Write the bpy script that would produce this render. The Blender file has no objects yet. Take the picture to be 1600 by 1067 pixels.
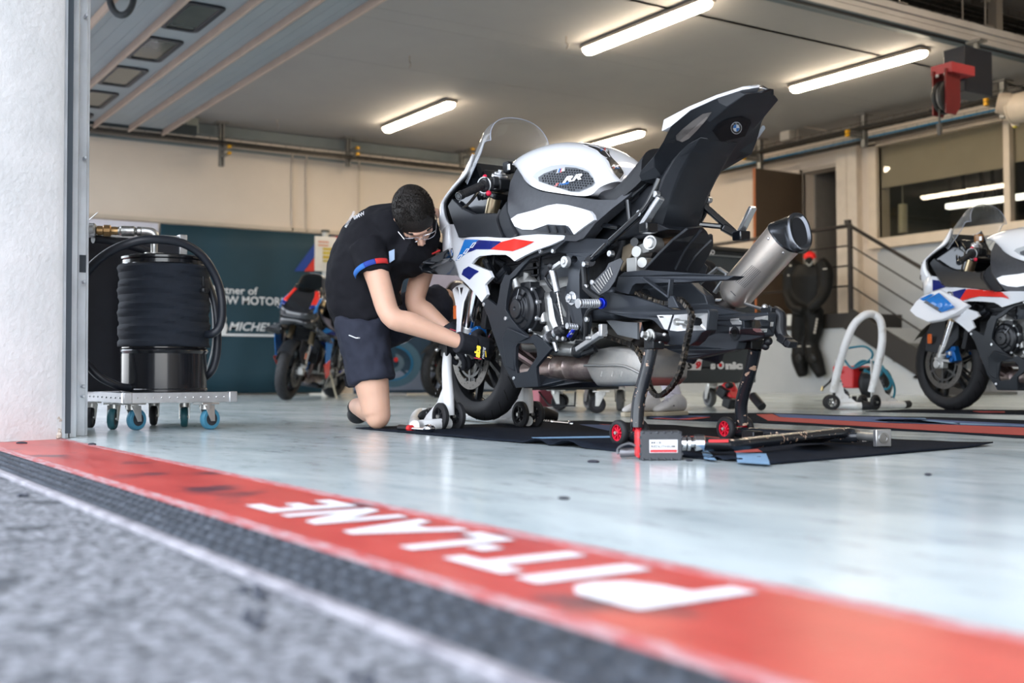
import bpy, bmesh, math, random
from mathutils import Vector, Matrix
random.seed(7)
S = bpy.context.scene
C = S.collection
V = Vector
PI = math.pi

# ------------------------------------------------------------------ camera
# World: X along the pit threshold, Y into the garage, Z up, metres. The camera stands low on the pit lane.
FPX, PITCH, ROLL, YAW, CAMH = 1796.0, math.radians(1.684), math.radians(.2034), math.radians(33.0), .238
CAM = V((0, 0, CAMH))
FW = V((-math.cos(PITCH)*math.cos(YAW), math.cos(PITCH)*math.sin(YAW), math.sin(PITCH)))
RT = V((math.sin(YAW), math.cos(YAW), 0))
UP = RT.cross(FW)
cam = bpy.data.cameras.new('camera')
cam.sensor_width = 36; cam.lens = FPX/1600*36; cam.clip_start = .02; cam.clip_end = 200
cam.dof.use_dof = True; cam.dof.focus_distance = 4.45; cam.dof.aperture_fstop = 2.6
camo = bpy.data.objects.new('camera', cam); C.objects.link(camo)
cr, sr = math.cos(ROLL), math.sin(ROLL)
r2 = RT*cr + UP*(-sr); u2 = RT*sr + UP*cr
camo.matrix_world = Matrix(((r2.x, u2.x, -FW.x, 0), (r2.y, u2.y, -FW.y, 0), (r2.z, u2.z, -FW.z, CAMH), (0, 0, 0, 1)))
S.camera = camo

# ------------------------------------------------------------------ light
S.view_settings.view_transform = 'Standard'; S.view_settings.look = 'None'
S.view_settings.gamma = 1; S.view_settings.use_curve_mapping = False
S.view_settings.exposure = 0.55
S.cycles.use_denoising = True
S.cycles.max_bounces = 7; S.cycles.diffuse_bounces = 4; S.cycles.glossy_bounces = 4; S.cycles.transmission_bounces = 6; S.cycles.transparent_max_bounces = 8
S.cycles.caustics_reflective = False; S.cycles.caustics_refractive = False
S.cycles.sample_clamp_indirect = 6
w = bpy.data.worlds.new('world'); S.world = w; w.use_nodes = True
nt = w.node_tree; bg = nt.nodes['Background']
sky = nt.nodes.new('ShaderNodeTexSky'); sky.sky_type = 'NISHITA'; sky.sun_disc = False
sky.sun_elevation = math.radians(48); sky.sun_rotation = math.radians(60); sky.dust_density = 3.0; sky.air_density = 1.0
mixw = nt.nodes.new('ShaderNodeMix'); mixw.data_type = 'RGBA'; mixw.inputs[0].default_value = .66
mixw.inputs[7].default_value = (4.8, 4.95, 5.15, 1)
nt.links.new(sky.outputs[0], mixw.inputs[6]); nt.links.new(mixw.outputs[2], bg.inputs[0]); bg.inputs[1].default_value = .92

def area(name, loc, sx, sy, power, col, d):
    l = bpy.data.lights.new(name, 'AREA'); l.shape = 'RECTANGLE'; l.size = sx; l.size_y = sy; l.energy = power; l.color = col
    o = bpy.data.objects.new(name, l); C.objects.link(o); o.location = loc
    o.rotation_euler = V(d).to_track_quat('-Z', 'Y').to_euler()
    return o

# ------------------------------------------------------------------ survey: a sight line met with a known plane of the place
def ray(px, py):
    x = px-800; y = 533.5-py
    return FW*FPX + RT*(cr*x+sr*y) + UP*(-sr*x+cr*y)
def onz(px, py, z=0.0):
    r = ray(px, py); return CAM + r*((z-CAMH)/r.z)
def ony(px, py, y):
    r = ray(px, py); return CAM + r*(y/r.y)
def onx(px, py, x):
    r = ray(px, py); return CAM + r*(x/r.x)

# ------------------------------------------------------------------ materials
MATS = {}
def pm(name, rgb, rough=.5, metal=0.0, var=.06, vs=6.0, bump=0.0, bs=60.0, coat=0.0, spec=.5, trans=0.0, ior=1.45, emit=None, estr=0.0, rv=.0, sheen=0):
    """a procedural principled material: noise varies its colour a little and may roughen its surface"""
    if name in MATS: return MATS[name]
    m = bpy.data.materials.new(name); m.use_nodes = True; n = m.node_tree; L = n.links
    b = n.nodes['Principled BSDF']
    b.inputs['Roughness'].default_value = rough; b.inputs['Metallic'].default_value = metal
    b.inputs['Coat Weight'].default_value = coat; b.inputs['Coat Roughness'].default_value = .06
    b.inputs['Specular IOR Level'].default_value = spec; b.inputs['Transmission Weight'].default_value = trans; b.inputs['IOR'].default_value = ior
    b.inputs['Sheen Weight'].default_value = sheen
    if emit: b.inputs['Emission Color'].default_value = (*emit, 1); b.inputs['Emission Strength'].default_value = estr
    co = n.nodes.new('ShaderNodeTexCoord')
    if var > 0 or rv > 0:
        no = n.nodes.new('ShaderNodeTexNoise'); no.inputs['Scale'].default_value = vs; no.inputs['Detail'].default_value = 5
        L.new(co.outputs['Object'], no.inputs['Vector'])
        r = n.nodes.new('ShaderNodeValToRGB')
        r.color_ramp.elements[0].position = .3; r.color_ramp.elements[1].position = .7
        r.color_ramp.elements[0].color = (*[max(0, c*(1-var)) for c in rgb], 1); r.color_ramp.elements[1].color = (*[min(1, c*(1+var)) for c in rgb], 1)
        L.new(no.outputs[0], r.inputs[0]); L.new(r.outputs[0], b.inputs['Base Color'])
        if rv > 0:
            q = n.nodes.new('ShaderNodeMapRange'); q.inputs[3].default_value = max(0, rough-rv); q.inputs[4].default_value = rough+rv
            L.new(no.outputs[0], q.inputs[0]); L.new(q.outputs[0], b.inputs['Roughness'])
    else: b.inputs['Base Color'].default_value = (*rgb, 1)
    if bump > 0:
        n2 = n.nodes.new('ShaderNodeTexNoise'); n2.inputs['Scale'].default_value = bs; n2.inputs['Detail'].default_value = 4
        L.new(co.outputs['Object'], n2.inputs['Vector'])
        bp = n.nodes.new('ShaderNodeBump'); bp.inputs['Strength'].default_value = bump; bp.inputs['Distance'].default_value = .01
        L.new(n2.outputs[0], bp.inputs['Height']); L.new(bp.outputs[0], b.inputs['Normal'])
    MATS[name] = m
    return m

def thin_glass(name, tint, rough=.01, dens=0.0, haze=(.8, .82, .85)):
    """a thin pane: see-through, tinted, mirror-like at grazing angles"""
    m = bpy.data.materials.new(name); m.use_nodes = True; n = m.node_tree; L = n.links; n.nodes.clear()
    out = n.nodes.new('ShaderNodeOutputMaterial'); tr = n.nodes.new('ShaderNodeBsdfTransparent'); tr.inputs[0].default_value = (*tint, 1)
    gl = n.nodes.new('ShaderNodeBsdfGlossy'); gl.inputs['Roughness'].default_value = rough; fr = n.nodes.new('ShaderNodeFresnel'); fr.inputs[0].default_value = 1.5
    ge = n.nodes.new('ShaderNodeNewGeometry'); mi_ = n.nodes.new('ShaderNodeMapRange'); mi_.inputs[3].default_value = 1.5; mi_.inputs[4].default_value = 1/1.5; L.new(ge.outputs['Backfacing'], mi_.inputs[0]); L.new(mi_.outputs[0], fr.inputs[0])   # both faces of a thin pane reflect alike
    mx = n.nodes.new('ShaderNodeMixShader'); L.new(fr.outputs[0], mx.inputs[0]); L.new(tr.outputs[0], mx.inputs[1]); L.new(gl.outputs[0], mx.inputs[2]); last = mx
    if dens > 0:
        df = n.nodes.new('ShaderNodeBsdfDiffuse'); df.inputs[0].default_value = (*haze, 1); m2 = n.nodes.new('ShaderNodeMixShader')
        co = n.nodes.new('ShaderNodeTexCoord'); no = n.nodes.new('ShaderNodeTexNoise'); no.inputs['Scale'].default_value = 5; L.new(co.outputs['Object'], no.inputs[0])
        mr = n.nodes.new('ShaderNodeMapRange'); mr.inputs[3].default_value = dens*.4; mr.inputs[4].default_value = dens*1.6; L.new(no.outputs[0], mr.inputs[0]); L.new(mr.outputs[0], m2.inputs[0])
        L.new(mx.outputs[0], m2.inputs[1]); L.new(df.outputs[0], m2.inputs[2]); last = m2
    L.new(last.outputs[0], out.inputs[0]); MATS[name] = m
    return m
def hexc(h):
    h = h.lstrip('#'); o = []
    for i in (0, 2, 4):
        c = int(h[i:i+2], 16)/255; o.append(c/12.92 if c <= .04045 else ((c+.055)/1.055)**2.4)
    return tuple(o)

# ------------------------------------------------------------------ mesh helpers
WM = {}; TWIN = {}
SPLIT = {'fairing_screw', 'frame_bolt', 'bracket_bolt', 'pedal_bolt', 'engine_casting', 'hose_clamp', 'wiring', 'coolant_hose', 'exhaust_header', 'caliper_bolt', 'rivet', 'louvre_bar', 'mudguard_rib', 'red_button',
         'box_seam', 'rod', 'hook_bolt', 'cheek_plate', 'track', 'bolt', 'corner_cap', 'knee_slider', 'cover_rib', 'ball_joint', 'guard_stay', 'airbox_rib', 'clips', 'lift_bracket', 'white_marks', 'foot', 'banner_foot_plate', 'rubber_grip', 'reservoir'}
class MB:
    def __init__(s): s.v = []; s.f = []; s.m = []; s.mi = 0; s.cut = None
    def add(s, vs, fs):
        o = len(s.v); s.v += [V(p) for p in vs]; s.f += [[o+i for i in f] for f in fs]; s.m += [s.mi]*len(fs); return s
    def box(s, c, d, R=None, taper=1.0):
        hx, hy, hz = d[0]/2, d[1]/2, d[2]/2; vs = []
        for z in (-hz, hz):
            t = 1 if z < 0 else taper
            for x, y in ((-hx, -hy), (hx, -hy), (hx, hy), (-hx, hy)):
                p = V((x*t, y*t, z))
                if R: p = R @ p
                vs.append(V(c)+p)
        return s.add(vs, [(3, 2, 1, 0), (4, 5, 6, 7), (0, 1, 5, 4), (1, 2, 6, 5), (2, 3, 7, 6), (3, 0, 4, 7)])
    def bb(s, a, b):
        return s.box([(a[i]+b[i])/2 for i in range(3)], [abs(a[i]-b[i]) for i in range(3)])
    def bar(s, a, b, wd, th, up=(0, 0, 1)):
        a = V(a); b = V(b); t = (b-a).normalized(); u = V(up); sd = t.cross(u)
        if sd.length < 1e-4: sd = t.cross(V((0, 1, 0)))
        sd.normalize(); n = sd.cross(t)
        vs = [p+sd*(i*wd/2)+n*(j*th/2) for p in (a, b) for i, j in ((-1, -1), (1, -1), (1, 1), (-1, 1))]
        return s.add(vs, [(3, 2, 1, 0), (4, 5, 6, 7), (0, 1, 5, 4), (1, 2, 6, 5), (2, 3, 7, 6), (3, 0, 4, 7)])
    def rings(s, rs, closed=True, cap=True):
        n = len(rs[0]); o = len(s.v)
        for r in rs: s.v += [V(p) for p in r]
        for i in range(len(rs)-1):
            for j in range(n if closed else n-1):
                k = (j+1) % n
                s.f.append([o+i*n+j, o+i*n+k, o+(i+1)*n+k, o+(i+1)*n+j]); s.m.append(s.mi)
        if cap and closed:
            s.f.append([o+j for j in range(n)][::-1]); s.m.append(s.mi)
            s.f.append([o+(len(rs)-1)*n+j for j in range(n)]); s.m.append(s.mi)
        return s
    def cyl(s, a, b, r0, r1=None, n=20, cap=True):
        a = V(a); b = V(b); r1 = r0 if r1 is None else r1
        t = (b-a).normalized(); u = t.orthogonal().normalized(); w_ = t.cross(u)
        f = lambda p, r: [p+u*(r*math.cos(2*PI*k/n))+w_*(r*math.sin(2*PI*k/n)) for k in range(n)]
        return s.rings([f(a, r0), f(b, r1)], cap=cap)
    def lathe(s, o, ax, prof, n=28, closed=False, cap=True):
        """prof: (radius, distance along ax)"""
        o = V(o); t = V(ax).normalized(); u = t.orthogonal().normalized(); w_ = t.cross(u)
        rs = [[o+t*h+u*(r*math.cos(2*PI*k/n))+w_*(r*math.sin(2*PI*k/n)) for k in range(n)] for r, h in prof]
        if closed: rs.append(rs[0])
        return s.rings(rs, cap=cap and not closed)
    def tube(s, pts, r, n=10, k=0, cap=True, closed=False, flat=1.0, nrm=None):
        pts = [V(p) for p in pts]
        rr = r if isinstance(r, (list, tuple)) else [r]*len(pts)
        if k: pts, rr = smooth(pts, k, closed, rr)
        N = len(pts); tan = []
        for i in range(N):
            a = pts[i-1] if (i or closed) else pts[0]; b = pts[(i+1) % N] if (i < N-1 or closed) else pts[-1]
            tan.append((b-a).normalized())
        u = (V(nrm) if nrm else tan[0].orthogonal()); u = (u-tan[0]*u.dot(tan[0])).normalized(); rs = []
        for i in range(N):
            if not nrm and i: u = (u - tan[i]*u.dot(tan[i])); u.normalize()
            if nrm: u = V(nrm); u = (u-tan[i]*u.dot(tan[i])).normalized()
            w_ = tan[i].cross(u)
            rs.append([pts[i]+u*(rr[i]*flat*math.cos(2*PI*j/n))+w_*(rr[i]*math.sin(2*PI*j/n)) for j in range(n)])
        if closed: rs.append(rs[0])
        return s.rings(rs, cap=cap and not closed)
    def ball(s, c, r, n=16, m=10, R=None):
        r = (r, r, r) if isinstance(r, (int, float)) else r; c = V(c); rs = []
        for i in range(m+1):
            a = PI*i/m; ring = []
            for k in range(n):
                p = V((r[0]*math.sin(a)*math.cos(2*PI*k/n), r[1]*math.sin(a)*math.sin(2*PI*k/n), -r[2]*math.cos(a)))
                if i in (0, m): p = V((1e-5*math.cos(2*PI*k/n), 1e-5*math.sin(2*PI*k/n), -r[2]*math.cos(a)))
                ring.append(c+(R @ p if R else p))
            rs.append(ring)
        return s.rings(rs)
    def prism(s, poly, off):
        """poly: 3D outline; off: 3D thickness vector"""
        n = len(poly); a = [V(p) for p in poly]; b = [p+V(off) for p in a]
        return s.add(a+b, [list(range(n))[::-1], list(range(n, 2*n))] + [(i, (i+1) % n, n+(i+1) % n, n+i) for i in range(n)])
    def frame(s, outer, inner, off):
        """ring between two outlines of the same count, with thickness"""
        n = len(outer); o = [V(p) for p in outer]; i_ = [V(p) for p in inner]; d = V(off)
        vs = o+i_+[p+d for p in o]+[p+d for p in i_]; fs = []
        for k in range(n):
            q = (k+1) % n
            fs += [(k, n+k, n+q, q), (2*n+k, 2*n+q, 3*n+q, 3*n+k), (k, q, 2*n+q, 2*n+k), (n+k, 3*n+k, 3*n+q, n+q)]
        return s.add(vs, fs)
    def mirror(s, y=0.0):
        o = len(s.v); nf = len(s.f)
        s.v += [V((p.x, 2*y-p.y, p.z)) for p in s.v[:o]]
        s.f += [[o+i for i in f][::-1] for f in s.f[:nf]]; s.m += s.m[:nf]; s.cut = (o, nf); return s
    def islands(s):
        p = list(range(len(s.v)))
        def fd(i):
            while p[i] != i: p[i] = p[p[i]]; i = p[i]
            return i
        for f in s.f:
            a = fd(f[0])
            for i in f[1:]: p[fd(i)] = a
        g = {}
        for k, f in enumerate(s.f): g.setdefault(fd(f[0]), []).append(k)
        out = []
        for ks in g.values():
            q = MB(); mp = {}
            for k in ks:
                nf = []
                for i in s.f[k]:
                    if i not in mp: mp[i] = len(q.v); q.v.append(s.v[i])
                    nf.append(mp[i])
                q.f.append(nf); q.m.append(s.m[k])
            out.append(q)
        return out
    def build(s, name, mat, parent=None, **kw):
        """left and right pieces, and loose repeats, each become an object of their own"""
        if s.cut:
            o, nf = s.cut; A, Bq = MB(), MB()
            A.v, A.f, A.m = s.v[:o], s.f[:nf], s.m[:nf]; Bq.v = s.v[o:]; Bq.f = [[i-o for i in f] for f in s.f[nf:]]; Bq.m = s.m[nf:]
            a = A.build(name, mat, parent, **kw); b = Bq.build(name, mat, TWIN.get(parent.name, parent) if parent is not None else None, **kw); TWIN[a.name] = b
            return a
        if name in SPLIT:
            r = None
            for q in s.islands(): o = q.build1(name, mat, parent, **kw); r = r or o
            return r
        return s.build1(name, mat, parent, **kw)
    def build1(s, name, mat, parent=None, bevel=0, sub=0, sharp=32, smoothit=True, solid=0, remesh=0, sm=0, seg=2, ls=None, weld=False):
        me = bpy.data.meshes.new(name)
        Mi = WM[parent.name].inverted() if parent is not None and parent.name in WM else None
        me.from_pydata([tuple(Mi @ p) if Mi else tuple(p) for p in s.v], [], s.f)
        mats = mat if isinstance(mat, (list, tuple)) else [mat]
        for m_ in mats: me.materials.append(m_)
        if len(mats) > 1: me.polygons.foreach_set('material_index', s.m)
        bm = bmesh.new(); bm.from_mesh(me)
        if weld: bmesh.ops.remove_doubles(bm, verts=bm.verts, dist=1e-4)
        if not solid: bmesh.ops.recalc_face_normals(bm, faces=bm.faces)
        bm.to_mesh(me); bm.free()
        if smoothit:
            me.polygons.foreach_set('use_smooth', [True]*len(me.polygons))
            if not sub and not remesh: me.set_sharp_from_angle(angle=math.radians(sharp))
        o = bpy.data.objects.new(name, me); C.objects.link(o)
        if parent is not None: o.parent = parent; WM[o.name] = WM.get(parent.name, Matrix.Identity(4))
        else: WM[o.name] = Matrix.Identity(4)
        if solid:
            q = o.modifiers.new('Solid', 'SOLIDIFY'); q.thickness = solid; q.offset = 0
        if bevel:
            q = o.modifiers.new('Bevel', 'BEVEL'); q.width = bevel; q.segments = seg; q.limit_method = 'ANGLE'; q.angle_limit = math.radians(35); q.harden_normals = False
        if sub:
            q = o.modifiers.new('Sub', 'SUBSURF'); q.levels = sub; q.render_levels = sub
        if remesh:
            q = o.modifiers.new('Remesh', 'REMESH'); q.mode = 'VOXEL'; q.voxel_size = remesh; q.use_smooth_shade = True
            if sm: q = o.modifiers.new('Smooth', 'SMOOTH'); q.iterations = sm; q.factor = .5
        return o

def smooth(pts, k=6, closed=False, rr=None):
    """Catmull-Rom through the points"""
    N = len(pts); out = []; ro = []
    for i in range(N if closed else N-1):
        g = lambda j: pts[j % N] if closed else pts[max(0, min(N-1, j))]
        h = lambda j: rr[j % N] if closed else rr[max(0, min(N-1, j))]
        p0, p1, p2, p3 = g(i-1), g(i), g(i+1), g(i+2)
        for q in range(k):
            t = q/k
            out.append(.5*((2*p1)+(p2-p0)*t+(2*p0-5*p1+4*p2-p3)*t*t+(3*p1-p0-3*p2+p3)*t**3))
            if rr: ro.append(h(i)*(1-t)+h(i+1)*t)
    if not closed:
        out.append(pts[-1])
        if rr: ro.append(rr[-1])
    return (out, ro) if rr else out

def tag(o, label=None, cat=None, group=None, kind=None):
    if label: o['label'] = label
    if cat: o['category'] = cat
    if group: o['group'] = group
    if kind: o['kind'] = kind
    return o
def thing(name, label, cat, loc=(0, 0, 0), rz=0.0, group=None, rx=0.0, ry=0.0):
    o = bpy.data.objects.new(name, None); C.objects.link(o); o.empty_display_size = .1
    o.location = loc; o.rotation_euler = (rx, ry, rz)
    WM[o.name] = Matrix.Identity(4)          # parts are written in the thing's own frame
    return tag(o, label, cat, group)
def wthing(name, label, cat, loc, group=None):
    """a thing whose parts are written in world coordinates; loc is its base point"""
    o = thing(name, label, cat, loc, 0, group); WM[o.name] = Matrix.Translation(V(loc)); return o
def struct(o): o['kind'] = 'structure'; return o
def copy_tree(o, parent=None):
    c = o.copy(); C.objects.link(c); WM[c.name] = WM[o.name]
    if parent: c.parent = parent
    for ch in [x for x in C.objects if x.parent == o]: copy_tree(ch, c)
    return c

def text_mb(body, origin, right, up, size, bold=0.0, depth=.001, shear=0.0, spacing=1.0, width=None, align='LEFT', smallcaps=False):
    """lettering as real geometry: origin = baseline start"""
    cu = bpy.data.curves.new('t', 'FONT'); cu.body = body; cu.size = 1; cu.offset = bold; cu.shear = shear; cu.space_character = spacing
    cu.align_x = align; cu.resolution_u = 3
    to = bpy.data.objects.new('t', cu); me = bpy.data.meshes.new_from_object(to)
    m = MB(); r = V(right).normalized(); u = V(up).normalized(); n = r.cross(u)
    xs = [v.co.x for v in me.vertices]; sx = size
    if width and xs: sx = width/max(1e-6, max(xs)-min(xs))
    vs = [V(origin)+r*(v.co.x*sx)+u*(v.co.y*size)+n*(depth+v.co.z) for v in me.vertices]
    m.add(vs, [list(p.vertices) for p in me.polygons])
    bpy.data.objects.remove(to); bpy.data.curves.remove(cu); bpy.data.meshes.remove(me)
    return m

# common materials
white_paint = pm('white_paint', (.80, .80, .82), .22, var=.02, coat=.6)
bare_alu = pm('brushed_aluminium', (.62, .63, .65), .35, .95, var=.08, vs=25, bump=.05)
dull_alu = pm('dull_aluminium', (.50, .52, .54), .48, .85, var=.12, vs=14, bump=.1)
steel = pm('steel', (.45, .45, .45), .3, 1, var=.08)
zinc = pm('zinc_plated', (.60, .60, .58), .38, .9, var=.1, vs=30)
chrome = pm('chrome', (.8, .8, .82), .12, 1, var=.02)
black_plastic = pm('black_plastic', (.011, .012, .015), .42, var=.15, vs=30, bump=.06, bs=400)
black_gloss = pm('black_gloss', (.006, .007, .009), .16, var=.05, coat=.5)
black_metal = pm('black_metal', (.013, .014, .016), .35, .3, var=.1)
rubber = pm('rubber', (.013, .013, .015), .65, var=.12, vs=20, bump=.08, bs=150)
red_plastic = pm('red_plastic', (.62, .025, .03), .4, var=.05)
grey_steel = pm('galvanised', (.28, .27, .25), .5, .7, var=.18, vs=9)
mred = pm('motorsport_red', (.75, .03, .02), .25, var=.02, coat=.5)
mblue = pm('motorsport_blue', (.012, .02, .16), .25, var=.02, coat=.5)
mlight = pm('motorsport_light_blue', (.02, .18, .55), .25, var=.02, coat=.5)
# ================================================================== THE SETTING
ZC = 3.45          # ceiling
XL, YB = -14.4, 11.95
def floor_material():
    m = bpy.data.materials.new('painted_garage_floor'); m.use_nodes = True; n = m.node_tree; L = n.links; b = n.nodes['Principled BSDF']
    co = n.nodes.new('ShaderNodeTexCoord')
    a = n.nodes.new('ShaderNodeTexNoise'); a.inputs['Scale'].default_value = .9; a.inputs['Detail'].default_value = 7; a.inputs['Distortion'].default_value = .6
    mp = n.nodes.new('ShaderNodeMapping'); mp.inputs['Scale'].default_value = (1.0, 2.6, 1); L.new(co.outputs['Object'], mp.inputs[0]); L.new(mp.outputs[0], a.inputs[0])
    r = n.nodes.new('ShaderNodeValToRGB'); L.new(a.outputs[0], r.inputs[0])
    r.color_ramp.elements[0].position = .36; r.color_ramp.elements[0].color = (.40, .47, .49, 1)
    r.color_ramp.elements[1].position = .62; r.color_ramp.elements[1].color = (.62, .69, .70, 1)
    s = n.nodes.new('ShaderNodeTexNoise'); s.inputs['Scale'].default_value = 5; s.inputs['Detail'].default_value = 9; s.inputs['Roughness'].default_value = .75
    L.new(mp.outputs[0], s.inputs[0])
    r2_ = n.nodes.new('ShaderNodeValToRGB'); L.new(s.outputs[0], r2_.inputs[0])
    r2_.color_ramp.elements[0].position = .30; r2_.color_ramp.elements[0].color = (.55, .55, .55, 1)
    r2_.color_ramp.elements[1].position = .46; r2_.color_ramp.elements[1].color = (1, 1, 1, 1)
    mx = n.nodes.new('ShaderNodeMix'); mx.data_type = 'RGBA'; mx.blend_type = 'MULTIPLY'; mx.inputs[0].default_value = .8
    L.new(r.outputs[0], mx.inputs[6]); L.new(r2_.outputs[0], mx.inputs[7]); L.new(mx.outputs[2], b.inputs['Base Color'])
    q = n.nodes.new('ShaderNodeMapRange'); q.inputs[3].default_value = .09; q.inputs[4].default_value = .26
    L.new(s.outputs[0], q.inputs[0]); L.new(q.outputs[0], b.inputs['Roughness'])
    bp = n.nodes.new('ShaderNodeBump'); bp.inputs['Strength'].default_value = .10; bp.inputs['Distance'].default_value = .004
    nb = n.nodes.new('ShaderNodeTexNoise'); nb.inputs['Scale'].default_value = 9; nb.inputs['Detail'].default_value = 3
    L.new(co.outputs['Object'], nb.inputs[0]); L.new(nb.outputs[0], bp.inputs['Height']); L.new(bp.outputs[0], b.inputs['Normal'])
    b.inputs['Specular IOR Level'].default_value = .5
    return m
def two_tone(name, c0, c1, scale, p0, p1, rough, bump=.3, bs=40, stretch=(1, 1, 1), detail=8, dist=.01, extra=None):
    m = bpy.data.materials.new(name); m.use_nodes = True; n = m.node_tree; L = n.links; b = n.nodes['Principled BSDF']
    co = n.nodes.new('ShaderNodeTexCoord'); mp = n.nodes.new('ShaderNodeMapping'); mp.inputs['Scale'].default_value = stretch; L.new(co.outputs['Object'], mp.inputs[0])
    a = n.nodes.new('ShaderNodeTexNoise'); a.inputs['Scale'].default_value = scale; a.inputs['Detail'].default_value = detail; a.inputs['Roughness'].default_value = .65; L.new(mp.outputs[0], a.inputs[0])
    r = n.nodes.new('ShaderNodeValToRGB'); L.new(a.outputs[0], r.inputs[0])
    r.color_ramp.elements[0].position = p0; r.color_ramp.elements[0].color = (*c0, 1); r.color_ramp.elements[1].position = p1; r.color_ramp.elements[1].color = (*c1, 1)
    out = r.outputs[0]
    if extra:
        c2, sc, q0, q1 = extra
        a2 = n.nodes.new('ShaderNodeTexNoise'); a2.inputs['Scale'].default_value = sc; a2.inputs['Detail'].default_value = 6; L.new(co.outputs['Object'], a2.inputs[0])
        r3 = n.nodes.new('ShaderNodeValToRGB'); r3.color_ramp.elements[0].position = q0; r3.color_ramp.elements[1].position = q1; L.new(a2.outputs[0], r3.inputs[0])
        mx = n.nodes.new('ShaderNodeMix'); mx.data_type = 'RGBA'; L.new(r3.outputs[0], mx.inputs[0]); L.new(out, mx.inputs[6]); mx.inputs[7].default_value = (*c2, 1); out = mx.outputs[2]
    L.new(out, b.inputs['Base Color']); b.inputs['Roughness'].default_value = rough
    nb = n.nodes.new('ShaderNodeTexNoise'); nb.inputs['Scale'].default_value = bs; nb.inputs['Detail'].default_value = 6; L.new(co.outputs['Object'], nb.inputs[0])
    bp = n.nodes.new('ShaderNodeBump'); bp.inputs['Strength'].default_value = bump; bp.inputs['Distance'].default_value = dist; L.new(nb.outputs[0], bp.inputs['Height']); L.new(bp.outputs[0], b.inputs['Normal'])
    MATS[name] = m
    return m
MATS['floor'] = floor_material()
asphalt = two_tone('asphalt', (.018, .022, .028), (.26, .27, .30), 55, .36, .66, .85, .9, 60, dist=.02, extra=((.035, .04, .05), 7.0, .60, .66))
red_floor = two_tone('red_threshold_paint', (.36, .040, .035), (.50, .070, .058), 2.2, .35, .65, .32, .12, 60, (1, 3, 1), extra=((.10, .03, .04), 4.5, .57, .68))
worn_edge = two_tone('worn_red_edge', (.38, .07, .07), (.42, .30, .32), 26, .42, .60, .55, .3, 90, (.6, 2.2, 1))
drain_rubber = two_tone('black_drain_cover', (.012, .018, .028), (.045, .056, .075), 30, .40, .62, .6, .5, 60, extra=((.34, .36, .38), 21.0, .70, .76))
alu_edge = two_tone('worn_aluminium_edge', (.13, .125, .145), (.30, .29, .32), 14, .35, .6, .5, .3, 60)
plaster = two_tone('white_plaster', (.60, .61, .61), (.69, .69, .69), 5, .35, .65, .8, .35, 45, extra=((.62, .62, .60), 2.3, .70, .78))
wall_paint = two_tone('cream_wall_paint', (.66, .565, .47), (.70, .60, .50), 1.2, .35, .65, .7, .06, 30)
dado = two_tone('grey_dado_paint', (.40, .42, .44), (.44, .46, .48), 1.5, .35, .65, .6, .06, 30)
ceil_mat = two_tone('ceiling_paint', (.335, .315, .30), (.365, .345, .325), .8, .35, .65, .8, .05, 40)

m = MB(); m.bb((XL, .80, -.1), (6, 16, 0)); struct(m.build('floor', MATS['floor']))
m = MB(); m.bb((-16, .66, -.1), (6, .945, .001)); struct(m.build('trim_1', red_floor))
m = MB(); m.bb((-16, .635, -.1), (6, .668, .0018)); m.bb((-16, .935, -.1), (6, .962, .0016)); struct(m.build('trim_2', worn_edge))
# drain cover: long rubber strip with rows of raised studs
m = MB(); m.bb((-16, .505, -.1), (6, .64, .001))
x = -4.4; k = 0
while x < .2:
    for j in range(4):
        yy = .527+j*.031; xx = x+(k % 2)*.0; m.cyl((xx+(j % 2)*.014, yy, .0005), (xx+(j % 2)*.014, yy, .0042), .010, .006, n=8)
    x += .046; k += 1
struct(m.build('trim_3', drain_rubber))
m = MB(); x = -16
while x < 5:
    L_ = random.choice((1.5, 1.5, 1.5)); m.box((x+L_/2, .495+random.uniform(-.0006, .0006), -.02), (L_-.006, .020, .048)); x += L_
struct(m.build('trim_4', alu_edge, bevel=.002))
m = MB(); m.bb((-40, -30, -.3), (25, .487, -.004)); struct(m.build('ground', asphalt))
# loose chips of asphalt broken off along the edging
m = MB()
for cx, cy, s_ in ((-1.23, .462, .016), (-1.21, .455, .011), (-1.08, .40, .013), (-1.12, .415, .010), (-.83, .40, .010), (-.80, .35, .009), (-2.5, .44, .012), (-.66, .41, .012)):
    for q in range(5):
        m.ball((cx+random.uniform(-1, 1)*s_*1.6, cy+random.uniform(-1, 1)*s_*.7, -.001), (s_*random.uniform(.3, .8), s_*.35, .004), 7, 5)
tag(m.build('asphalt_crumbs', pm('tar_crumb', (.035, .04, .055), .9)), 'dark tar crumbs scattered beside the aluminium edging strip', 'debris', kind='stuff')

# lettering painted on the threshold, read from inside the garage
txt = MB()
up_ = V((0, -1, 0)); rg = V((-1, 0, 0))
def glyph(x0, wd, polys):
    for poly in polys:
        txt.add([V((-x0-wd*u_, .905-.168*v_, .0026)) for u_, v_ in poly], [list(range(len(poly)))])
glyph(.905, .150, [[(0, 0), (.28, 0), (.28, .34), (.60, .36), (.88, .46), (1, .66), (.94, .86), (.70, 1), (0, 1)]])          # P, its bowl painted solid
glyph(1.082, .050, [[(0, 0), (1, 0), (1, 1), (0, 1)]])
glyph(1.160, .145, [[(.36, 0), (.66, 0), (.66, .80), (1, .80), (1, 1), (0, 1), (0, .80), (.36, .80)]])
glyph(1.325, .045, [[(0, .34), (1, .34), (1, .56), (0, .56)]])
glyph(1.385, .100, [[(0, 0), (1, 0), (1, .2), (.42, .2), (.42, 1), (0, 1)]])
glyph(1.510, .165, [[(0, 0), (.26, 0), (.36, .25), (.64, .25), (.74, 0), (1, 0), (.62, 1), (.38, 1)]])
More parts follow.
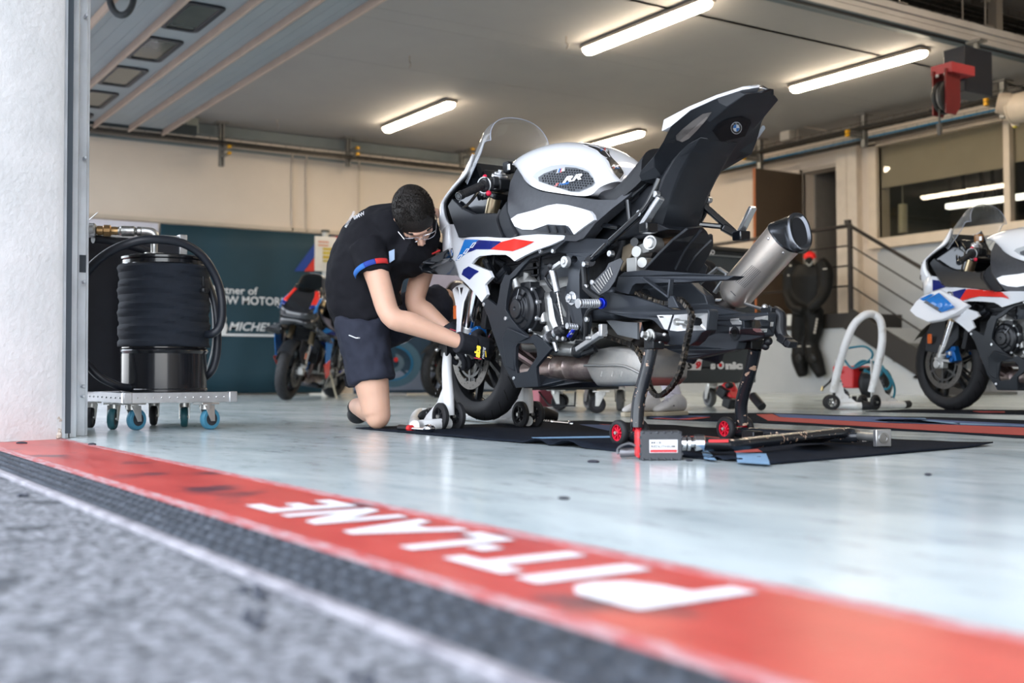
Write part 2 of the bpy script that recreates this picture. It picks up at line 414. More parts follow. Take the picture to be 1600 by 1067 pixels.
glyph(1.710, .155, [[(0, 0), (.26, 0), (.26, .56), (.70, 0), (1, 0), (1, 1), (.74, 1), (.74, .44), (.30, 1), (0, 1)]])
glyph(1.905, .130, [[(0, 0), (1, 0), (1, .2), (.36, .2), (.36, .42), (.85, .42), (.85, .60), (.36, .60), (.36, .80), (1, .80), (1, 1), (0, 1)]])
t_ = txt.build('trim_5', two_tone('white_road_paint', (.46, .47, .50), (.62, .63, .66), 22, .25, .42, .5, .1, 60), smoothit=False); struct(t_)

# ---- pillar with its metal door jamb (left)
m = MB()
pl = [(-5.6, -.5), (-4.45, -.5), (-4.52, .60), (-4.62, .925), (-4.64, .955), (-5.6, .955)]
def plast_ring(z, k): return [V((x_+random.uniform(-.002, .002), y_, z)) for x_, y_ in pl]
m.rings([plast_ring(z*.31, z) for z in range(0, 20)])
struct(m.build('wall_front_pillar', plaster, sharp=25))
m = MB()
for q in range(16):
    m.ball((-4.645+random.uniform(-.015, .012), .935+random.uniform(-.03, .010), .008+.09*random.random()**1.7), (.016, .014, .011), 6, 4, Matrix.Rotation(random.uniform(0, 3), 3, 'Y'))
struct(m.build('trim_6', two_tone('crumbled_render', (.30, .22, .16), (.66, .62, .55), 40, .35, .6, .9, 1.0, 50)))
m = MB()
jam = bare_alu
def vstrip(x0, y0, x1, y1): m.bb((x0, y0, .0), (x1, y1, 3.6))
vstrip(-4.72, .955, -4.665, .975); vstrip(-4.78, .975, -4.69, .990)
vstrip(-4.95, .99, -4.745, 1.002); vstrip(-4.775, 1.002, -4.735, 1.030); vstrip(-4.95, 1.030, -4.785, 1.040)
vstrip(-4.99, 1.04, -4.82, 1.05); vstrip(-4.86, 1.05, -4.835, 1.085); vstrip(-5.01, 1.085, -4.86, 1.10); vstrip(-5.03, 1.10, -4.985, 1.125)
for z in (.16, .20, 1.12, 1.70, 2.2, .62):
    m.cyl((-4.79, 1.07, z), (-4.826, 1.07, z), .007, n=10)
o_ = struct(m.build('trim_7', pm('jamb_aluminium', (.56, .60, .64), .38, .55, var=.16, vs=5, bump=.12, bs=30), bevel=.003))
m = MB(); m.bb((-4.835, 1.058, .66), (-4.828, 1.082, .73)); m.bb((-4.70, .972, .02), (-4.66, .992, 3.6)); struct(m.build('trim_8', pm('dark_seal', (.03, .04, .05), .6)))

# ---- side wall with the banner (left), back wall with doorway and office window
m = MB(); m.bb((XL-.2, .5, 0), (XL, 16, 4.35)); struct(m.build('wall_left', wall_paint))
m = MB()
for px in (456, 478, 560):
    p = onx(px, 280, XL); m.bb((XL, p.y-.012, 2.1), (XL+.03, p.y+.012, ZC-.25))
m.bb((XL, 1, 2.16), (XL+.03, YB, 2.21)); struct(m.build('trim_9', pm('cream_conduit', (.55, .47, .38), .5)))
dk = ony(1256, 270, YB); dr = ony(1311, 258, YB); wl = ony(1373, 229, YB); wr = ony(1571, 188, YB); wb = ony(1373, 373, YB)
w2l = ony(1583, 300, YB).x; WT = 3.15; WB = 1.965; LZ = .98
m = MB()
m.bb((XL-.2, YB, 0), (dk.x, YB+.2, 4.35)); m.bb((dk.x, YB, 3.0), (dr.x, YB+.2, 4.35)); m.bb((dk.x, YB, 0), (dr.x, YB+.2, LZ))
m.bb((dr.x, YB, 0), (wl.x, YB+.2, 4.35)); m.bb((wl.x, YB, WT), (6, YB+.2, 4.35)); m.bb((-5.6, YB, 1.84), (6, YB+.2, WT)); m.bb((-6.6, YB-.02, 3.3), (6, YB+.01, 4.2))
struct(m.build('wall_back', wall_paint))
m = MB(); m.bb((wl.x, YB, 0), (6, YB+.2, 1.84)); m.bb((wl.x-.03, YB-.012, .0), (6, YB, 1.80)); struct(m.build('wall_back_dado', dado))
m = MB(); m.bb((-10.36, YB-.10, 0), (-10.02, YB, ZC)); m.bb((-10.21, YB-.112, 0), (-10.18, YB-.1, ZC-.2)); struct(m.build('trim_10', pm('pilaster_paint', (.68, .59, .49), .6)))
# window frames, blinds, glass
cream = pm('window_frame_cream', (.66, .55, .43), .45)
m = MB()
def hbar(x0, x1, z0, z1, d=.06): m.bb((x0, YB-d, z0), (x1, YB+.05, z1))
hbar(wl.x-.13, -5.6, WT, WT+.045); hbar(wl.x-.13, -5.6, WT+.06, WT+.09, .045)
hbar(wl.x-.13, -5.6, WB-.13, WB, .09); hbar(wl.x-.13, wl.x, WB-.13, WT+.09)
hbar(wr.x, w2l, WB, WT); hbar(-5.72, -5.6, WB, WT)
struct(m.build('window_1', cream, bevel=.006))
m = MB(); m.bb((wl.x, YB+.02, WB), (wr.x, YB+.024, WT)); m.bb((w2l, YB+.02, WB), (-5.7, YB+.024, WT))
gl = thin_glass('office_glass', (.84, .84, .80), .01); struct(m.build('window_2', gl))
m = MB()
bz = ony(1375, 293, YB).z
for a_, b_, z_, lab in ((wl.x+.01, wr.x-.01, bz, 'wide cream roller blind half down behind the main office pane'), (w2l+.01, -5.72, bz+.04, 'cream roller blind behind the window pane cut by the right edge')):
    m = MB(); m.bb((a_, YB+.04, z_), (b_, YB+.045, WT)); m.cyl((a_, YB+.042, z_), (b_, YB+.042, z_), .012, n=8)
    tag(m.build('roller_blind', pm('blind_fabric', (.50, .42, .34), .8, var=.06, vs=3, bump=.1, bs=300)), lab, 'blind', 'roller blinds of the office')
# office behind the window
m = MB()
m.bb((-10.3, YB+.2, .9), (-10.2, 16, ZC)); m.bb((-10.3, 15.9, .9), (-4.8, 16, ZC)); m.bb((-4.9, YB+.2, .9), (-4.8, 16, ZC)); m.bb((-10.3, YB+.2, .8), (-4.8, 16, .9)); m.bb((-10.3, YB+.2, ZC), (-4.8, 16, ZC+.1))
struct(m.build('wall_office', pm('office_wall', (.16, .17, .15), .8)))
m = MB(); m.bb((-9.9, 15.5, 1.0), (-8.2, 15.88, 2.55)); m.bb((-9.8, 15.46, 1.1), (-9.08, 15.5, 2.45)); m.bb((-9.02, 15.46, 1.1), (-8.3, 15.5, 2.45)); 
tag(m.build('office_cupboard', pm('brown_cupboard', (.045, .035, .025), .6), bevel=.01), 'dark brown cupboard standing inside the office behind the window', 'cupboard')
m = MB(); m.cyl((-9.62, 12.25, 2.05), (-9.62, 12.25, 2.42), .06, n=14); m.cyl((-9.62, 12.25, 2.42), (-9.62, 12.25, ZC), .006, n=6)
tag(m.build('office_pendant', pm('pendant_cream', (.5, .45, .33), .5), bevel=.006), 'small cream cylinder pendant hanging in the left of the office window', 'lamp')
# glowing bar made as a tube lamp's reflection in the glass, and dark stems
tube_glow = pm('reflected_tube', (.9, .9, .9), .5, var=0, emit=(1, .97, .88), estr=2.2)
pa = ony(1480, 323, 12.9); pb = ony(1605, 306, 12.9)
m = MB(); m.bar(pa, pb, .10, .07); tag(m.build('tube_reflection_bar', tube_glow, bevel=.015), 'long glowing white bar standing in for a tube lamp reflected in the office window', 'ceiling lamp')
for px, py0, py1, lab in ((1501, 278, 318, 'leftmost of three dark straps hanging behind the office glass'), (1530, 282, 330, 'middle of three dark straps hanging behind the office glass'), (1548, 270, 345, 'rightmost of three dark straps behind the office glass, longest')):
    m = MB(); a_ = ony(px, py0-30, 13.0); b_ = ony(px+8, py1, 13.0); m.cyl(a_, b_, .02, .035, n=8)
    tag(m.build('hanging_strap', pm('strap_black', (.015, .015, .015), .7)), lab, 'strap', 'straps behind the office glass')
m = MB(); m.ball((-8.9, 13.2, 1.90), (.45, .3, .26)); m.ball((-8.2, 13.3, 1.80), (.4, .3, .2)); m.bb((-9.4, 12.7, .91), (-6.5, 13.6, 1.78))
tag(m.build('office_desk', pm('dark_bags', (.02, .025, .025), .8)), 'dark desk heaped with bags behind the office window', 'desk')
# doorway: frame, dark room beyond, open brown leaf
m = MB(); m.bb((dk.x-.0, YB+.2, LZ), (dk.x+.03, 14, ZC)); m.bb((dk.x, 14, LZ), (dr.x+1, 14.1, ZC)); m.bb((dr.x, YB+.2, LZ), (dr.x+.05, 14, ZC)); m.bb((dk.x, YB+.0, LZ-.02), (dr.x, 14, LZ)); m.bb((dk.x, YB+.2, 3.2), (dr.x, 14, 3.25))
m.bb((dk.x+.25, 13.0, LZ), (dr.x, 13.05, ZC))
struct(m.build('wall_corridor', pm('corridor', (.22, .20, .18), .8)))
m = MB(); m.bb((dk.x-.05, YB-.03, LZ), (dk.x, YB+.03, 3.05)); m.bb((dk.x-.05, YB-.03, 3.0), (dr.x+.02, YB+.03, 3.05)); m.bb((dr.x-.0, YB-.03, LZ), (dr.x+.04, YB+.03, 3.05)); struct(m.build('door_1', pm('door_frame_grey', (.35, .30, .25), .5)))
m = MB(); m.bb((dk.x-.045, YB-.92, LZ+.01), (dk.x-.005, YB-.02, 2.99)); d2 = m.build('door_2', pm('brown_door', (.085, .058, .038), .5, var=.1, vs=2), bevel=.003); struct(d2)
m = MB(); m.bb((dk.x-.047, YB-.926, LZ+.01), (dk.x-.003, YB-.918, 2.99)); m.build('door_edge', pm('door_edge_orange', (.35, .10, .03), .6), d2)
m = MB(); m.cyl((dk.x-.003, YB-.85, 1.98), (dk.x+.05, YB-.85, 1.98), .01, n=10); m.cyl((dk.x+.05, YB-.85, 1.98), (dk.x+.05, YB-.73, 1.98), .01, n=10); m.build('door_handle', bare_alu, d2)
# landing and stairs
YF = 11.0
m = MB(); m.bb((XL, YF, 0), (ony(1345, 500, YF).x, YB, .80))
sx0 = ony(1345, 500, YF).x
prof = [(sx0, 0), (sx0, .80), (sx0+.22, .79), (sx0+.34, .60), (sx0+.60, .50), (sx0+.78, .30), (sx0+1.0, .22), (sx0+1.1, 0)]
m.prism([(x_, YF, z_) for x_, z_ in prof], (0, YB-YF, 0)); struct(m.build('wall_landing', dado))
m = MB(); m.bb((XL, YF-.03, .80), (ony(1327, 500, YF).x+.03, YB, LZ))
a_ = V((ony(1327, 500, YF).x, YF-.02, LZ-.07)); b_ = V((a_.x+2.0, YF-.02, -.30+.05)); m.bar(a_, (a_.x+1.62, YF-.02, .02), .05, .26, (0, 0, 1))
struct(m.build('trim_11', pm('stringer_black', (.022, .019, .017), .5), bevel=.004))
m = MB()
for k in range(5):
    m.bb((a_.x+.05+k*.29, YF, LZ-.19*(k+1)-.04), (a_.x+.05+(k+1)*.31, YB, LZ-.19*(k+1)))
struct(m.build('trim_12', pm('stair_concrete', (.22, .22, .21), .8, bump=.2)))
rail = pm('railing_black', (.025, .020, .018), .4)
t = wthing('stair_railing', 'black steel railing with horizontal bars on the landing and down the stairs', 'railing', (a_.x, YF, 0))
m = MB(); RX = a_.x; sl = -.585
def rl(z): return [V((XL+.3, YF+.03, z)), V((RX, YF+.03, z)), V((RX+1.72, YF+.03, z+1.72*sl))]
m.tube(rl(2.04), .024, 8); m.build('handrail', rail, t)
for k in range(3):
    m = MB(); m.tube(rl(1.80-.245*k), .011, 6); m.build('bar', rail, t)
for q in (0, 1.55):
    m = MB(); m.box((RX+q, YF+.03, (LZ-.11+2.06)/2+q*sl), (.045, .045, 2.06-LZ+.11)); m.build('post', rail, t)
m = MB(); m.box((-12.2, YF+.03, 1.5), (.045, .045, 1.06)); m.build('post', rail, t)
m = MB(); m.box((RX-.03, YF+.03, 2.09), (.07, .05, .05)); m.build('bracket', rail, t)

# ---- ceiling, rail and the void on the right
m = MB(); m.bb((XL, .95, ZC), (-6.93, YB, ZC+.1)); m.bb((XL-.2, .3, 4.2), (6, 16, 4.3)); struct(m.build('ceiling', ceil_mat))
m = MB()
for xx in (onz(1000, 105, ZC).x, onz(1000, 166, ZC).x, onz(1180, 45, ZC).x, onz(600, 14, ZC).x):
    m.bb((xx-.003, 1, ZC-.001), (xx+.003, YB, ZC)); 
struct(m.build('trim_13', pm('ceiling_joint', (.30, .28, .26), .8)))
m = MB(); m.bb((-6.95, 1, ZC-.01), (-6.90, YB, ZC+.015)); struct(m.build('trim_14', pm('gasket', (.015, .015, .018), .6)))
m = MB(); m.bb((-6.97, 1, ZC-.02), (-6.90, YB, ZC-.008)); m.bb((-6.97, 1, ZC+.015), (-6.885, YB, ZC+.03)); struct(m.build('trim_15', pm('rail_teal', (.10, .13, .15), .5)))
m = MB(); m.bb((-6.97, 1, ZC+.03), (-6.88, YB, ZC+.085)); m.bb((-6.97, 1, ZC+.089), (-6.877, YB, ZC+.135)); m.bb((-6.97, 1, ZC+.139), (-6.85, YB, ZC+.19)); m.bb((-7.6, 1, ZC+.19), (-6.85, YB, ZC+.2))
struct(m.build('beam', pm('beam_aluminium', (.62, .57, .53), .5, .1, var=.08, vs=3)))
m = MB(); m.bb((-7.65, 1, ZC), (-7.6, YB, 4.2)); struct(m.build('wall_void', pm('void_grey', (.24, .24, .24), .8)))
# hangers of the rail: each a plate, two rods and a strut
hg = pm('hanger_steel', (.34, .30, .26), .45, .6)
def rail_hanger(y_, lab, big):
    t = wthing('rail_hanger', lab, 'bracket', (-6.88, y_, ZC+.2), 'hangers of the door rail')
    m = MB(); m.box((-6.88, y_, ZC+.205), (.10, .13, .012)); m.cyl((-6.88, y_, ZC+.2), (-6.88, y_, ZC+.50), .010, n=8); m.cyl((-6.88, y_, ZC+.20), (-6.88, y_, ZC+.23), .018, n=6); m.build('rod', hg, t)
    m = MB(); m.cyl((-6.98, y_-.22, ZC+.2), (-6.98, y_-.22, ZC+.5), .010, n=8); m.build('rod', hg, t)
    m = MB(); m.bar((-6.86, y_+.02, ZC+.50), (-7.0, y_-.25, ZC+.50), .02, .02); m.build('cross_bar', hg, t)
    for dx, dy in ((-.02, -.2), (.02, .05)):
        m = MB(); m.bb((-6.98+dx, y_+dy, ZC+.48), (-6.93+dx, y_+dy+.08, 4.2)); m.build('channel', hg, t)
    if big:
        m = MB(); m.box((-6.94, y_+.25, ZC+.47), (.10, .10, .60)); m.build('post', hg, t)
rail_hanger(10.05, 'rail hanger with square post near the right end of the beam', True)
rail_hanger(8.75, 'rail hanger in the middle of the beam, above the second lamp', False)
rail_hanger(7.55, 'rail hanger at the top edge, left end of the beam', False)
# wire cable tray in the void
tray_m = pm('tray_wire', (.10, .085, .07), .5, .6); cab = pm('cables_black', (.015, .014, .013), .6)
def wire_tray(a, b, wd, lab, label_cables, rimh=.05, n_cab=6, step=.25, colour=None, rr=.0035):
    a = V(a); b = V(b); L_ = (b-a).length; d = (b-a).normalized(); s_ = d.cross(V((0, 0, 1))).normalized()
    t = wthing('cable_tray', lab, 'cable tray', a)
    m = MB()
    for o_, h_ in ((-wd/2, 0), (wd/2, 0), (-wd/2, rimh), (wd/2, rimh), (0, 0), (-wd/4, 0), (wd/4, 0)):
        m.cyl(a+s_*o_+V((0, 0, h_)), b+s_*o_+V((0, 0, h_)), rr, n=5)
    m.build('long_wires', tray_m, t)
    m = MB(); k = 0
    while k*step < L_:
        c = a+d*(k*step)
        m.tube([c-s_*wd/2+V((0, 0, rimh)), c-s_*wd/2, c+s_*wd/2, c+s_*wd/2+V((0, 0, rimh))], rr, 4); k += 1
    m.build('cross_wires', tray_m, t)
    for q in range(n_cab):
        m = MB(); off = (q+.5)/n_cab-.5; pts = []
        for k in range(int(L_/.8)+2):
            c = a+d*min(L_, k*.8); pts.append(c+s_*(off*wd*.85+random.uniform(-.012, .012))+V((0, 0, .014+random.uniform(0, .012))))
        m.tube(pts, random.uniform(.008, .014), 6); m.build('cable', (colour or cab), t)
    return t
wire_tray((-7.24, 5.5, 3.92), (-7.24, 11.9, 3.92), .36, 'wide black wire tray full of cables above the beam', '', .08, 9, .2)
# trays along the back wall, upper and lower
a_ = ony(1150, 243, 11.45); b_ = ony(1640, 126, 11.45); zt = (a_.z+b_.z)/2
zt = ony(1350, 200, 11.3).z
wire_tray((-12.6, 11.3, zt-.02), (-7.1, 11.3, zt-.02), .16, 'upper black wire tray running under the ceiling along the back wall', '', .07, 8, .16, rr=.005)
zt2 = ony(1363, 217, 11.5).z
blue_c = pm('blue_pipe', (.012, .16, .30), .45)
wire_tray((-12.6, 11.5, zt2-.02), (-6.9, 11.5, zt2-.02), .12, 'lower wire tray with a blue air pipe on the back wall', '', .07, 1, .16)
m = MB(); m.tube([(-12.6, 11.44, zt2+.012), (-10, 11.44, zt2+.016), (-6.95, 11.44, zt2+.012)], .012, 8); tag(m.build('air_pipe', blue_c), 'bright blue air pipe lying in the lower back wall tray', 'pipe')
# trays and duct along the side wall
wire_tray((XL+.35, 1.2, onx(345, 225, XL+.35).z), (XL+.35, 11.7, onx(345, 225, XL+.35).z), .16, 'dark wire tray running along the cream side wall', '', .06, 5, .2)
m = MB(); m.bb((XL, 1, ZC-.14), (XL+.12, YB, ZC-.01)); m.bb((XL, 1, ZC-.30), (XL+.02, YB, ZC-.26)); struct(m.build('trim_16', pm('cornice_grey', (.20, .22, .22), .6)))
# hanger posts
def drop(p, z0, lab, dirv, grp):
    t = wthing('tray_bracket', lab, 'bracket', (p[0], p[1], ZC), grp)
    m = MB(); m.bb((p[0]-.035, p[1]-.03, z0), (p[0]+.035, p[1]-.012, ZC)); m.bb((p[0]-.035, p[1]+.012, z0), (p[0]+.035, p[1]+.03, ZC)); m.bb((p[0]-.035, p[1]-.03, z0), (p[0]-.02, p[1]+.03, ZC)); m.build('post', grey_steel, t)
    m = MB(); m.box((p[0], p[1], ZC-.006), (.16, .16, .012)); m.build('plate', grey_steel, t)
    for zz in (z0+.12, zt-.06 if dirv[0] == 0 else z0+.2):
        m = MB(); e = V((p[0], p[1], zz))+V(dirv)*.30; m.bar((p[0], p[1], zz), e, .03, .035); m.build('arm', grey_steel, t)
        m = MB(); m.box(e, (.04, .04, .035)); m.build('end_cap', pm('yellow_cap', (.75, .38, .01), .5), t)
for px, z0, lab in ((1350, None, 'steel tray bracket over the stairs between the ceiling lamps and window'), (1187, 0, 'steel tray bracket behind the raised tail of the near motorcycle'), (1568, 0, 'steel tray bracket beside the round duct')):
    p = ony(px, 220, 11.36); drop((p.x, p.y), zt2-.12, lab, (0, -1, 0), 'tray brackets along the back wall')
for px, lab in ((346, 'tray bracket on the side wall above the big banner, left one'), (544, 'tray bracket on the side wall above the kneeling mechanic'), (722, 'tray bracket on the side wall beside the windscreen')):
    p = onx(px, 240, XL+.25); drop((p.x, p.y), onx(px, 260, XL+.25).z, lab, (1, 0, 0), 'tray brackets on the side wall')
# camera box near the back
m = MB(); p = ony(1230, 212, 11.3); m.box(p, (.17, .10, .15)); cbx = m.build('junction_box', pm('grey_box', (.42, .38, .33), .5), bevel=.01); tag(cbx, 'small grey junction box on the upper tray by the motorcycle tail', 'box')
m = MB(); q_ = ony(1246, 200, 11.3); m.tube([ony(1246, 222, 11.3), ony(1246, 196, 11.3), ony(1292, 204, 11.2)], .012, 6); tag(m.build('conduit_arm', hg), 'thin bent conduit rising from the tray beside the junction box', 'pipe')

# ---- ceiling lamps: four strips
diff = pm('lamp_diffuser', (.95, .95, .92), .4, var=0, emit=(1, .84, .63), estr=36.0)
house = pm('lamp_housing', (.34, .29, .24), .5)
def strip(y_, x0, x1, lab, ex=1):
    t = wthing('strip_lamp', lab, 'ceiling lamp', ((x0+x1)/2, y_, ZC), 'lit strip lamps under the ceiling')
    m = MB(); m.box(((x0+x1)/2, y_, ZC-.030), (x1-x0, .16, .035)); m.bb((x0+.1, y_-.04, ZC-.02), (x1-.1, y_+.04, ZC)); m.build('housing', house, t, bevel=.010)
    m = MB(); L_ = x1-x0
    rs = []
    for h, wd in ((-.046, .070), (-.075, .066), (-.098, .040)):
        ring = []
        for k in range(24):
            a = 2*PI*k/24; cx = (L_/2-.07)*(1 if math.cos(a) >= 0 else -1)
            ring.append(V(((x0+x1)/2+cx+wd*math.cos(a), y_+wd*math.sin(a), ZC+h)))
        rs.append(ring)
    m.rings(rs); m.build('diffuser', diff, t)
    m = MB()
    for k in range(5):
        xx = x0+.12+k*(L_-.24)/4
        m.box((xx, y_-.075, ZC-.045), (.012, .016, .03)); m.box((xx, y_+.075, ZC-.045), (.012, .016, .03))
    m.build('clips', zinc, t)
z0 = ZC-.09
strip(onz(1000, 52, z0).y, onz(917, 86, z0).x, onz(1104, 8, z0).x, 'strip lamp top centre, left of the beam')
strip(onz(1340, 116, z0).y, onz(1234, 144, z0).x, onz(1438, 84, z0).x, 'strip lamp at upper right, nearest the red reel')
strip(onz(650, 188, z0).y, onz(597, 206, z0).x, onz(709, 166, z0).x, 'strip lamp above the kneeling mechanic and windscreen')
b_ = onz(1004, 211, z0); strip(b_.y, b_.x-2.0, b_.x, 'strip lamp seen low behind the fuel tank')
for y_, x_, lab in ((5.2, -3.2, 'unseen strip lamp added as fill high in the right bay, nearer the pit lane'), (8.9, -5.0, 'unseen strip lamp added as fill high in the right bay, nearer the back wall')):  # out-of-view lamps added to brighten the open area above the beam
    ZC, zk = 4.15, ZC
    strip(y_, x_-.75, x_+.75, lab); ZC = zk
# small hooks in the ceiling
for px, py, lab in ((640, 92, 'small ceiling hook left of the top lamp'), (885, 62, 'small ceiling hook just left of the top centre lamp'), (433, 192, 'small ceiling hook over the side wall')):
    p = onz(px, py-5, ZC); m = MB(); m.tube([p, p-V((0, 0, .06)), p+V((.03, 0, -.09)), p+V((0, 0, -.12))], .008, 6, k=3); tag(m.build('ceiling_hook', hg), lab, 'hook')

# ---- sectional garage door parked overhead (left)
DZ = 3.22
t = wthing('overhead_door', 'grey sectional garage door parked under the ceiling, dark windows in one panel', 'garage door', (-9, 2.6, DZ))
dpan = pm('door_panel_grey', (.30, .33, .34), .5, var=.05, vs=1)
ys = [1.35, 1.80, 2.25, 2.72, 3.20, 3.60, 4.0]
for i in range(len(ys)-1):
    m = MB(); m.bb((XL+.5, ys[i]+.008, DZ), (-6.9, ys[i+1]-.008, DZ+.04))
    for q in (1, 2, 3):
        yy = ys[i]+(ys[i+1]-ys[i])*q/4
        if i != 3: m.bb((XL+.5, yy-.002, DZ-.002), (-6.9, yy+.002, DZ+.002))
    m.build('panel', dpan, t)
seam = pm('door_seam_cream', (.48, .36, .28), .5)
for y_ in ys[2:]:
    m = MB(); m.bb((XL+.5, y_-.018, DZ-.07), (-6.9, y_+.006, DZ)); m.bb((XL+.5, y_+.006, DZ-.035), (-6.9, y_+.02, DZ)); m.build('seam_rib', seam, t)
for k in range(7):
    x0 = -7.85-1.115*k
    m = MB()
    def rr_(ax, ay, r, n=6):
        pts = []
        for cx, cy, a0 in ((ax-r, ay-r, 0), (-ax+r, ay-r, PI/2), (-ax+r, -ay+r, PI), (ax-r, -ay+r, 1.5*PI)):
            for q in range(n+1):
                a = a0+PI/2*q/n; pts.append((cx+r*math.cos(a), cy+r*math.sin(a)))
        return pts
    cxw, cyw = x0-.40, 2.93
    m.frame([(cxw+a, cyw+b, DZ-.018) for a, b in rr_(.40, .165, .06)], [(cxw+a, cyw+b, DZ-.018) for a, b in rr_(.35, .12, .03)], (0, 0, .02)); wf = m.build('window_frame', pm('black_window_frame', (.012, .014, .02), .4), t, bevel=.004)
    m = MB(); m.bb((cxw-.355, cyw-.125, DZ-.006), (cxw+.355, cyw+.125, DZ-.003)); m.build('pane', pm('door_pane', (.10, .10, .085), .12, var=.1), wf)
m = MB()
for x_ in (XL+.54, -6.88):
    m.bb((x_-.05, 1.2, DZ-.03), (x_+.01, 4.4, DZ+.09))
m.build('track', pm('track_dark', (.05, .06, .065), .5, .5), t)
p = onx(298, 197, XL+.3); m = MB(); m.box(p, (.14, .16, .20)); tag(m.build('door_motor', pm('motor_box', (.30, .31, .27), .5), bevel=.01), 'small grey motor box on the side wall at the end of the overhead door', 'box')
# coiled cable hanging from the door
c0 = onz(190, -10, DZ); m = MB(); pts = []
for k in range(420):
    s_ = k/419; a = PI*(1-s_); cxx = .095*math.cos(a); cz = -.16*math.sin(a)
    ctr = c0+V((-.0, 0, -.03))+RT*cxx*1.0+V((0, 0, cz-.10+.12))
    nrm = RT*math.cos(a)*1.0+V((0, 0, -math.sin(a))); ph = k*.62
    pts.append(ctr+nrm.normalized()*(.022*math.cos(ph))+FW*(.022*math.sin(ph)))
m.tube(pts, .006, 6); tag(m.build('coiled_cable', pm('coil_grey', (.05, .055, .06), .35)), 'black coiled cable hanging in a loop from the overhead door', 'cable')
# ---- facade over the opening and far right
m = MB(); m.bb((-16, .3, 3.5), (6, .95, 7)); m.bb((4.2, .3, 0), (6, .95, 3.5)); struct(m.build('wall_front', plaster))
m = MB(); m.bb((4.5, .95, 0), (4.7, YB, 4.2)); struct(m.build('wall_right', wall_paint))

# ---- banner on the side wall
XB = XL+.10
def bpt(px, py): return onx(px, py, XB)
bl = bpt(248, 350); br_ = bpt(528, 370); ztop = bpt(248, 349).z
m = MB(); m.bb((XB-.01, 2.2, .02), (XB, bpt(247, 400).y, ztop+.0)); tag(m.build('white_banner', pm('white_board', (.62, .60, .66), .6)), 'pale lilac board on the side wall behind the drums', 'banner')
bt = wthing('teal_banner', 'dark teal sponsor banner with white lettering on the side wall', 'banner', (XB, 5, 0))
m = MB(); y0_, y1_ = bpt(250, 400).y, bpt(527, 400).y+.05
nx = 40
cols = [y0_+(y1_-y0_)*k/nx for k in range(nx+1)]; rows = [.02+(ztop-.02)*k/8 for k in range(9)]
vs = [(XB+.015+.010*math.sin(y*5+z*1.3)+.006*math.sin(y*13-z*3), y, z) for z in rows for y in cols]
fs = [(j*(nx+1)+i, j*(nx+1)+i+1, (j+1)*(nx+1)+i+1, (j+1)*(nx+1)+i) for j in range(8) for i in range(nx)]
m.add(vs, fs); m.build('cloth', pm('teal_cloth', (.010, .042, .062), .7, var=.12, vs=1.2), bt, solid=.004)
wtx = pm('banner_white', (.66, .68, .70), .6, var=0)
def banner_text(body, px, py, hpx, mat=wtx, bold=.02, shear=0, wpx=None, name='lettering', spacing=1.0):
    p = bpt(px, py); p2 = bpt(px, py-hpx); sz = (p2.z-p.z)/.72
    wd = (bpt(px+wpx, py).y-p.y) if wpx else None
    text_mb(body, (XB+.035, p.y, p.z), (0, 1, 0), (0, 0, 1), sz, bold, .0, shear, spacing, wd).build(name, mat, bt, smoothit=False)
banner_text('Partner of', 326, 458, 12, bold=.012, wpx=74)
banner_text('BMW MOTORRAD', 330, 474, 13, bold=.016, wpx=138)
banner_text('MICHELIN', 355, 516, 13, bold=.018, shear=.3, wpx=88)
m = MB(); a_ = bpt(300, 521); b_ = bpt(440, 521); m.bb((XB+.03, a_.y, a_.z-.025), (XB+.036, b_.y+.1, a_.z+.005)); m.build('underline', wtx, bt)
m = MB(); c_ = bpt(347, 515); m.ball((XB+.03, c_.y, c_.z+.02), (.008, .06, .09), 12, 8); m.ball((XB+.03, c_.y, c_.z+.14), (.008, .045, .05), 12, 8); m.build('figure_mark', wtx, bt)
for px_, mt_ in ((458, pm('banner_blue', (.01, .045, .25), .6)), (474, pm('banner_red', (.55, .03, .02), .6))):
    q = [bpt(px_, 424), bpt(px_+15, 424), bpt(px_+55, 370), bpt(px_+40, 370)]
    m = MB(); m.add([(XB+.034, p.y, p.z) for p in q], [(0, 1, 2, 3)]); m.build('stripe', mt_, bt, smoothit=False)
# post with the timing sheet
p = onx(508, 610, XL+.9); py_ = p.y
t = wthing('sign_post', 'cream metal post carrying the white timing sheet', 'post', (XL+.9, py_, 0))
m = MB(); m.cyl((XL+.9, py_, 0), (XL+.9, py_, 2.06), .04, n=14); m.cyl((XL+.9, py_, 0), (XL+.9, py_, .02), .20, n=20); m.build('pole', pm('post_cream', (.52, .50, .44), .4), t)
m = MB(); m.cyl((XL+.9, py_, 2.06), (XL+.9, py_, 2.09), .055, n=14); m.build('cap', pm('post_cap', (.06, .06, .05), .5), t)
t = wthing('timing_sheet', 'white printed timetable sheet with yellow and green bands on the post', 'sign', (XL+.96, py_, 1.4))
q0, q1 = onx(492, 423, XL+.96), onx(516, 370, XL+.96); q1y = onx(526, 400, XL+.96).y
m = MB(); m.bb((XL+.95, q0.y, q0.z), (XL+.96, q1y, q1.z)); m.build('board', pm('sheet_white', (.66, .63, .58), .6), t)
for i, (f0, f1, cc) in enumerate(((.82, .86, (.55, .2, .12)), (.72, .76, (.6, .25, .12)), (.60, .68, (.55, .40, .05)), (.48, .57, (.55, .42, .06)), (.36, .45, (.50, .35, .04)), (.26, .33, (.50, .40, .10)))):
    m = MB(); H_ = q1.z-q0.z; W_ = q1y-q0.y
    m.bb((XL+.962, q0.y+W_*(.36 if i > 1 else .15), q0.z+H_*f0), (XL+.964, q0.y+W_*(.80 if i > 1 else .62), q0.z+H_*f1)); m.build('printed_band', pm('band_%d' % i, cc, .6), t)
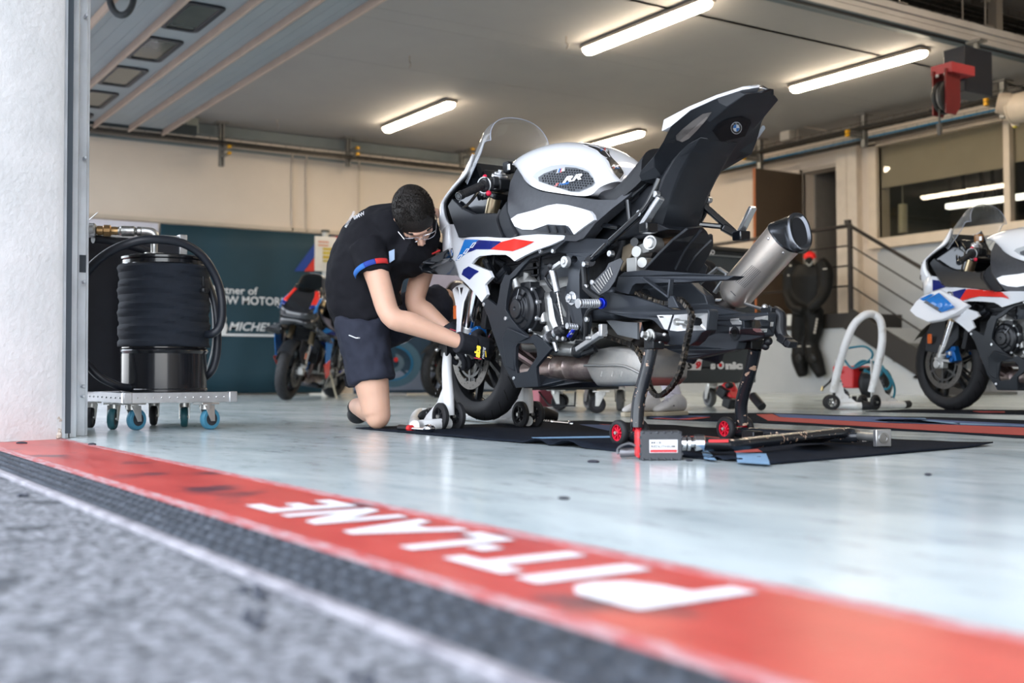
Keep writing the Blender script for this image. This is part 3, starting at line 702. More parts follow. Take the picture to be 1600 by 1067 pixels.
# white banner foot at the right of the teal banner, with a printed motorcycle picture
pb_ = wthing('picture_banner', 'printed banner showing a blue and white racing motorcycle, behind the kneeling mechanic', 'banner', (-12.6, 6, 0))
XP = -12.7
def ppt(px, py, dx=0): q = onx(px, py, XP); return V((XP+dx, q.y, q.z))
m = MB(); a_ = ppt(553, 610); m.bb((XP-.02, a_.y, .02), (XP, 9.3, ppt(640, 385).z)); m.build('board', pm('print_navy', (.02, .045, .08), .5, var=.3, vs=2), pb_)
m = MB(); m.bb((XP, a_.y, .06), (XP+.004, 9.3, .30)); m.build('printed_floor', pm('print_floor', (.20, .24, .34), .5, var=.2, vs=3), pb_)
m = MB(); m.bb((XP, ppt(640, 500).y, ppt(640, 452).z), (XP+.004, 9.3, ppt(640, 420).z)); m.build('printed_haze', pm('print_haze', (.42, .40, .52), .5, var=.1, vs=3), pb_)
def disc(c, ry, rz_, dx, mt_, nm, inner=None):
    m = MB(); n = 40; o_ = [(XP+dx, c.y+ry*math.cos(2*PI*k/n), c.z+rz_*math.sin(2*PI*k/n)) for k in range(n)]
    if inner: i_ = [(XP+dx, c.y+ry*inner*math.cos(2*PI*k/n), c.z+rz_*inner*math.sin(2*PI*k/n)) for k in range(n)]; m.frame(o_, i_, (.001, 0, 0))
    else: m.add(o_, [list(range(n))])
    m.build(nm, mt_, pb_, smoothit=False)
wc = ppt(613, 567)
disc(wc, .40, .30, .006, pm('print_tyre', (.07, .15, .22), .5), 'printed_tyre', .74)
disc(wc, .29, .22, .008, pm('print_blue', (.02, .16, .32), .5), 'printed_rim', .88)
disc(wc, .16, .12, .008, pm('print_disc', (.10, .16, .22), .5), 'printed_disc', .55)
m = MB()
for s_ in range(6):
    a = 2*PI*s_/6+.3; m.bar((XP+.007, wc.y, wc.z), (XP+.007, wc.y+.28*math.cos(a), wc.z+.21*math.sin(a)), .03, .002, (1, 0, 0))
m.bar((XP+.01, wc.y, wc.z), (XP+.01, wc.y+.02, wc.z+.42), .07, .002, (1, 0, 0)); m.build('printed_spokes', pm('print_dark', (.015, .05, .09), .5), pb_)
for poly, cc, nm in (([(602, 512), (612, 540), (632, 536), (650, 522), (640, 500), (618, 494)], (.45, .45, .55), 'printed_fairing'), ([(604, 530), (608, 505), (622, 492), (615, 520)], (.08, .10, .40), 'printed_stripe'), ([(622, 522), (640, 512), (640, 500), (626, 508)], (.55, .05, .03), 'printed_stripe')):
    m = MB(); m.add([ppt(a, b, .009+.001*len(nm) % .004) for a, b in poly], [list(range(len(poly)))]); m.build(nm, pm('p_%s_%d' % (nm, poly[0][0]), cc, .5), pb_, smoothit=False)
m = MB(); c_ = ppt(618, 562, .012); m.ball(c_, (.003, .03, .03), 8, 6); m.build('printed_caliper', pm('p_red', (.6, .02, .02), .5), pb_)
# pale floor plate of the banner stand
for yy, lab in ((a_.y+.05, 'white foot plate at the left end of the printed banner'), (8.2, 'white foot plate at the right end of the printed banner')):
    m = MB(); m.bb((-12.5, yy, .0), (-12.1, yy+.35, .03)); tag(m.build('banner_foot', pm('foot_white', (.6, .6, .62), .5)), lab, 'stand')

# ---- round duct, red reel
t = wthing('ventilation_duct', 'cream round duct with a grey sleeve above the office window', 'duct', ony(1570, 165, 10.9))
c = ony(1568, 166, 10.9); ax = V((1, -.12, .05)).normalized()
a0 = ony(1560, 166, 10.6); d_ = V((1, 0, 0)); rD = .155
m = MB(); a1 = V((a0.x, 10.85, a0.z)); 
m.tube([a1, a1+V((.42, 0, .0))], rD, 24); m.tube([a1+V((-.0, 0, 0)), a1+V((.02, 0, 0))], rD+.008, 24); m.build('sleeve', pm('duct_cream', (.50, .42, .33), .5, var=.1), t)
m = MB(); m.tube([a1+V((-.004, -.0, .01)), a1+V((.01, 0, .01))], rD*.78, 24); m.build('dark_mouth', pm('duct_mouth', (.01, .01, .01), .8), t)
m = MB(); m.tube([a1+V((.38, 0, 0)), a1+V((2.2, 0, 0))], rD+.012, 24); m.build('metal_pipe', pm('duct_metal', (.42, .46, .50), .35, .8), t)
m = MB(); m.cyl(a1+V((-.02, -.05, .05)), a1+V((-.1, -.12, .07)), .12, .105, n=20); m.build('flap', pm('duct_cream2', (.46, .38, .30), .5), t)
m = MB(); p = ony(1586, 192, 10.9); m.box(p, (.07, .05, .07)); o_ = m.build('door_sensor', pm('sensor_white', (.55, .48, .4), .5), bevel=.005); tag(o_, 'small white sensor with a yellow underside below the round duct', 'sensor')
m = MB(); m.cyl(p-V((0, 0, .035)), p-V((0, 0, .05)), .022, n=12); m.build('sensor_eye', pm('sensor_yellow', (.5, .42, .02), .5), o_)
yR = 9.3
t = wthing('hose_reel', 'red metal hose reel bolted to a black box under the ceiling', 'reel', ony(1500, 110, yR))
def rp(px, py, y=yR): return ony(px, py, y)
bx0 = rp(1474, 96); bx1 = rp(1508, 142)
m = MB(); m.bb((bx0.x, yR-.0, bx1.z), (bx1.x+.0, yR+.42, bx0.z+.10)); m.build('black_box', pm('reel_box', (.012, .014, .022), .4), t, bevel=.006)
m = MB(); p = rp(1529, 92, yR+.5); m.bb((p.x-.02, yR+.45, bx1.z+.08), (p.x+.02, yR+.49, ZC)); m.box((p.x, yR+.47, ZC-.01), (.16, .12, .02)); m.build('hanger_post', grey_steel, t)
rc0 = rp(1454, 112, yR-.32); rc1 = rp(1487, 102, yR-.32)
m = MB(); m.bb((rc0.x, yR-.32, rc0.z-.045), (rc1.x, yR+.02, rc0.z+.045)); m.build('red_bracket', pm('reel_red', (.42, .045, .05), .45), t, bevel=.004)
pc = rp(1478, 152, yR-.25); 
m = MB(); m.cyl((pc.x-.05, pc.y, pc.z), (pc.x-.015, pc.y, pc.z), .155, n=28); m.cyl((pc.x+.015, pc.y, pc.z), (pc.x+.05, pc.y, pc.z), .155, n=28); m.build('pulley', pm('pulley_black', (.02, .02, .02), .5), t, bevel=.01)
m = MB(); m.cyl((pc.x-.02, pc.y, pc.z), (pc.x+.02, pc.y, pc.z), .125, n=28); m.build('cable_drum', pm('drum_white', (.55, .5, .45), .5), t)
m = MB()
for sx in (-.075, .06):
    m.prism([(pc.x+sx, pc.y-.10, pc.z+.24), (pc.x+sx, pc.y+.11, pc.z+.24), (pc.x+sx, pc.y+.11, pc.z-.09), (pc.x+sx, pc.y+.04, pc.z-.17), (pc.x+sx, pc.y-.10, pc.z-.17)], (.014, 0, 0))
m.build('cheek_plate', pm('reel_dark_red', (.16, .012, .012), .45), t)
m = MB(); m.cyl((pc.x, pc.y-.1, pc.z-.12), (pc.x, pc.y-.1, pc.z-.30), .009, n=8); m.cyl((pc.x, pc.y-.1, pc.z-.26), (pc.x, pc.y-.1, pc.z-.36), .03, .02, n=12); m.build('cable_end', pm('cable_end', (.08, .07, .06), .5), t)
m = MB()
for s_ in (-.04, .05): m.cyl((pc.x+s_, pc.y-.07, rc0.z-.045), (pc.x+s_, pc.y-.07, rc0.z-.07), .016, n=8)
m.build('bolt', zinc, t)
# ================================================================== MOTORCYCLE
# Written in its own frame: x rearward from the front axle, y to the machine's right, z up; symmetric about y = 0.
import numpy as np
from mathutils.bvhtree import BVHTree
from mathutils.geometry import tessellate_polygon
BO = V((-4.40, 2.71, 0))       # where the near machine stands
def B(px, py, lat):
    P = ony(px, py, BO.y-lat); return V((P.x-BO.x, -lat, P.z))
def panel(m, loops, th=.012, inward=(0, 1, 0), fit=False):
    """outline(s) with depth per point -> a plate with thickness; later loops are holes.
    fit: the depths are smoothed into one gently curved sheet"""
    d0 = sum(p[2] for p in loops[0])/len(loops[0]); loops = [[(p if len(p) == 3 else (p[0], p[1], d0)) for p in lp] for lp in loops]
    tris = tessellate_polygon([[V((p[0], -p[1], 0)) for p in lp] for lp in loops]); allp = [p for lp in loops for p in lp]
    if not fit:
        flat = [B(*p) for p in allp]; n = len(flat); off = V(inward)*th
        fs = [tuple(t) for t in tris]+[tuple(n+i for i in t[::-1]) for t in tris]; k = 0
        for lp in loops:
            for i in range(len(lp)): a, b = k+i, k+(i+1) % len(lp); fs.append((a, b, n+b, n+a))
            k += len(lp)
        m.add(flat+[p+off for p in flat], fs); return m
    cx = sum(p[0] for p in loops[0])/len(loops[0]); cy = sum(p[1] for p in loops[0])/len(loops[0])
    fn = lambda x, y: [1, (x-cx)/50, (y-cy)/50, ((x-cx)/50)**2, (x-cx)*(y-cy)/2500, ((y-cy)/50)**2][:6 if len(loops[0]) > 9 else 3]
    A = np.array([fn(p[0], p[1]) for p in loops[0]]); co = np.linalg.lstsq(A, np.array([p[2] for p in loops[0]]), rcond=None)[0]
    lat = lambda x, y: float(np.dot(fn(x, y), co))
    bm = bmesh.new(); vs = [bm.verts.new((p[0], p[1], 0)) for p in allp]
    for t in tris:
        try: bm.faces.new([vs[i] for i in t])
        except ValueError: pass
    for _ in range(5):
        es = [e for e in bm.edges if e.calc_length() > 9]
        if not es: break
        bmesh.ops.subdivide_edges(bm, edges=es, cuts=1); bmesh.ops.triangulate(bm, faces=bm.faces)
    bmesh.ops.beautify_fill(bm, faces=bm.faces, edges=[e for e in bm.edges if not e.is_boundary])
    bm.verts.index_update(); F = [B(v.co.x, v.co.y, lat(v.co.x, v.co.y)) for v in bm.verts]; n = len(F); off = V(inward)*th
    fs = [tuple(v.index for v in f.verts) for f in bm.faces]; fs += [tuple(n+i for i in f[::-1]) for f in fs]
    fs += [(e.verts[0].index, e.verts[1].index, n+e.verts[1].index, n+e.verts[0].index) for e in bm.edges if e.is_boundary]
    bm.free(); m.add(F+[p+off for p in F], fs); return m
def shell(m, T, E, n=8, pw=.75, closed=True, ends=True):
    """smooth body from a centre line T to side edge lines E, both sides"""
    k = 4; T = smooth([V(p) for p in T], k); E = smooth([V(p) for p in E], k); rows = []
    for t, e in zip(T, E):
        r = []
        for i in range(-n, n+1):
            a = PI/2*abs(i)/n; s_ = math.sin(a)**pw; c_ = math.cos(a)**pw; sg = -1 if i < 0 else 1
            r.append(V((e.x+(t.x-e.x)*c_, sg*abs(e.y)*s_, e.z+(t.z-e.z)*c_)))
        rows.append(r)
    m.rings(rows, closed=False)
    if closed: m.rings([[r[0], r[-1]] for r in rows], closed=False)
    if ends: m.add(rows[0], [list(range(len(rows[0])))]); m.add(rows[-1], [list(range(len(rows[-1])))])
    return m
class Decal:
    def __init__(s, mb):
        fs = []
        for f in mb.f:
            for i in range(1, len(f)-1): fs.append((f[0], f[i], f[i+1]))
        s.t = BVHTree.FromPolygons([tuple(p) for p in mb.v], fs); s.last = 4.0
    def hit(s, px, py, off=.003):
        d = ray(px, py).normalized(); o = CAM-BO
        h = s.t.ray_cast(o, d)
        if h[0] is None:
            return o+d*(s.last-off)
        s.last = (h[0]-o).length
        return o+d*(s.last-off)
    def poly(s, pts, off=.003, cuts=1, m=None):
        bm = bmesh.new(); vs = [bm.verts.new((p[0], p[1], 0)) for p in pts]; bm.faces.new(vs)
        bmesh.ops.triangulate(bm, faces=bm.faces)
        for _ in range(cuts): bmesh.ops.subdivide_edges(bm, edges=bm.edges, cuts=1, use_grid_fill=True)
        m = m or MB(); bm.verts.index_update()
        m.add([s.hit(v.co.x, v.co.y, off) for v in bm.verts], [[v.index for v in f.verts] for f in bm.faces]); bm.free(); return m
    def text(s, body, px, py, ang, h, w_=None, shear=0, bold=.02, off=.004, sp=1.0):
        cu = bpy.data.curves.new('t', 'FONT'); cu.body = body; cu.size = 1; cu.offset = bold; cu.shear = shear; cu.resolution_u = 2; cu.space_character = sp
        to = bpy.data.objects.new('t', cu); me = bpy.data.meshes.new_from_object(to)
        xs = [v.co.x for v in me.vertices]; x0 = min(xs); k = (w_/(max(xs)-x0)) if w_ else h/.72; a = math.radians(ang); m = MB()
        vs = []
        for v in me.vertices:
            u, q = (v.co.x-x0)*k, v.co.y*h/.72
            vs.append(s.hit(px+u*math.cos(a)-q*math.sin(a), py-u*math.sin(a)-q*math.cos(a), off))
        m.add(vs, [list(p.vertices) for p in me.polygons])
        bpy.data.objects.remove(to); bpy.data.curves.remove(cu); bpy.data.meshes.remove(me); return m
def circ(px, py, rx, ry, n=20, a0=0, a1=360, rot=0):
    o = []; r = math.radians(rot)
    for k in range(n+(0 if a1-a0 == 360 else 1)):
        a = math.radians(a0+(a1-a0)*k/n); x_, y_ = rx*math.cos(a), ry*math.sin(a)
        o.append((px+x_*math.cos(r)-y_*math.sin(r), py-(x_*math.sin(r)+y_*math.cos(r))))
    return o

carbon = pm('satin_grey_panel', (.055, .058, .066), .40, .25, var=.10, vs=60, bump=.05, bs=600)
satin_black = pm('satin_black_panel', (.012, .014, .018), .48, var=.12, vs=20, bump=.05, bs=300)
frame_grey = pm('frame_grey', (.036, .041, .050), .40, .4, var=.08, vs=12)
engine_alu = pm('engine_aluminium', (.34, .34, .33), .42, .85, var=.2, vs=12, bump=.15, bs=60)
engine_dark = pm('engine_dark', (.022, .023, .026), .5, .4, var=.25, vs=15, bump=.2, bs=60)
gold = pm('fork_gold', (.52, .42, .27), .28, .95, var=.06, vs=30)
cal_blue = pm('caliper_blue', (.004, .10, .34), .35, .3, var=.06)
heat = two_tone('heated_steel', (.34, .25, .25), (.62, .52, .47), 9, .35, .62, .34, .12, 60)
heat.node_tree.nodes['Principled BSDF'].inputs['Metallic'].default_value = .85
titan = two_tone('brushed_titanium', (.52, .51, .50), (.70, .62, .55), 3, .35, .65, .42, .06, 200)
titan.node_tree.nodes['Principled BSDF'].inputs['Metallic'].default_value = .9
chain_m = two_tone('chain_steel', (.018, .017, .016), (.20, .16, .12), 60, .5, .66, .4, .1, 60)
chain_m.node_tree.nodes['Principled BSDF'].inputs['Metallic'].default_value = .7
glassy = thin_glass('clear_screen', (.90, .90, .89), .02, .10)
smoke_glass = thin_glass('smoked_screen', (.10, .10, .11), .02, .02, (.05, .05, .06))
orange = pm('orange_reflector', (.55, .10, .01), .25, var=.1, vs=90, coat=.5)
seat_m = pm('seat_vinyl', (.013, .014, .017), .55, var=.1, vs=40, bump=.12, bs=250)
ano_blue = pm('anodised_blue', (.01, .03, .50), .3, .7, var=.03)
disc_m = pm('disc_steel', (.15, .14, .13), .42, .9, var=.1, vs=20)
grey_pad = pm('tank_pad_grey', (.085, .092, .105), .6, var=.08, vs=50)

def wheel(root, cx, cz, r, wd, disc_r, name, rimmat, two=True):
    c = V((cx, 0, cz)); ax = (0, 1, 0); h = wd/2
    prof = []
    for k in range(21):
        a = -PI*.5+PI*k/20*1.0; a = -1.75+3.5*k/20
        prof.append((r-h*.92+h*.92*math.cos(a)*1.0, h*math.sin(a) if abs(a) < PI/2 else h*math.sin(a)))
    prof = [(r-.085, -h*.70), (r-.072, -h*.86)]+[(r-h*.95*(1-math.cos(a)), h*math.sin(a)) for a in [(-1.30+2.6*k/14) for k in range(15)]]+[(r-.072, h*.86), (r-.085, h*.70)]
    m = MB(); m.lathe(c, ax, prof, 72, cap=False); ty = m.build(name+'_tyre', rubber, root, sharp=60)
    m = MB()   # sipes cut in the tread, as thin raised ribs of the tread pattern
    for k in range(26):
        a = 2*PI*k/26
        for sg in (-1, 1):
            p = []
            for q in (0, .5, 1):
                aa = a+sg*.04+.16*q; lat_ = sg*h*(.25+.50*q); rr = r-h*.95*(1-math.cos(math.asin(min(1, abs(lat_)/h))))+.0005
                p.append(c+V((rr*math.cos(aa), lat_, rr*math.sin(aa))))
            m.tube(p, .0022, 4)
    m.build('tread_groove', pm('groove_black', (.004, .004, .004), .9, var=0), ty)
    m = MB(); rr = r-.07
    m.lathe(c, ax, [(rr+.002, -h*.72), (rr+.010, -h*.80), (rr-.004, -h*.80), (rr-.016, -h*.5), (rr-.022, 0), (rr-.016, h*.5), (rr-.004, h*.80), (rr+.010, h*.80), (rr+.002, h*.72)], 64, cap=False)
    m.lathe(c, ax, [(.020, -h*.62), (.042, -h*.62), (.046, 0), (.042, h*.62), (.020, h*.62)], 24)
    for k in range(5):
        for dd in (-.13, .13):
            a = 2*PI*k/5+.5
            p0 = c+V((.035*math.cos(a+dd*2.2), 0, .035*math.sin(a+dd*2.2))); p1 = c+V(((rr-.016)*math.cos(a+dd*1.4), 0, (rr-.016)*math.sin(a+dd*1.4)))
            m.bar(p0, p1, .020, .030, (0, 1, 0))
    m.build(name+'_rim', rimmat, root, bevel=.003)
    for sg in ((-1, 1) if two else (-1,)):
        m = MB(); y_ = sg*(h+.012 if wd < .15 else .07); cc = c+V((0, y_, 0)); n = 60
        cy = lambda rad, yy, k: cc+V((rad*math.cos(2*PI*k/n), yy, rad*math.sin(2*PI*k/n)))
        m.lathe(cc, ax, [(disc_r, -.003), (disc_r, .003), (disc_r-.036, .003), (disc_r-.036, -.003)], 64, closed=True)
        dk = m.build('brake_disc', disc_m, root)
        m = MB()
        for k in range(6):
            a = 2*PI*k/6+.2; m.bar(cc+V((.03*math.cos(a), 0, .03*math.sin(a))), cc+V(((disc_r-.030)*math.cos(a+.25), 0, (disc_r-.030)*math.sin(a+.25))), .016, .005, ax)
        m.lathe(cc, ax, [(disc_r-.052, -.002), (disc_r-.052, .002), (disc_r-.064, .002), (disc_r-.064, -.002)], 40, closed=True)
        for k in range(10):
            a = 2*PI*k/10; m.cyl(cc+V(((disc_r-.038)*math.cos(a), -.006, (disc_r-.038)*math.sin(a))), cc+V(((disc_r-.038)*math.cos(a), .006, (disc_r-.038)*math.sin(a))), .008, n=10)
        m.build('disc_carrier', pm('carrier_dark', (.10, .10, .10), .4, .8), dk)
        m = MB()
        for k in range(36):
            a = 2*PI*k/36; q = disc_r-.009-.009*(k % 3); m.cyl(cc+V((q*math.cos(a), sg*.0032, q*math.sin(a))), cc+V((q*math.cos(a), sg*.0036, q*math.sin(a))), .0025, n=6)
        m.build('disc_holes', pm('hole_black', (.008, .008, .008), .8, var=0), dk)

def roundel(dec, px, py, rx, ry, parent, rot=0, base=0):
    wm = pm('emblem_white', (.75, .76, .78), .3, var=0); bm_ = pm('emblem_blue', (.02, .17, .50), .3, var=0); bk = pm('emblem_black', (.01, .01, .012), .3, var=0)
    em = dec.poly(circ(px, py, rx, ry, 24), .003+base, 0).build('emblem', wm, parent, smoothit=False)
    dec.poly(circ(px, py, rx*.93, ry*.93, 24), .0038+base, 0).build('emblem_ring', bk, em, smoothit=False)
    dec.poly(circ(px, py, rx*.60, ry*.60, 24), .0046+base, 0).build('emblem_field', wm, em, smoothit=False)
    for a in (90, 270): dec.poly([(px, py)]+circ(px, py, rx*.58, ry*.58, 6, a, a+90), .0054+base, 0).build('emblem_quarter', bm_, em, smoothit=False)
    m = MB()
    for ch, a in (('B', 130), ('M', 90), ('W', 50)):
        cx, cy = px+rx*.76*math.cos(math.radians(a)), py-ry*.76*math.sin(math.radians(a))
        t = dec.text(ch, cx-rx*.12, cy+ry*.10, a-90, ry*.24, rx*.22, off=.0054+base, bold=.0); m.add(t.v, t.f)
    m.build('emblem_letters', wm, em, smoothit=False)

FAIR = {}
def motorcycle(name, label, loc, rz, st):
    """st: colours and fittings of this machine"""
    R = thing(name, label, 'motorcycle', loc, rz, st.get('group'), rx=st.get('lean', 0), ry=st.get('pitch', 0))
    body, second = st['body'], st['second']
    # ---- wheels
    wheel(R, 0.0, .335, .300, .120, .160, 'front', black_metal)
    if st['rear']: wheel(R, 1.53, .395, .318, .190, .110, 'rear', black_metal, two=False)
    # ---- fork: gold tubes, chromed sliders, cast feet
    hd = B(780, 278, .115); ft = V((.012, -.115, .355))
    d = (ft-hd)
    for sg in (1, -1):
        f = lambda t, dx=0: V(((hd+d*t).x+dx, (hd+d*t).y*sg, (hd+d*t).z))
        m = MB(); m.cyl(f(.0), f(.62), .031, n=22); ft_ = m.build('fork_tube', gold, R)
        m = MB(); m.cyl(f(.62), f(.90), .028, n=20); m.build('fork_slider', chrome, ft_)
        m = MB(); m.cyl(f(.58), f(.635), .034, n=22); m.build('fork_seal', gold, ft_)
        m = MB(); m.cyl(f(-.018), f(.0), .034, n=26); m.cyl(f(-.030), f(-.018), .024, n=22); m.cyl(f(-.045), f(-.030), .012, n=6); m.build('fork_cap', bare_alu, ft_, bevel=.002)
        m = MB(); m.cyl(f(.86), f(.97), .030, .033, n=18); m.box((.012, -.105*sg, .345), (.075, .050, .075)); m.bar(f(.93, .01), f(.93, .085), .03, .045, (0, 1, 0)); m.cyl((0, -.14*sg, .335), (0, -.06*sg, .335), .028, n=18); m.bar(f(.99, .0), f(1.0, .10), .02, .03, (0, 1, 0)); m.build('fork_foot', pm('cast_silver', (.55, .55, .54), .42, .7), R, bevel=.006)
        m = MB(); cx, cz = .118, .40
        m.box((cx, -.095*sg, cz), (.046, .052, .098), Matrix.Rotation(-.35, 3, 'Y')); m.box((cx-.022, -.100*sg, cz), (.03, .075, .045), Matrix.Rotation(-.35, 3, 'Y'))
        for q in (-.036, .036): m.cyl((cx+.012+q*.35, -.125*sg, cz+q), (cx+.012+q*.35, -.132*sg, cz+q), .016, n=14)
        cb = m.build('brake_caliper', st.get('caliper', cal_blue), R, bevel=.008)
        m = MB(); m.tube([(.10, -.12*sg, .47), (.075, -.13*sg, .54), (.05, -.10*sg, .62), (.12, -.07*sg, .70)], .0045, 6, k=5); m.build('brake_hose', black_plastic, cb)
    m = MB(); m.box((.285, 0, 1.005), (.085, .30, .028), Matrix.Rotation(.40, 3, 'Y')); m.cyl((.30, 0, 1.0), (.295, 0, 1.03), .022, n=16); m.build('top_clamp', black_metal, R, bevel=.008)
    m = MB(); m.box((.215, 0, .80), (.095, .30, .05), Matrix.Rotation(.40, 3, 'Y')); m.build('bottom_clamp', black_metal, R, bevel=.008)
    if st['fender']:
        m = MB(); rows = []
        for k in range(15):
            a = math.radians(28+118*k/14); rr = .322
            rows.append([V((rr*math.cos(a)*1.0, y_, .335+rr*math.sin(a)-abs(y_)**2*6)) for y_ in (-.078, -.06, -.03, 0, .03, .06, .078)])
        m.rings(rows, closed=False)
        for sg in (-1, 1):
            m.prism([(-.05, sg*.085, .66), (.15, sg*.085, .64), (.16, sg*.10, .50), (.07, sg*.135, .40), (-.09, sg*.135, .42), (-.12, sg*.09, .55)], (0, sg*.010, 0))
        m.build('front_fender', st['fender'], R, bevel=.004, solid=.0)
        m = MB(); m.box((-.045, -.149, .50), (.035, .008, .062)); m.build('side_reflector', orange, R, bevel=.002)
    else:
        m = MB()
        panel(m, [[(706, 453, .165), (712, 447, .165), (722, 442, .160), (732, 452, .158), (724, 472, .162), (720, 500, .165), (718, 525, .165), (712, 525, .165), (713, 500, .165), (711, 475, .165)], [(717, 449.5), (723, 449), (719.5, 464)]], .008); m.mirror(); m.build('fender_stay', white_paint, R, bevel=.004)
        m = MB(); p = B(711.5, 488, .162); m.box(p, (.028, .008, .060)); m.build('side_reflector', orange, R, bevel=.002)
    # ---- engine and inner masses
    m = MB()
    m.bb((.50, -.15, .33), (.88, .15, .62)); m.bb((.58, -.13, .345), (.95, .13, .44)); m.prism([B(842, 452, .168), B(860, 455, .168), B(866, 495, .168), B(878, 528, .165), B(856, 546, .165), B(836, 536, .165), B(848, 505, .168)], (0, .12, 0)); m.prism([B(800, 433, .165), B(822, 425, .165), B(838, 445, .165), B(815, 455, .165)], (0, .1, 0))
    m.build('engine_block', engine_alu, R, bevel=.03)
    m = MB(); m.prism([(.38, -.14, .40), (.62, -.14, .56), (.66, -.14, .80), (.34, -.14, .80)], (0, .28, 0))
    for k in range(5): m.prism([(.37-.004*k, -.15, .60+k*.03), (.64, -.15, .60+k*.03), (.64, -.15, .61+k*.03), (.37-.004*k, -.15, .61+k*.03)], (0, .30, 0))
    m.build('cylinder_block', engine_dark, R, bevel=.004)
    m = MB(); m.prism([(.28, -.16, .74), (.64, -.18, .72), (.70, -.18, .80), (.34, -.16, .86)], (0, .34, 0)); m.build('cylinder_head', engine_dark, R, bevel=.01)
    # ribbed casting seen behind the round cover
    m = MB()
    for a, b, r_ in (((846, 478, .17), (850, 505, .17), .016), ((851, 470, .16), (853, 482, .16), .012), ((842, 520, .17), (838, 534, .17), .022), ((855, 510, .16), (862, 530, .16), .018), ((806, 436, .15), (810, 452, .15), .022), ((824, 425, .15), (822, 445, .15), .016), ((846, 525, .17), (848, 540, .17), .022), ((860, 545, .15), (900, 548, .15), .024)):
        m.cyl(B(*a), B(*b), r_, n=12)
    m.build('engine_casting', engine_alu, R, bevel=.004)
    # round cover on the left, and one on the right
    for sg in (1, -1):
        c = B(824, 483, .185); c = V((c.x, c.y*sg, c.z)); ax = V((0, -sg, 0))
        m = MB(); m.lathe(c, ax, [(.100, -.06), (.100, .010), (.091, .013), (.089, .030), (.078, .038), (.060, .040), (.055, .048), (.040, .050), (.037, .060), (.016, .061), (.008, .061), (.006, .057), (.001, .057)], 40)
        m.box(c+V((.02, -sg*.0, .080)), (.07, .045, .05)); cv = m.build('clutch_cover', pm('cover_black', (.012, .013, .016), .32, .3, var=.08), R, bevel=.004, sharp=25)
        for k in range(9):
            m = MB(); a = 2*PI*k/9+.25; p = c+V((.091*math.cos(a), 0, .091*math.sin(a))); m.cyl(p, p+ax*.018, .0105, n=12); m.cyl(p+ax*.018, p+ax*.021, .0075, .005, n=8); m.build('cover_bolt', bare_alu, cv)
        m = MB()
        for a in (.9, 1.5, -.7): m.bar(c+ax*.050+V((.036*math.cos(a), 0, .036*math.sin(a))), c+ax*.040+V((.078*math.cos(a), 0, .078*math.sin(a))), .004, .008, ax)
        m.build('cover_rib', black_gloss, cv)
    # radiator
    m = MB(); m.box((.30, 0, .60), (.035, .34, .34), Matrix.Rotation(.25, 3, 'Y')); m.build('radiator', engine_dark, R, bevel=.004)
    m = MB()
    for a, b, r_ in (((760, 405, .18), (775, 440, .16), .020), ((775, 438, .17), (792, 420, .17), .018), ((765, 400, .15), (790, 415, .15), .014), ((757, 455, .16), (768, 470, .16), .010)):
        m.cyl(B(*a), B(*b), r_, n=10)
    for q in range(2): m.tube([B(762, 412, .2), B(770, 430, .2), B(780, 440, .19), B(795, 425, .19)], .010, 8, k=4)
    m.mirror(); m.build('coolant_hose', satin_black, R)
    # airbox flank behind the frame opening
    m = MB(); panel(m, [[(822, 410, .13), (850, 396, .13), (884, 391, .13), (892, 405, .13), (890, 452, .13), (868, 462, .13), (850, 461, .13), (835, 450, .13), (822, 430, .13)]], .24); m.build('airbox', frame_grey, R, bevel=.01)
    m = MB(); m.prism([B(832, 410, .140), B(838, 409, .140), B(843, 440, .140), B(834, 441, .140)], (0, .01, 0)); m.prism([B(845, 405, .136), B(885, 396, .136), B(876, 410, .136), B(850, 414, .136)], (0, .01, 0)); m.mirror(); m.build('airbox_rib', satin_black, R, bevel=.003)
    # core, so nothing shows through between the panels
    m = MB(); m.prism([(.20, -.09, .78), (.30, -.09, .92), (.62, -.12, .93), (1.12, -.08, .86), (1.10, -.08, .72), (.95, -.10, .45), (.85, -.12, .36), (.50, -.12, .36), (.36, -.10, .60)], (0, .20, 0)); m.build('inner_core', engine_dark, R, bevel=.01)
    # ---- main frame and swingarm pivot
    m = MB()
    panel(m, [[(866, 394, .185), (880, 380, .19), (893, 373, .19), (920, 372, .185), (950, 374, .17), (949, 383, .165), (930, 394, .17), (918, 401, .175), (908, 412, .19), (905, 428, .195), (905, 470, .195), (910, 500, .19), (908, 522, .19), (898, 520, .19), (893, 500, .19), (882, 462, .19), (887, 440, .19), (889, 408, .19), (884, 396, .188)], circ(897, 405, 5, 5.5, 12)], .045)
    m.mirror(); fr = m.build('main_frame', frame_grey, R, bevel=.006)
    m = MB(); panel(m, [[(858, 455, .16), (888, 445, .16), (890, 510, .16), (896, 530, .16), (880, 530, .16), (868, 505, .16), (858, 470, .16)], [(866, 474), (872, 466), (884, 490), (883, 497), (875, 493)]], .05); m.mirror(); m.build('frame_web', satin_black, R, bevel=.006)
    m = MB(); p = B(893, 466, .20); m.cyl(p, p+V((0, .02, 0)), .026, n=20); m.cyl(p-V((0, .016, 0)), p, .018, n=6); m.cyl(p-V((0, .022, 0)), p-V((0, .01, 0)), .009, n=12); m.mirror(); m.build('pivot_nut', bare_alu, fr, bevel=.001)
    # ---- subframe tubes
    m = MB()
    up1 = [B(912, 366, .15), B(940, 343, .145), B(975, 316, .13), (B(1003, 292, .11)), B(1012, 282, .10)]
    lo1 = [B(922, 408, .16), B(950, 380, .155), B(985, 348, .145), B(1008, 326, .135), B(1022, 300, .122), B(1030, 280, .11)]
    m.tube(up1, .0125, 12, k=3); m.tube(lo1, .0135, 12, k=3)
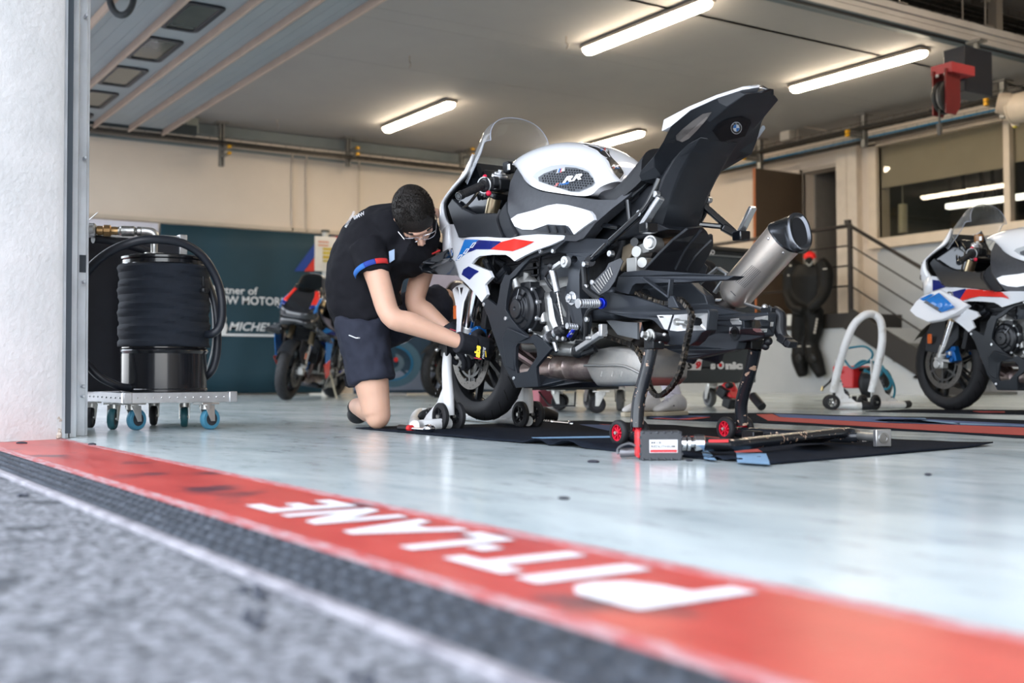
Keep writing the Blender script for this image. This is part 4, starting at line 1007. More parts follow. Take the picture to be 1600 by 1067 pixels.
    m.tube([B(936, 351, .148), B(967, 356, .148)], .010, 10); m.tube([B(981, 313, .14), B(984, 345, .143)], .010, 10)
    m.cyl(B(913, 364, .172), B(913, 364, .12), .024, n=16); m.cyl(B(922, 408, .17), B(922, 408, .13), .020, n=16); m.mirror(); m.build('subframe', black_gloss, R)
    m = MB()
    for a in ((913.5, 363.5, .176), (911, 413, .20), (951, 396, .165), (997, 333, .150), (1022, 303, .132)): p = B(*a); m.cyl(p, p+V((0, .02, 0)), .012, n=14)
    m.mirror(); m.build('frame_bolt', bare_alu, R, bevel=.002)
    # dark inner fill under the seat
    m = MB(); panel(m, [[(905, 374, .10), (935, 352, .10), (975, 318, .10), (1010, 290, .10), (1030, 285, .10), (1020, 350, .10), (1000, 366, .10), (960, 376, .10), (930, 390, .10)]], .18); m.build('seat_liner', satin_black, R, bevel=.01)
    # ---- footrest plate assembly, both sides
    m = MB()
    m.tube([B(911, 412, .20), B(913, 430, .205), B(914, 449, .205)], .011, 8, k=3); m.tube([B(914, 448, .205), B(924, 458, .205), B(940, 468, .20)], .013, 8, k=3)
    m.tube([B(938, 478, .20), B(922, 484, .205), B(915, 499, .205)], .010, 8, k=3); m.tube([B(915, 499, .2), B(914, 530, .195), B(905, 520, .19)], .010, 8, k=2)
    m.mirror(); m.build('footrest_bracket', black_metal, R)
    m = MB()
    for a in ((914, 448, .215), (924, 441, .215), (915, 499, .216), (911, 413, .212)): p = B(*a); m.cyl(p, p+V((0, .012, 0)), .010, n=12)
    m.mirror(); m.build('bracket_bolt', bare_alu, R, bevel=.002)
    m = MB(); c0, c1 = B(904, 474, .300), B(937, 474, .212)
    m.cyl(c0, c1, .0125, n=14)
    for k in range(8): p = c0.lerp(c1, .12+k*.105); m.cyl(p, p+V((0, .006, 0)), .0165, n=14)
    m.cyl(c0-V((0, .004, 0)), c0+V((0, .006, 0)), .018, n=14); m.mirror(); m.build('footrest', bare_alu, R, bevel=.001)
    m = MB(); m.cyl(B(938, 474, .210), B(942, 474, .196), .020, n=18); m.mirror(); m.build('footrest_mount', ano_blue, R, bevel=.002)
    m = MB(); panel(m, [[(951, 411, .20), (969, 403, .20), (973, 408, .20), (960, 440, .205), (951, 453, .205), (937, 461, .205), (922, 452, .205), (923, 444, .205), (946, 421, .20)]], .004); m.mirror(); hp = m.build('heel_guard', carbon, R, bevel=.001)
    dhp = Decal(m)
    m = MB()
    for k in range(9):
        t = k/8; a0 = (925+t*27, 445-t*27); a1 = (936+t*20, 458-t*28); t_ = dhp.poly([a0, (a0[0]+1.2, a0[1]-.6), (a1[0]+1.2, a1[1]-.6), a1], .003, 0); m.add(t_.v, t_.f)
    m.mirror(); m.build('guard_slats', pm('slat_silver', (.45, .43, .40), .4, .6), hp, smoothit=False)
    # gear linkage and quick-shift rod (left side only)
    m = MB(); m.cyl(B(863.5, 424, .215), B(871, 457, .215), .0135, n=16); m.cyl(B(861, 423, .215), B(862.5, 428, .215), .010, n=10); qs = m.build('quickshift_sensor', bare_alu, R, bevel=.002)
    m = MB(); m.cyl(B(871, 457, .215), B(881, 510, .215), .0045, n=8); m.build('gear_rod', chrome, qs)
    m = MB(); m.ball(B(861, 416, .218), .014, 14, 10); m.ball(B(881, 511, .218), .011, 12, 8); m.tube([B(861, 420, .215), B(852, 432, .20), B(858, 445, .20), B(864, 452, .2)], .006, 6, k=4); m.build('ball_joint', black_plastic, qs)
    m = MB(); m.bar(B(865, 419, .21), B(878, 410, .21), .014, .022, (0, 1, 0)); p = B(880.5, 409, .222); m.cyl(p, p+V((0, .02, 0)), .022, n=18); m.cyl(p-V((0, .004, 0)), p, .010, n=6); m.build('gear_arm', pm('arm_silver', (.6, .6, .6), .35, .7), qs, bevel=.002)
    m = MB(); m.tube([B(842, 541, .17), B(858, 527, .19), B(872, 519, .20), B(882, 517, .20)], [.016, .018, .021, .022], 14, k=4); m.ball(B(880, 515, .20), .024, 14, 10); m.build('sensor_hose', black_plastic, R)
    m = MB()
    for a, b in (((856.5, 528.5, .187), (859, 525.5, .192)), ((869.5, 521, .199), (872.5, 518.5, .2))): m.cyl(B(*a), B(*b), .0225, n=18)
    m.build('hose_clamp', bare_alu, R)
    m = MB(); m.bar(B(862, 530, .20), B(888, 531, .20), .014, .020, (0, 1, 0)); m.tube([B(893, 530, .20), B(903, 510, .22)], .012, 8); m.ball(B(864, 528, .2), .015); m.build('gear_pedal', black_metal, R, bevel=.003)
    m = MB(); m.cyl(B(886, 509, .27), B(902, 511, .225), .009, n=12)
    for k in range(5): p = B(886, 509, .27).lerp(B(902, 511, .225), k/4.5); m.cyl(p, p+V((0, .005, 0)), .0115, n=12)
    m.build('pedal_peg', bare_alu, R)
    m = MB(); m.bar(B(889, 526, .222), B(900, 513, .222), .012, .020, (0, 1, 0)); p = B(891, 520, .232); m.build('pedal_blue', ano_blue, R, bevel=.002)
    m = MB()
    for a in ((891, 519.5, .232), (870.5, 528, .214), (879, 529, .214)): p = B(*a); m.cyl(p, p+V((0, .01, 0)), .008, n=10)
    m.cyl(B(866, 533, .19), B(870, 549, .19), .010, .007, n=10); m.build('pedal_bolt', bare_alu, R)
    # side stand folded up
    m = MB(); m.bar(B(903, 546, .18), B(940, 521, .20), .020, .026, (0, 1, 0)); m.box(B(942, 516, .205), (.02, .028, .045)); m.cyl(B(938, 525, .19), B(946, 518, .20), .012, n=10); m.box(B(923, 528, .2), (.03, .03, .012)); m.build('side_stand', pm('stand_silver', (.50, .50, .50), .4, .7), R, bevel=.004)
    m = MB(); m.ball(B(903, 548, .17), (.035, .02, .028), 12, 8); m.tube([B(895, 552, .17), B(906, 554, .17), B(930, 545, .16)], .010, 6); m.build('stand_pivot', black_metal, R)
    m = MB(); m.tube([B(900, 535, .15), B(925, 538, .14), B(932, 550, .14)], .006, 6, k=3); m.ball(B(870, 545, .17), .015); m.build('engine_cable', black_plastic, R)
    # grey side plate under swingarm
    m = MB(); panel(m, [[(945, 498, .10), (975, 503, .10), (996, 504, .10), (996, 530, .10), (978, 526, .10), (965, 523, .10)]], .01); m.build('sprocket_guard', pm('guard_grey', (.16, .17, .18), .5, .4), R, bevel=.002)
    # ---- exhaust: cat, box, link pipe, muffler
    m = MB(); a, b = B(846, 577, .02), B(913, 574, .02); ax = (b-a).normalized(); L_ = (b-a).length
    m.lathe(a, ax, [(.030, -.12), (.030, 0), (.045, .03*L_/.3), (.052, .16*L_), (.054, .165*L_), (.052, .17*L_), (.053, .42*L_), (.056, .44*L_), (.053, .46*L_), (.053, .72*L_), (.056, .74*L_), (.053, .76*L_), (.050, .95*L_), (.046, 1.30*L_)], 32, cap=False)
    ct = m.build('exhaust_catalyst', heat, R, sharp=50)
    m = MB()
    for q in (-.06, -.02, .02, .06):
        m.tube([(.40, q*1.8, .62), (.35, q*1.8, .50), (.36, q*1.5, .36), (.45, q*.7, .285), B(848, 577, .02)], .019, 10, k=4)
    m.build('exhaust_header', pm('header_steel', (.16, .115, .11), .4, .85, var=.3, vs=8), R)
    def xs(lat, pts): return [B(px_, py_, lat) for px_, py_ in pts]
    side = [(912, 573), (918, 556), (930, 545), (950, 541), (985, 543), (1006, 553), (1012, 572), (1010, 592), (1000, 603), (930, 604), (920, 592)]
    s1 = xs(.115, side); ctr = sum(s1, V())/len(s1)
    rs = []
    for lat_, sc in ((.118, .86), (.108, .97), (.06, 1.0), (-.04, .99), (-.085, .93), (-.095, .84)):
        rs.append([V((ctr.x+(p.x-ctr.x)*sc, -lat_, ctr.z+(p.z-ctr.z)*sc)) for p in s1])
    m = MB(); m.rings(rs); bx = m.build('exhaust_box', two_tone('exhaust_box_steel', (.34, .34, .33), (.52, .48, .44), 4, .35, .65, .42, .1, 60), R, bevel=.010, sharp=40)
    bx.data.materials[0].node_tree.nodes['Principled BSDF'].inputs['Metallic'].default_value = .85
    m = MB(); m.tube([B(913, 571, .122), B(940, 571, .124), B(975, 572, .124), B(1003, 585, .120)], .005, 8, k=3)
    for q in (941, 958, 972): m.tube([B(q, 580, .117), B(q-2, 588, .118)], .004, 6)
    m.build('box_seam', bx.data.materials[0], bx)
    # right-hand silencer: tube, end cap, dark mouth
    a, b = B(1146, 462, -.20), B(1226, 372, -.225); t = (b-a).normalized()
    u = t.cross(V((0, 1, 0))).normalized(); w_ = t.cross(u)
    def ring(c, ru, rw, n=28, pw=.85):
        o = []
        for k in range(n):
            q = 2*PI*k/n; cu_, su_ = math.cos(q), math.sin(q)
            o.append(c+u*(ru*math.copysign(abs(cu_)**pw, cu_))+w_*(rw*math.copysign(abs(su_)**pw, su_)))
        return o
    m = MB(); m.rings([ring(a-t*.02, .040, .040), ring(a, .058, .056), ring(a+t*.02, .063, .060), ring(b, .068, .063)]); mf = m.build('silencer', titan, R, sharp=50)
    m = MB(); e_ = B(1250, 361, -.225); u2 = V((-.30, .05, .95)).normalized(); w2 = V((-.42, -.90, -.05)).normalized(); n2 = w2.cross(u2)
    if n2.x < 0: n2 = -n2
    def ring2(c, ru, rw, n=28, pw=.85): return [c+u2*(ru*math.copysign(abs(math.cos(q))**pw, math.cos(q)))+w2*(rw*math.copysign(abs(math.sin(q))**pw, math.sin(q))) for q in [2*PI*k/n for k in range(n)]]
    m.rings([ring(b-t*.002, .070, .065), ring(b+t*.005, .070, .065), ring2(e_-n2*.02-t*.004, .072, .044), ring2(e_, .069, .040), ring2(e_+n2*.003, .063, .034), ring2(e_-n2*.002, .051, .024), ring2(e_-n2*.04, .046, .022)], cap=False)
    cap_m = pm('end_cap_metal', (.10, .105, .115), .25, .9, var=.05); m.build('end_cap', cap_m, mf, sharp=50)
    m = MB(); m.rings([ring2(e_-n2*.003, .0505, .0235), ring2(e_-n2*.045, .046, .022), ring2(e_-n2*.046, .01, .01)]); m.build('silencer_mouth', pm('mouth_black', (.004, .004, .005), .9, var=0), mf)  # near-black plug set in the silencer mouth
    m = MB()
    for q in (-.9, .2, 1.4): p = b-t*.018+u*(.066*math.cos(q+2.4))+w_*(.062*math.sin(q+2.4)); m.ball(p, .006, 8, 6)
    m.build('rivet', chrome, mf)
    dm = Decal(MB().rings([ring(a-t*.02, .040, .040), ring(a, .058, .056), ring(a+t*.02, .063, .060), ring(b, .068, .063)]))
    m = MB()
    for k in range(7):
        x0, y0 = 1149+k*2.2, 440+k*1.6
        t_ = dm.poly([(x0, y0), (x0+.7, y0+.5), (x0+27, y0-25.5), (x0+26.3, y0-26)], .002, 1); m.add(t_.v, t_.f)
    t_ = dm.poly([(1141, 455), (1149, 463), (1150, 462), (1142, 454)], .002, 1); m.add(t_.v, t_.f)
    m.build('etched_lines', pm('etching', (.16, .15, .15), .6, .5, var=0), mf, smoothit=False)
    m = MB(); m.tube([B(1147, 461, -.2), B(1143, 468, -.195), (1.33, .17, .47), (1.12, .10, .42), (1.0, .03, .32)], .032, 14, k=4); m.build('link_pipe', pm('pipe_brown', (.025, .02, .018), .5, .5), R)
    m = MB(); a_ = B(1105, 437, -.17); m.bar(B(1090, 445, -.15), B(1122, 418, -.18), .008, .022, (0, 1, 0)); m.bar(B(1122, 418, -.18), B(1137, 428, -.19), .008, .022, (0, 1, 0)); m.bar(B(1137, 428, -.19), B(1116, 458, -.16), .008, .02, (0, 1, 0)); m.build('silencer_hanger', pm('hanger_grey', (.25, .26, .27), .5, .6), R, bevel=.003)
    m = MB(); m.tube([B(1118, 469, -.15), B(1150, 470, -.19), B(1175, 478, -.20), B(1195, 484, -.19)], .006, 8, k=4); m.build('silencer_strap', bare_alu, R)
    # ---- swingarm
    m = MB()
    panel(m, [[(925, 462, .12), (945, 456, .13), (962, 457, .135), (990, 463, .14), (1025, 474, .15), (1052, 484, .155), (1080, 484, .16), (1106, 483, .16), (1108, 487, .16), (1105, 516, .16), (1096, 520, .16), (1088, 532, .155), (1078, 540, .15), (1046, 539, .15), (1044, 518, .155), (1033, 514, .155), (1022, 502, .15), (1016, 499, .15), (985, 497, .145), (950, 489, .135), (925, 484, .125)],
                  [(1083, 498), (1091, 496), (1096, 500), (1097, 506), (1093, 509), (1083, 508)]], .042)
    sw = m.build('swingarm', frame_grey, R, bevel=.006)
    dsw = Decal(m)
    m = MB(); panel(m, [[(1000, 440, -.10), (1050, 436, -.11), (1090, 440, -.12), (1104, 453, -.13), (1115, 462, -.14), (1119, 475, -.15), (1142, 482, -.155), (1168, 489, -.16), (1200, 489, -.16), (1213, 488, -.16), (1214, 492, -.16), (1210, 525, -.16), (1190, 531, -.155), (1168, 534, -.15), (1164, 546, -.145), (1132, 553, -.14), (1100, 560, -.13), (1058, 562, -.12), (1010, 562, -.09), (975, 563, -.05), (970, 547, -.05), (1010, 537, -.09), (1070, 540, -.12), (1110, 530, -.13), (1131, 520, -.14), (1133, 512, -.14), (1126, 507, -.14), (1106, 503, -.135), (1040, 500, -.11), (990, 480, -.08), (960, 465, -.05)], [(1176, 502), (1190, 500), (1201, 502), (1203, 509), (1199, 513), (1176, 513)]], .042, (0, -1, 0))
    swr = m.build('swingarm_right', frame_grey, R, bevel=.006); dswr = Decal(m)
    m = MB(); m.bb((.88, -.13, .44), (1.10, .13, .56)); m.build('swingarm_bridge', frame_grey, R, bevel=.02)
    alu_plate = pm('adjuster_plate', (.66, .66, .66), .30, .75, var=.08, vs=20)
    dsw.poly([(1026.5, 492.5), (1050.5, 492), (1043, 515), (1038, 514)], .004, 1).build('adjuster_plate', alu_plate, sw, smoothit=False)
    dsw.poly([(1053.5, 492), (1074, 490.5), (1074, 516), (1058, 517.5), (1046.5, 516)], .004, 1).build('adjuster_plate', alu_plate, sw, smoothit=False)
    dsw.poly([(1074, 490.5), (1106, 489), (1103.5, 516), (1074, 516.5), (1074, 508.5), (1094, 509), (1097.5, 505), (1096, 498), (1090, 495.5), (1074, 496)], .004, 1).build('adjuster_plate', alu_plate, sw, smoothit=False)
    m = MB(); m.cyl(B(1056, 503, .17), B(1072, 504, .17), .0085, n=10); m.cyl(B(1056, 503, .17), B(1060, 503, .17), .013, n=6); m.build('adjuster_screw', zinc, sw)
    dsw.poly([(1029, 494), (1037, 493.5), (1037, 496), (1031, 496.5)], .006, 0).build('adjuster_label', black_plastic, sw, smoothit=False)
    dswr.poly([(1141, 498), (1155, 497), (1155, 500), (1159, 502), (1159, 507), (1144, 507), (1141, 502)], .004, 1).build('pad_plate', alu_plate, swr, smoothit=False)
    dswr.poly([(1140, 511), (1157, 510), (1156, 522), (1139, 522)], .004, 1).build('pad_plate', alu_plate, swr, smoothit=False)
    dswr.poly(circ(1148, 521, 7.5, 11), .006, 1).build('spool_boss', satin_black, swr, smoothit=False)
    dswr.poly(circ(1148, 520, 4.2, 6), .008, 0).build('spool_hole', pm('hole_black', (.008, .008, .008), .8), swr, smoothit=False)
    for pts in ([(1176, 501), (1180, 496), (1200, 493), (1200, 500), (1190, 499)], [(1176, 513), (1199, 513.5), (1198, 519), (1182, 519), (1177, 516)]): dswr.poly(pts, .005, 1).build('axle_slot_plate', alu_plate, swr, smoothit=False)
    dswr.poly([(1204, 503), (1209, 503), (1208, 510), (1203, 510)], .004, 0).build('axle_mark', alu_plate, swr, smoothit=False)
    # rear caliper hanging off the right end
    m = MB(); m.tube([B(1208, 482, -.18), B(1218, 492, -.19), B(1218, 512, -.19), B(1222, 525, -.19), B(1232, 538, -.19)], [.012, .022, .024, .020, .016], 10, k=3); m.box(B(1226, 530, -.19), (.035, .04, .028), Matrix.Rotation(.5, 3, 'Y')); m.box(B(1236, 537, -.19), (.022, .04, .024), Matrix.Rotation(.5, 3, 'Y')); m.box(B(1203, 485, -.17), (.05, .04, .018)); m.tube([B(1200, 478, -.17), B(1212, 486, -.19), B(1222, 505, -.2), B(1215, 520, -.2)], .006, 6, k=4); m.ball(B(1196, 541, -.17), .014); m.ball(B(1200, 533, -.17), .016); m.build('rear_caliper', black_plastic, R, bevel=.006)
    m = MB(); m.ball(B(1195, 480, -.19), .012, 10, 8); m.ball(B(1220, 492, -.21), .006); m.ball(B(1218, 500, -.21), .006); m.build('caliper_bolt', bare_alu, R)
    # ---- chain guard, chain
    m = MB()
    panel(m, [[(961, 454, .15), (966, 432, .15), (975, 425, .15), (1005, 422, .15), (1040, 424, .145), (1085, 427, .14), (1130, 430, .13), (1147, 431, .12), (1136, 437, .125), (1085, 439, .14), (1078, 441, .14), (1025, 442, .15), (993, 443, .15), (988, 447, .15), (982, 460, .15)]], .05)
    cg = m.build('chain_guard', frame_grey, R, bevel=.005)
    m = MB(); m.bar(B(1006, 434, .165), B(1046, 464, .165), .008, .022, (0, 1, 0)); m.bar(B(1049, 436, .165), B(1046, 466, .165), .008, .020, (0, 1, 0)); m.prism([B(1043, 462, .17), B(1051, 462, .17), B(1060, 481, .17), B(1043, 481, .17)], (0, .012, 0)); m.build('guard_stay', frame_grey, cg, bevel=.003)
    def chain(pts, nm='chain'):
        P = smooth([B(*p) for p in pts], 14); L = [0]
        for i in range(1, len(P)): L.append(L[-1]+(P[i]-P[i-1]).length)
        m = MB(); s_ = 0; pitch = .0159; k = 0
        def at(s_):
            for i in range(1, len(P)):
                if L[i] >= s_: return P[i-1].lerp(P[i], (s_-L[i-1])/max(1e-6, L[i]-L[i-1]))
            return P[-1]
        while s_+pitch < L[-1]:
            a, b = at(s_), at(s_+pitch); t = (b-a).normalized(); oo = .008 if k % 2 else .0055
            for sg in (-1, 1):
                q = V((0, sg*oo, 0)); m.bar(a-t*.005+q, b+t*.005+q, .0022, .014, t.cross(V((0, 1, 0))))
            m.cyl(a-V((0, .0085, 0)), a+V((0, .0085, 0)), .0052, n=6); s_ += pitch; k += 1
        return m.build(nm, chain_m, R, smoothit=False)
    if st['rear']:
        chain([(960, 447, .10), (1000, 455, .11), (1050, 470, .115), (1075, 490, .115)]); chain([(925, 512, .09), (960, 530, .1), (990, 542, .1), (1030, 545, .11)])
        m = MB(); m.lathe((1.53, -.115, .395), (0, 1, 0), [(.10, -.003), (.10, .003), (.07, .003), (.07, -.003)], 44, closed=True); m.build('sprocket', disc_m, R)
    else:
        chain([(988, 453, .12), (1005, 462, .12), (1025, 470, .125), (1045, 474, .13), (1060, 467, .15), (1072, 476, .175), (1081, 492, .185), (1078, 512, .19), (1072, 540, .19), (1067, 565, .19), (1061, 585, .19), (1050, 603, .19), (1036, 616, .185), (1026, 618, .175), (1016, 606, .16), (1012, 590, .15), (1003, 560, .13), (990, 541, .12), (970, 533, .11), (945, 524, .105), (925, 512, .10)])
    # ---- shock and linkage
    m = MB()
    m.cyl(B(1015, 379, .10), B(1033, 384, .02), .027, n=26); m.lathe(B(1015, 379, .10), (0, -1, 0), [(.021, 0), (.021, .003), (.016, .003), (.016, 0)], 24, closed=True); m.cyl(B(994, 393, .10), B(1012, 396, .03), .021, n=18); m.bar(B(1000, 391, .07), B(1018, 386, .07), .03, .035); m.cyl(B(1003, 410, .11), B(1017, 412, .04), .019, n=18); m.box(B(995, 414, .09), (.055, .05, .05)); m.cyl(B(1020, 405, .05), B(1010, 440, .05), .016, n=12)
    m.build('shock_linkage', pm('linkage_silver', (.40, .40, .39), .42, .6, var=.1), R, bevel=.004)
    m = MB(); m.cyl(B(1030, 382, .04), B(1055, 378, -.02), .020, n=16); m.build('shock_body', pm('shock_bronze', (.20, .12, .07), .4, .6), R)
    m = MB(); m.prism([B(972, 385, .09), B(990, 376, .09), B(996, 384, .09), B(975, 415, .09), B(968, 425, .09)], (0, .03, 0)); m.build('exhaust_valve', pm('valve_bronze', (.26, .21, .15), .45, .6, var=.3), R, bevel=.006)
    m = MB(); m.cyl(B(991, 378, .10), B(999, 380, .06), .016, n=14); m.build('valve_pulley', black_metal, R)
    # rear inner mudguard
    m = MB(); panel(m, [[(1008, 422, .11), (1030, 398, .105), (1052, 376, .10), (1075, 358, .08), (1098, 355, -.02), (1105, 362, -.08), (1108, 369, -.10), (1114, 367, -.125), (1115, 383, -.125), (1108, 400, -.12), (1092, 428, -.11), (1050, 426, .0)]], .012, (-.8, 0, .6)); m.build('rear_mudguard', satin_black, R, bevel=.003)
    m = MB()
    for a, b in (((1052, 421, .02), (1092, 360, .02)), ((1070, 423, -.04), (1108, 376, -.08))): m.tube([B(*a)+V((.012, 0, 0)), B((a[0]+b[0])/2-5, (a[1]+b[1])/2, a[2])+V((.014, 0, 0)), B(*b)+V((.012, 0, 0))], .006, 6, k=3)
    m.build('mudguard_rib', satin_black, R)
    # ---- tank
    T = [B(p[0], p[1], 0) for p in ((822, 258), (838, 245), (857, 235), (880, 227), (905, 223), (930, 225), (950, 232), (965, 243), (977, 258), (982, 275))]
    E = [B(*p) for p in ((815, 262, .12), (817, 277, .15), (828, 289, .175), (846, 297, .19), (875, 302, .195), (905, 306, .19), (924, 304, .165), (938, 292, .14), (960, 284, .11), (978, 285, .06))]
    tk = MB(); shell(tk, T, E, 10, .72); tank = tk.build('fuel_tank', body, R, sharp=50); dt = Decal(tk)
    m = MB(); m.tube([B(820, 255, .04), B(838, 243, .04), B(857, 233, .03), B(875, 227, .02)], .010, 8, k=3); m.mirror(); m.build('tank_ridge', body, tank)
    pad = [(832, 276), (836, 270), (848, 263), (862, 258.5), (880, 256.5), (897, 258), (912, 262), (921, 267), (927, 276), (930, 285), (927, 290), (915, 296), (905, 300.5), (892, 300), (862, 291), (842, 285)]
    dt.poly(pad, .003, 2).build('knee_pad_base', pm('pad_clear_grey', (.40, .42, .44), .4, var=.03), tank, smoothit=False)
    pad2 = [(842, 283), (841, 277), (850, 271), (866, 265), (884, 261), (900, 262), (918, 268), (925, 277), (929, 285), (925, 290), (905, 299), (892, 299), (862, 290)]
    dt.poly(pad2, .0055, 2).build('knee_pad', grey_pad, tank, smoothit=False)
    m = MB()
    def inside(p, P):
        c = False; j = len(P)-1
        for i in range(len(P)):
            if (P[i][1] > p[1]) != (P[j][1] > p[1]) and p[0] < (P[j][0]-P[i][0])*(p[1]-P[i][1])/(P[j][1]-P[i][1])+P[i][0]: c = not c
            j = i
        return c
    for i in range(24):
        for j in range(12):
            px, py = 843+i*4.1+j*1.0, 259+j*3.9+i*.25
            if inside((px, py), pad2) and inside((px+2, py+2), pad2) and inside((px-2, py-2), pad2): p = dt.hit(px, py, .006); m.ball(p, .0042, 6, 4)
    m.build('pad_studs', pm('stud_black', (.02, .022, .026), .5, var=0), tank)
    if st['letters']:
        wt = pm('letter_white', (.78, .78, .8), .35, var=0)
        dt.text('RR', 878, 286, 12, 8.5, 34, shear=.5, bold=.05, off=.014).build('tank_letters', wt, tank, smoothit=False)
        dt.text('S', 866, 291, 9, 4, 8, shear=.5, bold=.03, off=.013).build('tank_letters', mred, tank, smoothit=False)
        dt.text('1000', 873, 290, 9, 4, 17, shear=.5, bold=.02, off=.013).build('tank_letters', mlight, tank, smoothit=False)
        dt.poly([(869, 271), (871.5, 263.5), (883, 261), (883, 267)], .0115, 0).build('m_badge', pm('badge_silver', (.5, .5, .5), .3, .5), tank, smoothit=False)
        for x0, mt in ((871, mlight), (873, mblue), (875, mred)): dt.poly([(x0, 269.5), (x0+2.2, 263.5), (x0+4.2, 263), (x0+2, 269)], .0130, 0).build('m_badge_stripe', mt, tank, smoothit=False)
        dt.text('M', 877.5, 268, 12, 4.5, 5, shear=.3, bold=.02, off=.0135).build('m_badge_letter', wt, tank, smoothit=False)
    # tank-top pad, black with white outline
    for pts in ([(911, 225), (922, 224.5), (945, 229), (952, 236), (953, 245), (940, 236), (930, 234)], [(932, 233), (940, 236), (953, 246), (950, 238), (958, 248), (968, 258), (974, 268), (975, 275), (969, 281), (962, 273), (955, 262), (951, 252), (944, 244), (938, 240)]):
        dt.poly(pts, .004, 1).build('tank_pad', black_plastic, tank, smoothit=False)
    if st['letters']:
        dt.text('RR', 955, 260, -8, 3.6, 12, shear=.4, bold=.05, off=.007).build('tank_letters', wt, tank, smoothit=False)
        dt.text('S', 957, 262.5, -6, 2.2, 4, off=.007).build('tank_letters', mred, tank, smoothit=False)
        dt.text('1000', 961, 263, -6, 2.2, 7, off=.007).build('tank_letters', mlight, tank, smoothit=False)
        m = MB()
        for a, b in (((911, 226.5), (931, 234)), ((931, 234), (940, 243)), ((940, 243), (949, 247)), ((944, 250), (953, 265)), ((953, 265), (968, 281.5)), ((968, 281.5), (976, 271)), ((922, 224.5), (945, 235)), ((945, 235), (953, 245))):
            dx, dy = b[0]-a[0], b[1]-a[1]; l = math.hypot(dx, dy); nx, ny = -dy/l*.5, dx/l*.5; t_ = dt.poly([(a[0]-nx, a[1]-ny), (a[0]+nx, a[1]+ny), (b[0]+nx, b[1]+ny), (b[0]-nx, b[1]-ny)], .006, 1); m.add(t_.v, t_.f)
        m.build('pad_outline', wt, tank, smoothit=False)
        for x0, mt in ((938, mlight), (941, mblue), (943.5, mred)): dt.poly([(x0, 235.5), (x0+.8, 231), (x0+3, 231.5), (x0+2.2, 236)], .0065, 0).build('m_badge_stripe', mt, tank, smoothit=False)
        dt.text('R', 946, 236.5, -10, 3.8, 4, off=.007).build('tank_letters', wt, tank, smoothit=False)
    # ---- side cover (satin grey) under the tank, and the white infill with its louvres
    m = MB(); panel(m, [[(813, 255, .11), (806, 266, .15), (797, 285, .175), (793, 310, .195), (792, 332, .205), (797, 352, .215), (806, 367, .22), (830, 374, .22), (900, 377, .205), (912, 372, .20), (930, 349, .185), (955, 327, .17), (982, 306, .15), (1000, 286, .13), (985, 293, .13), (962, 312, .15), (930, 312, .17), (905, 308, .195), (875, 304, .20), (845, 299, .195), (827, 291, .18), (815, 278, .155)]], .05, fit=True)
    m.mirror(); sc = m.build('side_cover', carbon, R, bevel=.008, sharp=40)
    m = MB(); panel(m, [[(798, 342, .235), (808, 335, .232), (835, 328, .225), (855, 321, .22), (870, 318.5, .215), (886, 320, .212), (910, 326, .208), (921, 330, .204), (926, 336, .202), (928, 343.5, .20), (914, 353, .206), (896.5, 366.5, .212), (890, 356, .214), (884, 352, .216), (856, 350.5, .22), (846, 354, .222), (832, 359, .226), (816, 358.5, .232), (804, 353.5, .236)]], .02, fit=True); m.mirror(); wp = m.build('tank_side_panel', body, R, bevel=.006, sharp=40)
    m = MB(); panel(m, [[(834, 359.5, .232), (855, 352, .228), (884, 353, .224), (893, 365.5, .218), (875, 364.5, .222)]], .02); m.mirror(); m.build('louvre_panel', frame_grey, R)
    m = MB()
    for q in (855, 867, 879): m.bar(B(q, 353, .232), B(q+3.5, 363.5, .228), .008, .006, (0, 1, 0))
    m.mirror(); m.build('louvre_bar', black_plastic, R)
    # ---- upper side fairing
    fp = [(716, 372, .235), (735, 370.5, .255), (760, 370, .265), (780, 371.5, .268), (797, 372, .268), (815, 368, .262), (840, 366, .25), (880, 367.5, .225), (888, 370.5, .215), (860, 383, .232), (838, 390.5, .245), (820, 399, .255), (803.5, 408, .262), (797, 402, .264), (790, 398, .264), (770, 398, .264), (750, 400, .262), (743, 404, .258), (736.5, 411.5, .25), (748, 417, .25), (764, 423, .252), (768.5, 433, .25), (757, 445, .245), (761, 460, .25), (752.5, 472, .25), (742, 458, .24), (729, 444, .225), (716, 432, .205), (706.5, 428, .195), (709, 417, .195), (710, 407, .19), (703, 409, .17), (696.5, 408, .155), (698, 396, .155), (701, 382, .16), (699, 366, .165), (702, 350.5, .18), (707.5, 350.5, .20), (712, 361, .222)]
    m = MB(); panel(m, [fp], .014, fit=True); df = Decal(m); m.mirror(); sf = m.build('side_fairing', body, R, sharp=35); FAIR[R.name] = (df, sf)
    def strp(pts, mt, off=.004, cuts=3, nm='fairing_stripe'):
        m = df.poly(pts, off, cuts); m.mirror(); return m.build(nm, mt, sf, smoothit=False)
    s3 = st['stripes']
    if st.get('plain'): strp = lambda *a, **k: None
    strp([(726, 374), (748, 374.5), (741, 380), (729, 395), (716, 405), (711.5, 407.5), (717, 397)], s3[0])
    strp([(748, 375), (781, 377), (783, 378), (766.5, 389.5), (744, 389.5), (735, 393), (729, 395), (741, 380)], s3[1])
    strp([(783, 378), (803, 373), (835, 377.5), (818, 386), (801, 392.5), (766.5, 389.5)], s3[2])
    strp([(724, 421), (732, 416), (748.5, 424), (741, 429), (733.5, 437), (721, 429)], s3[1])
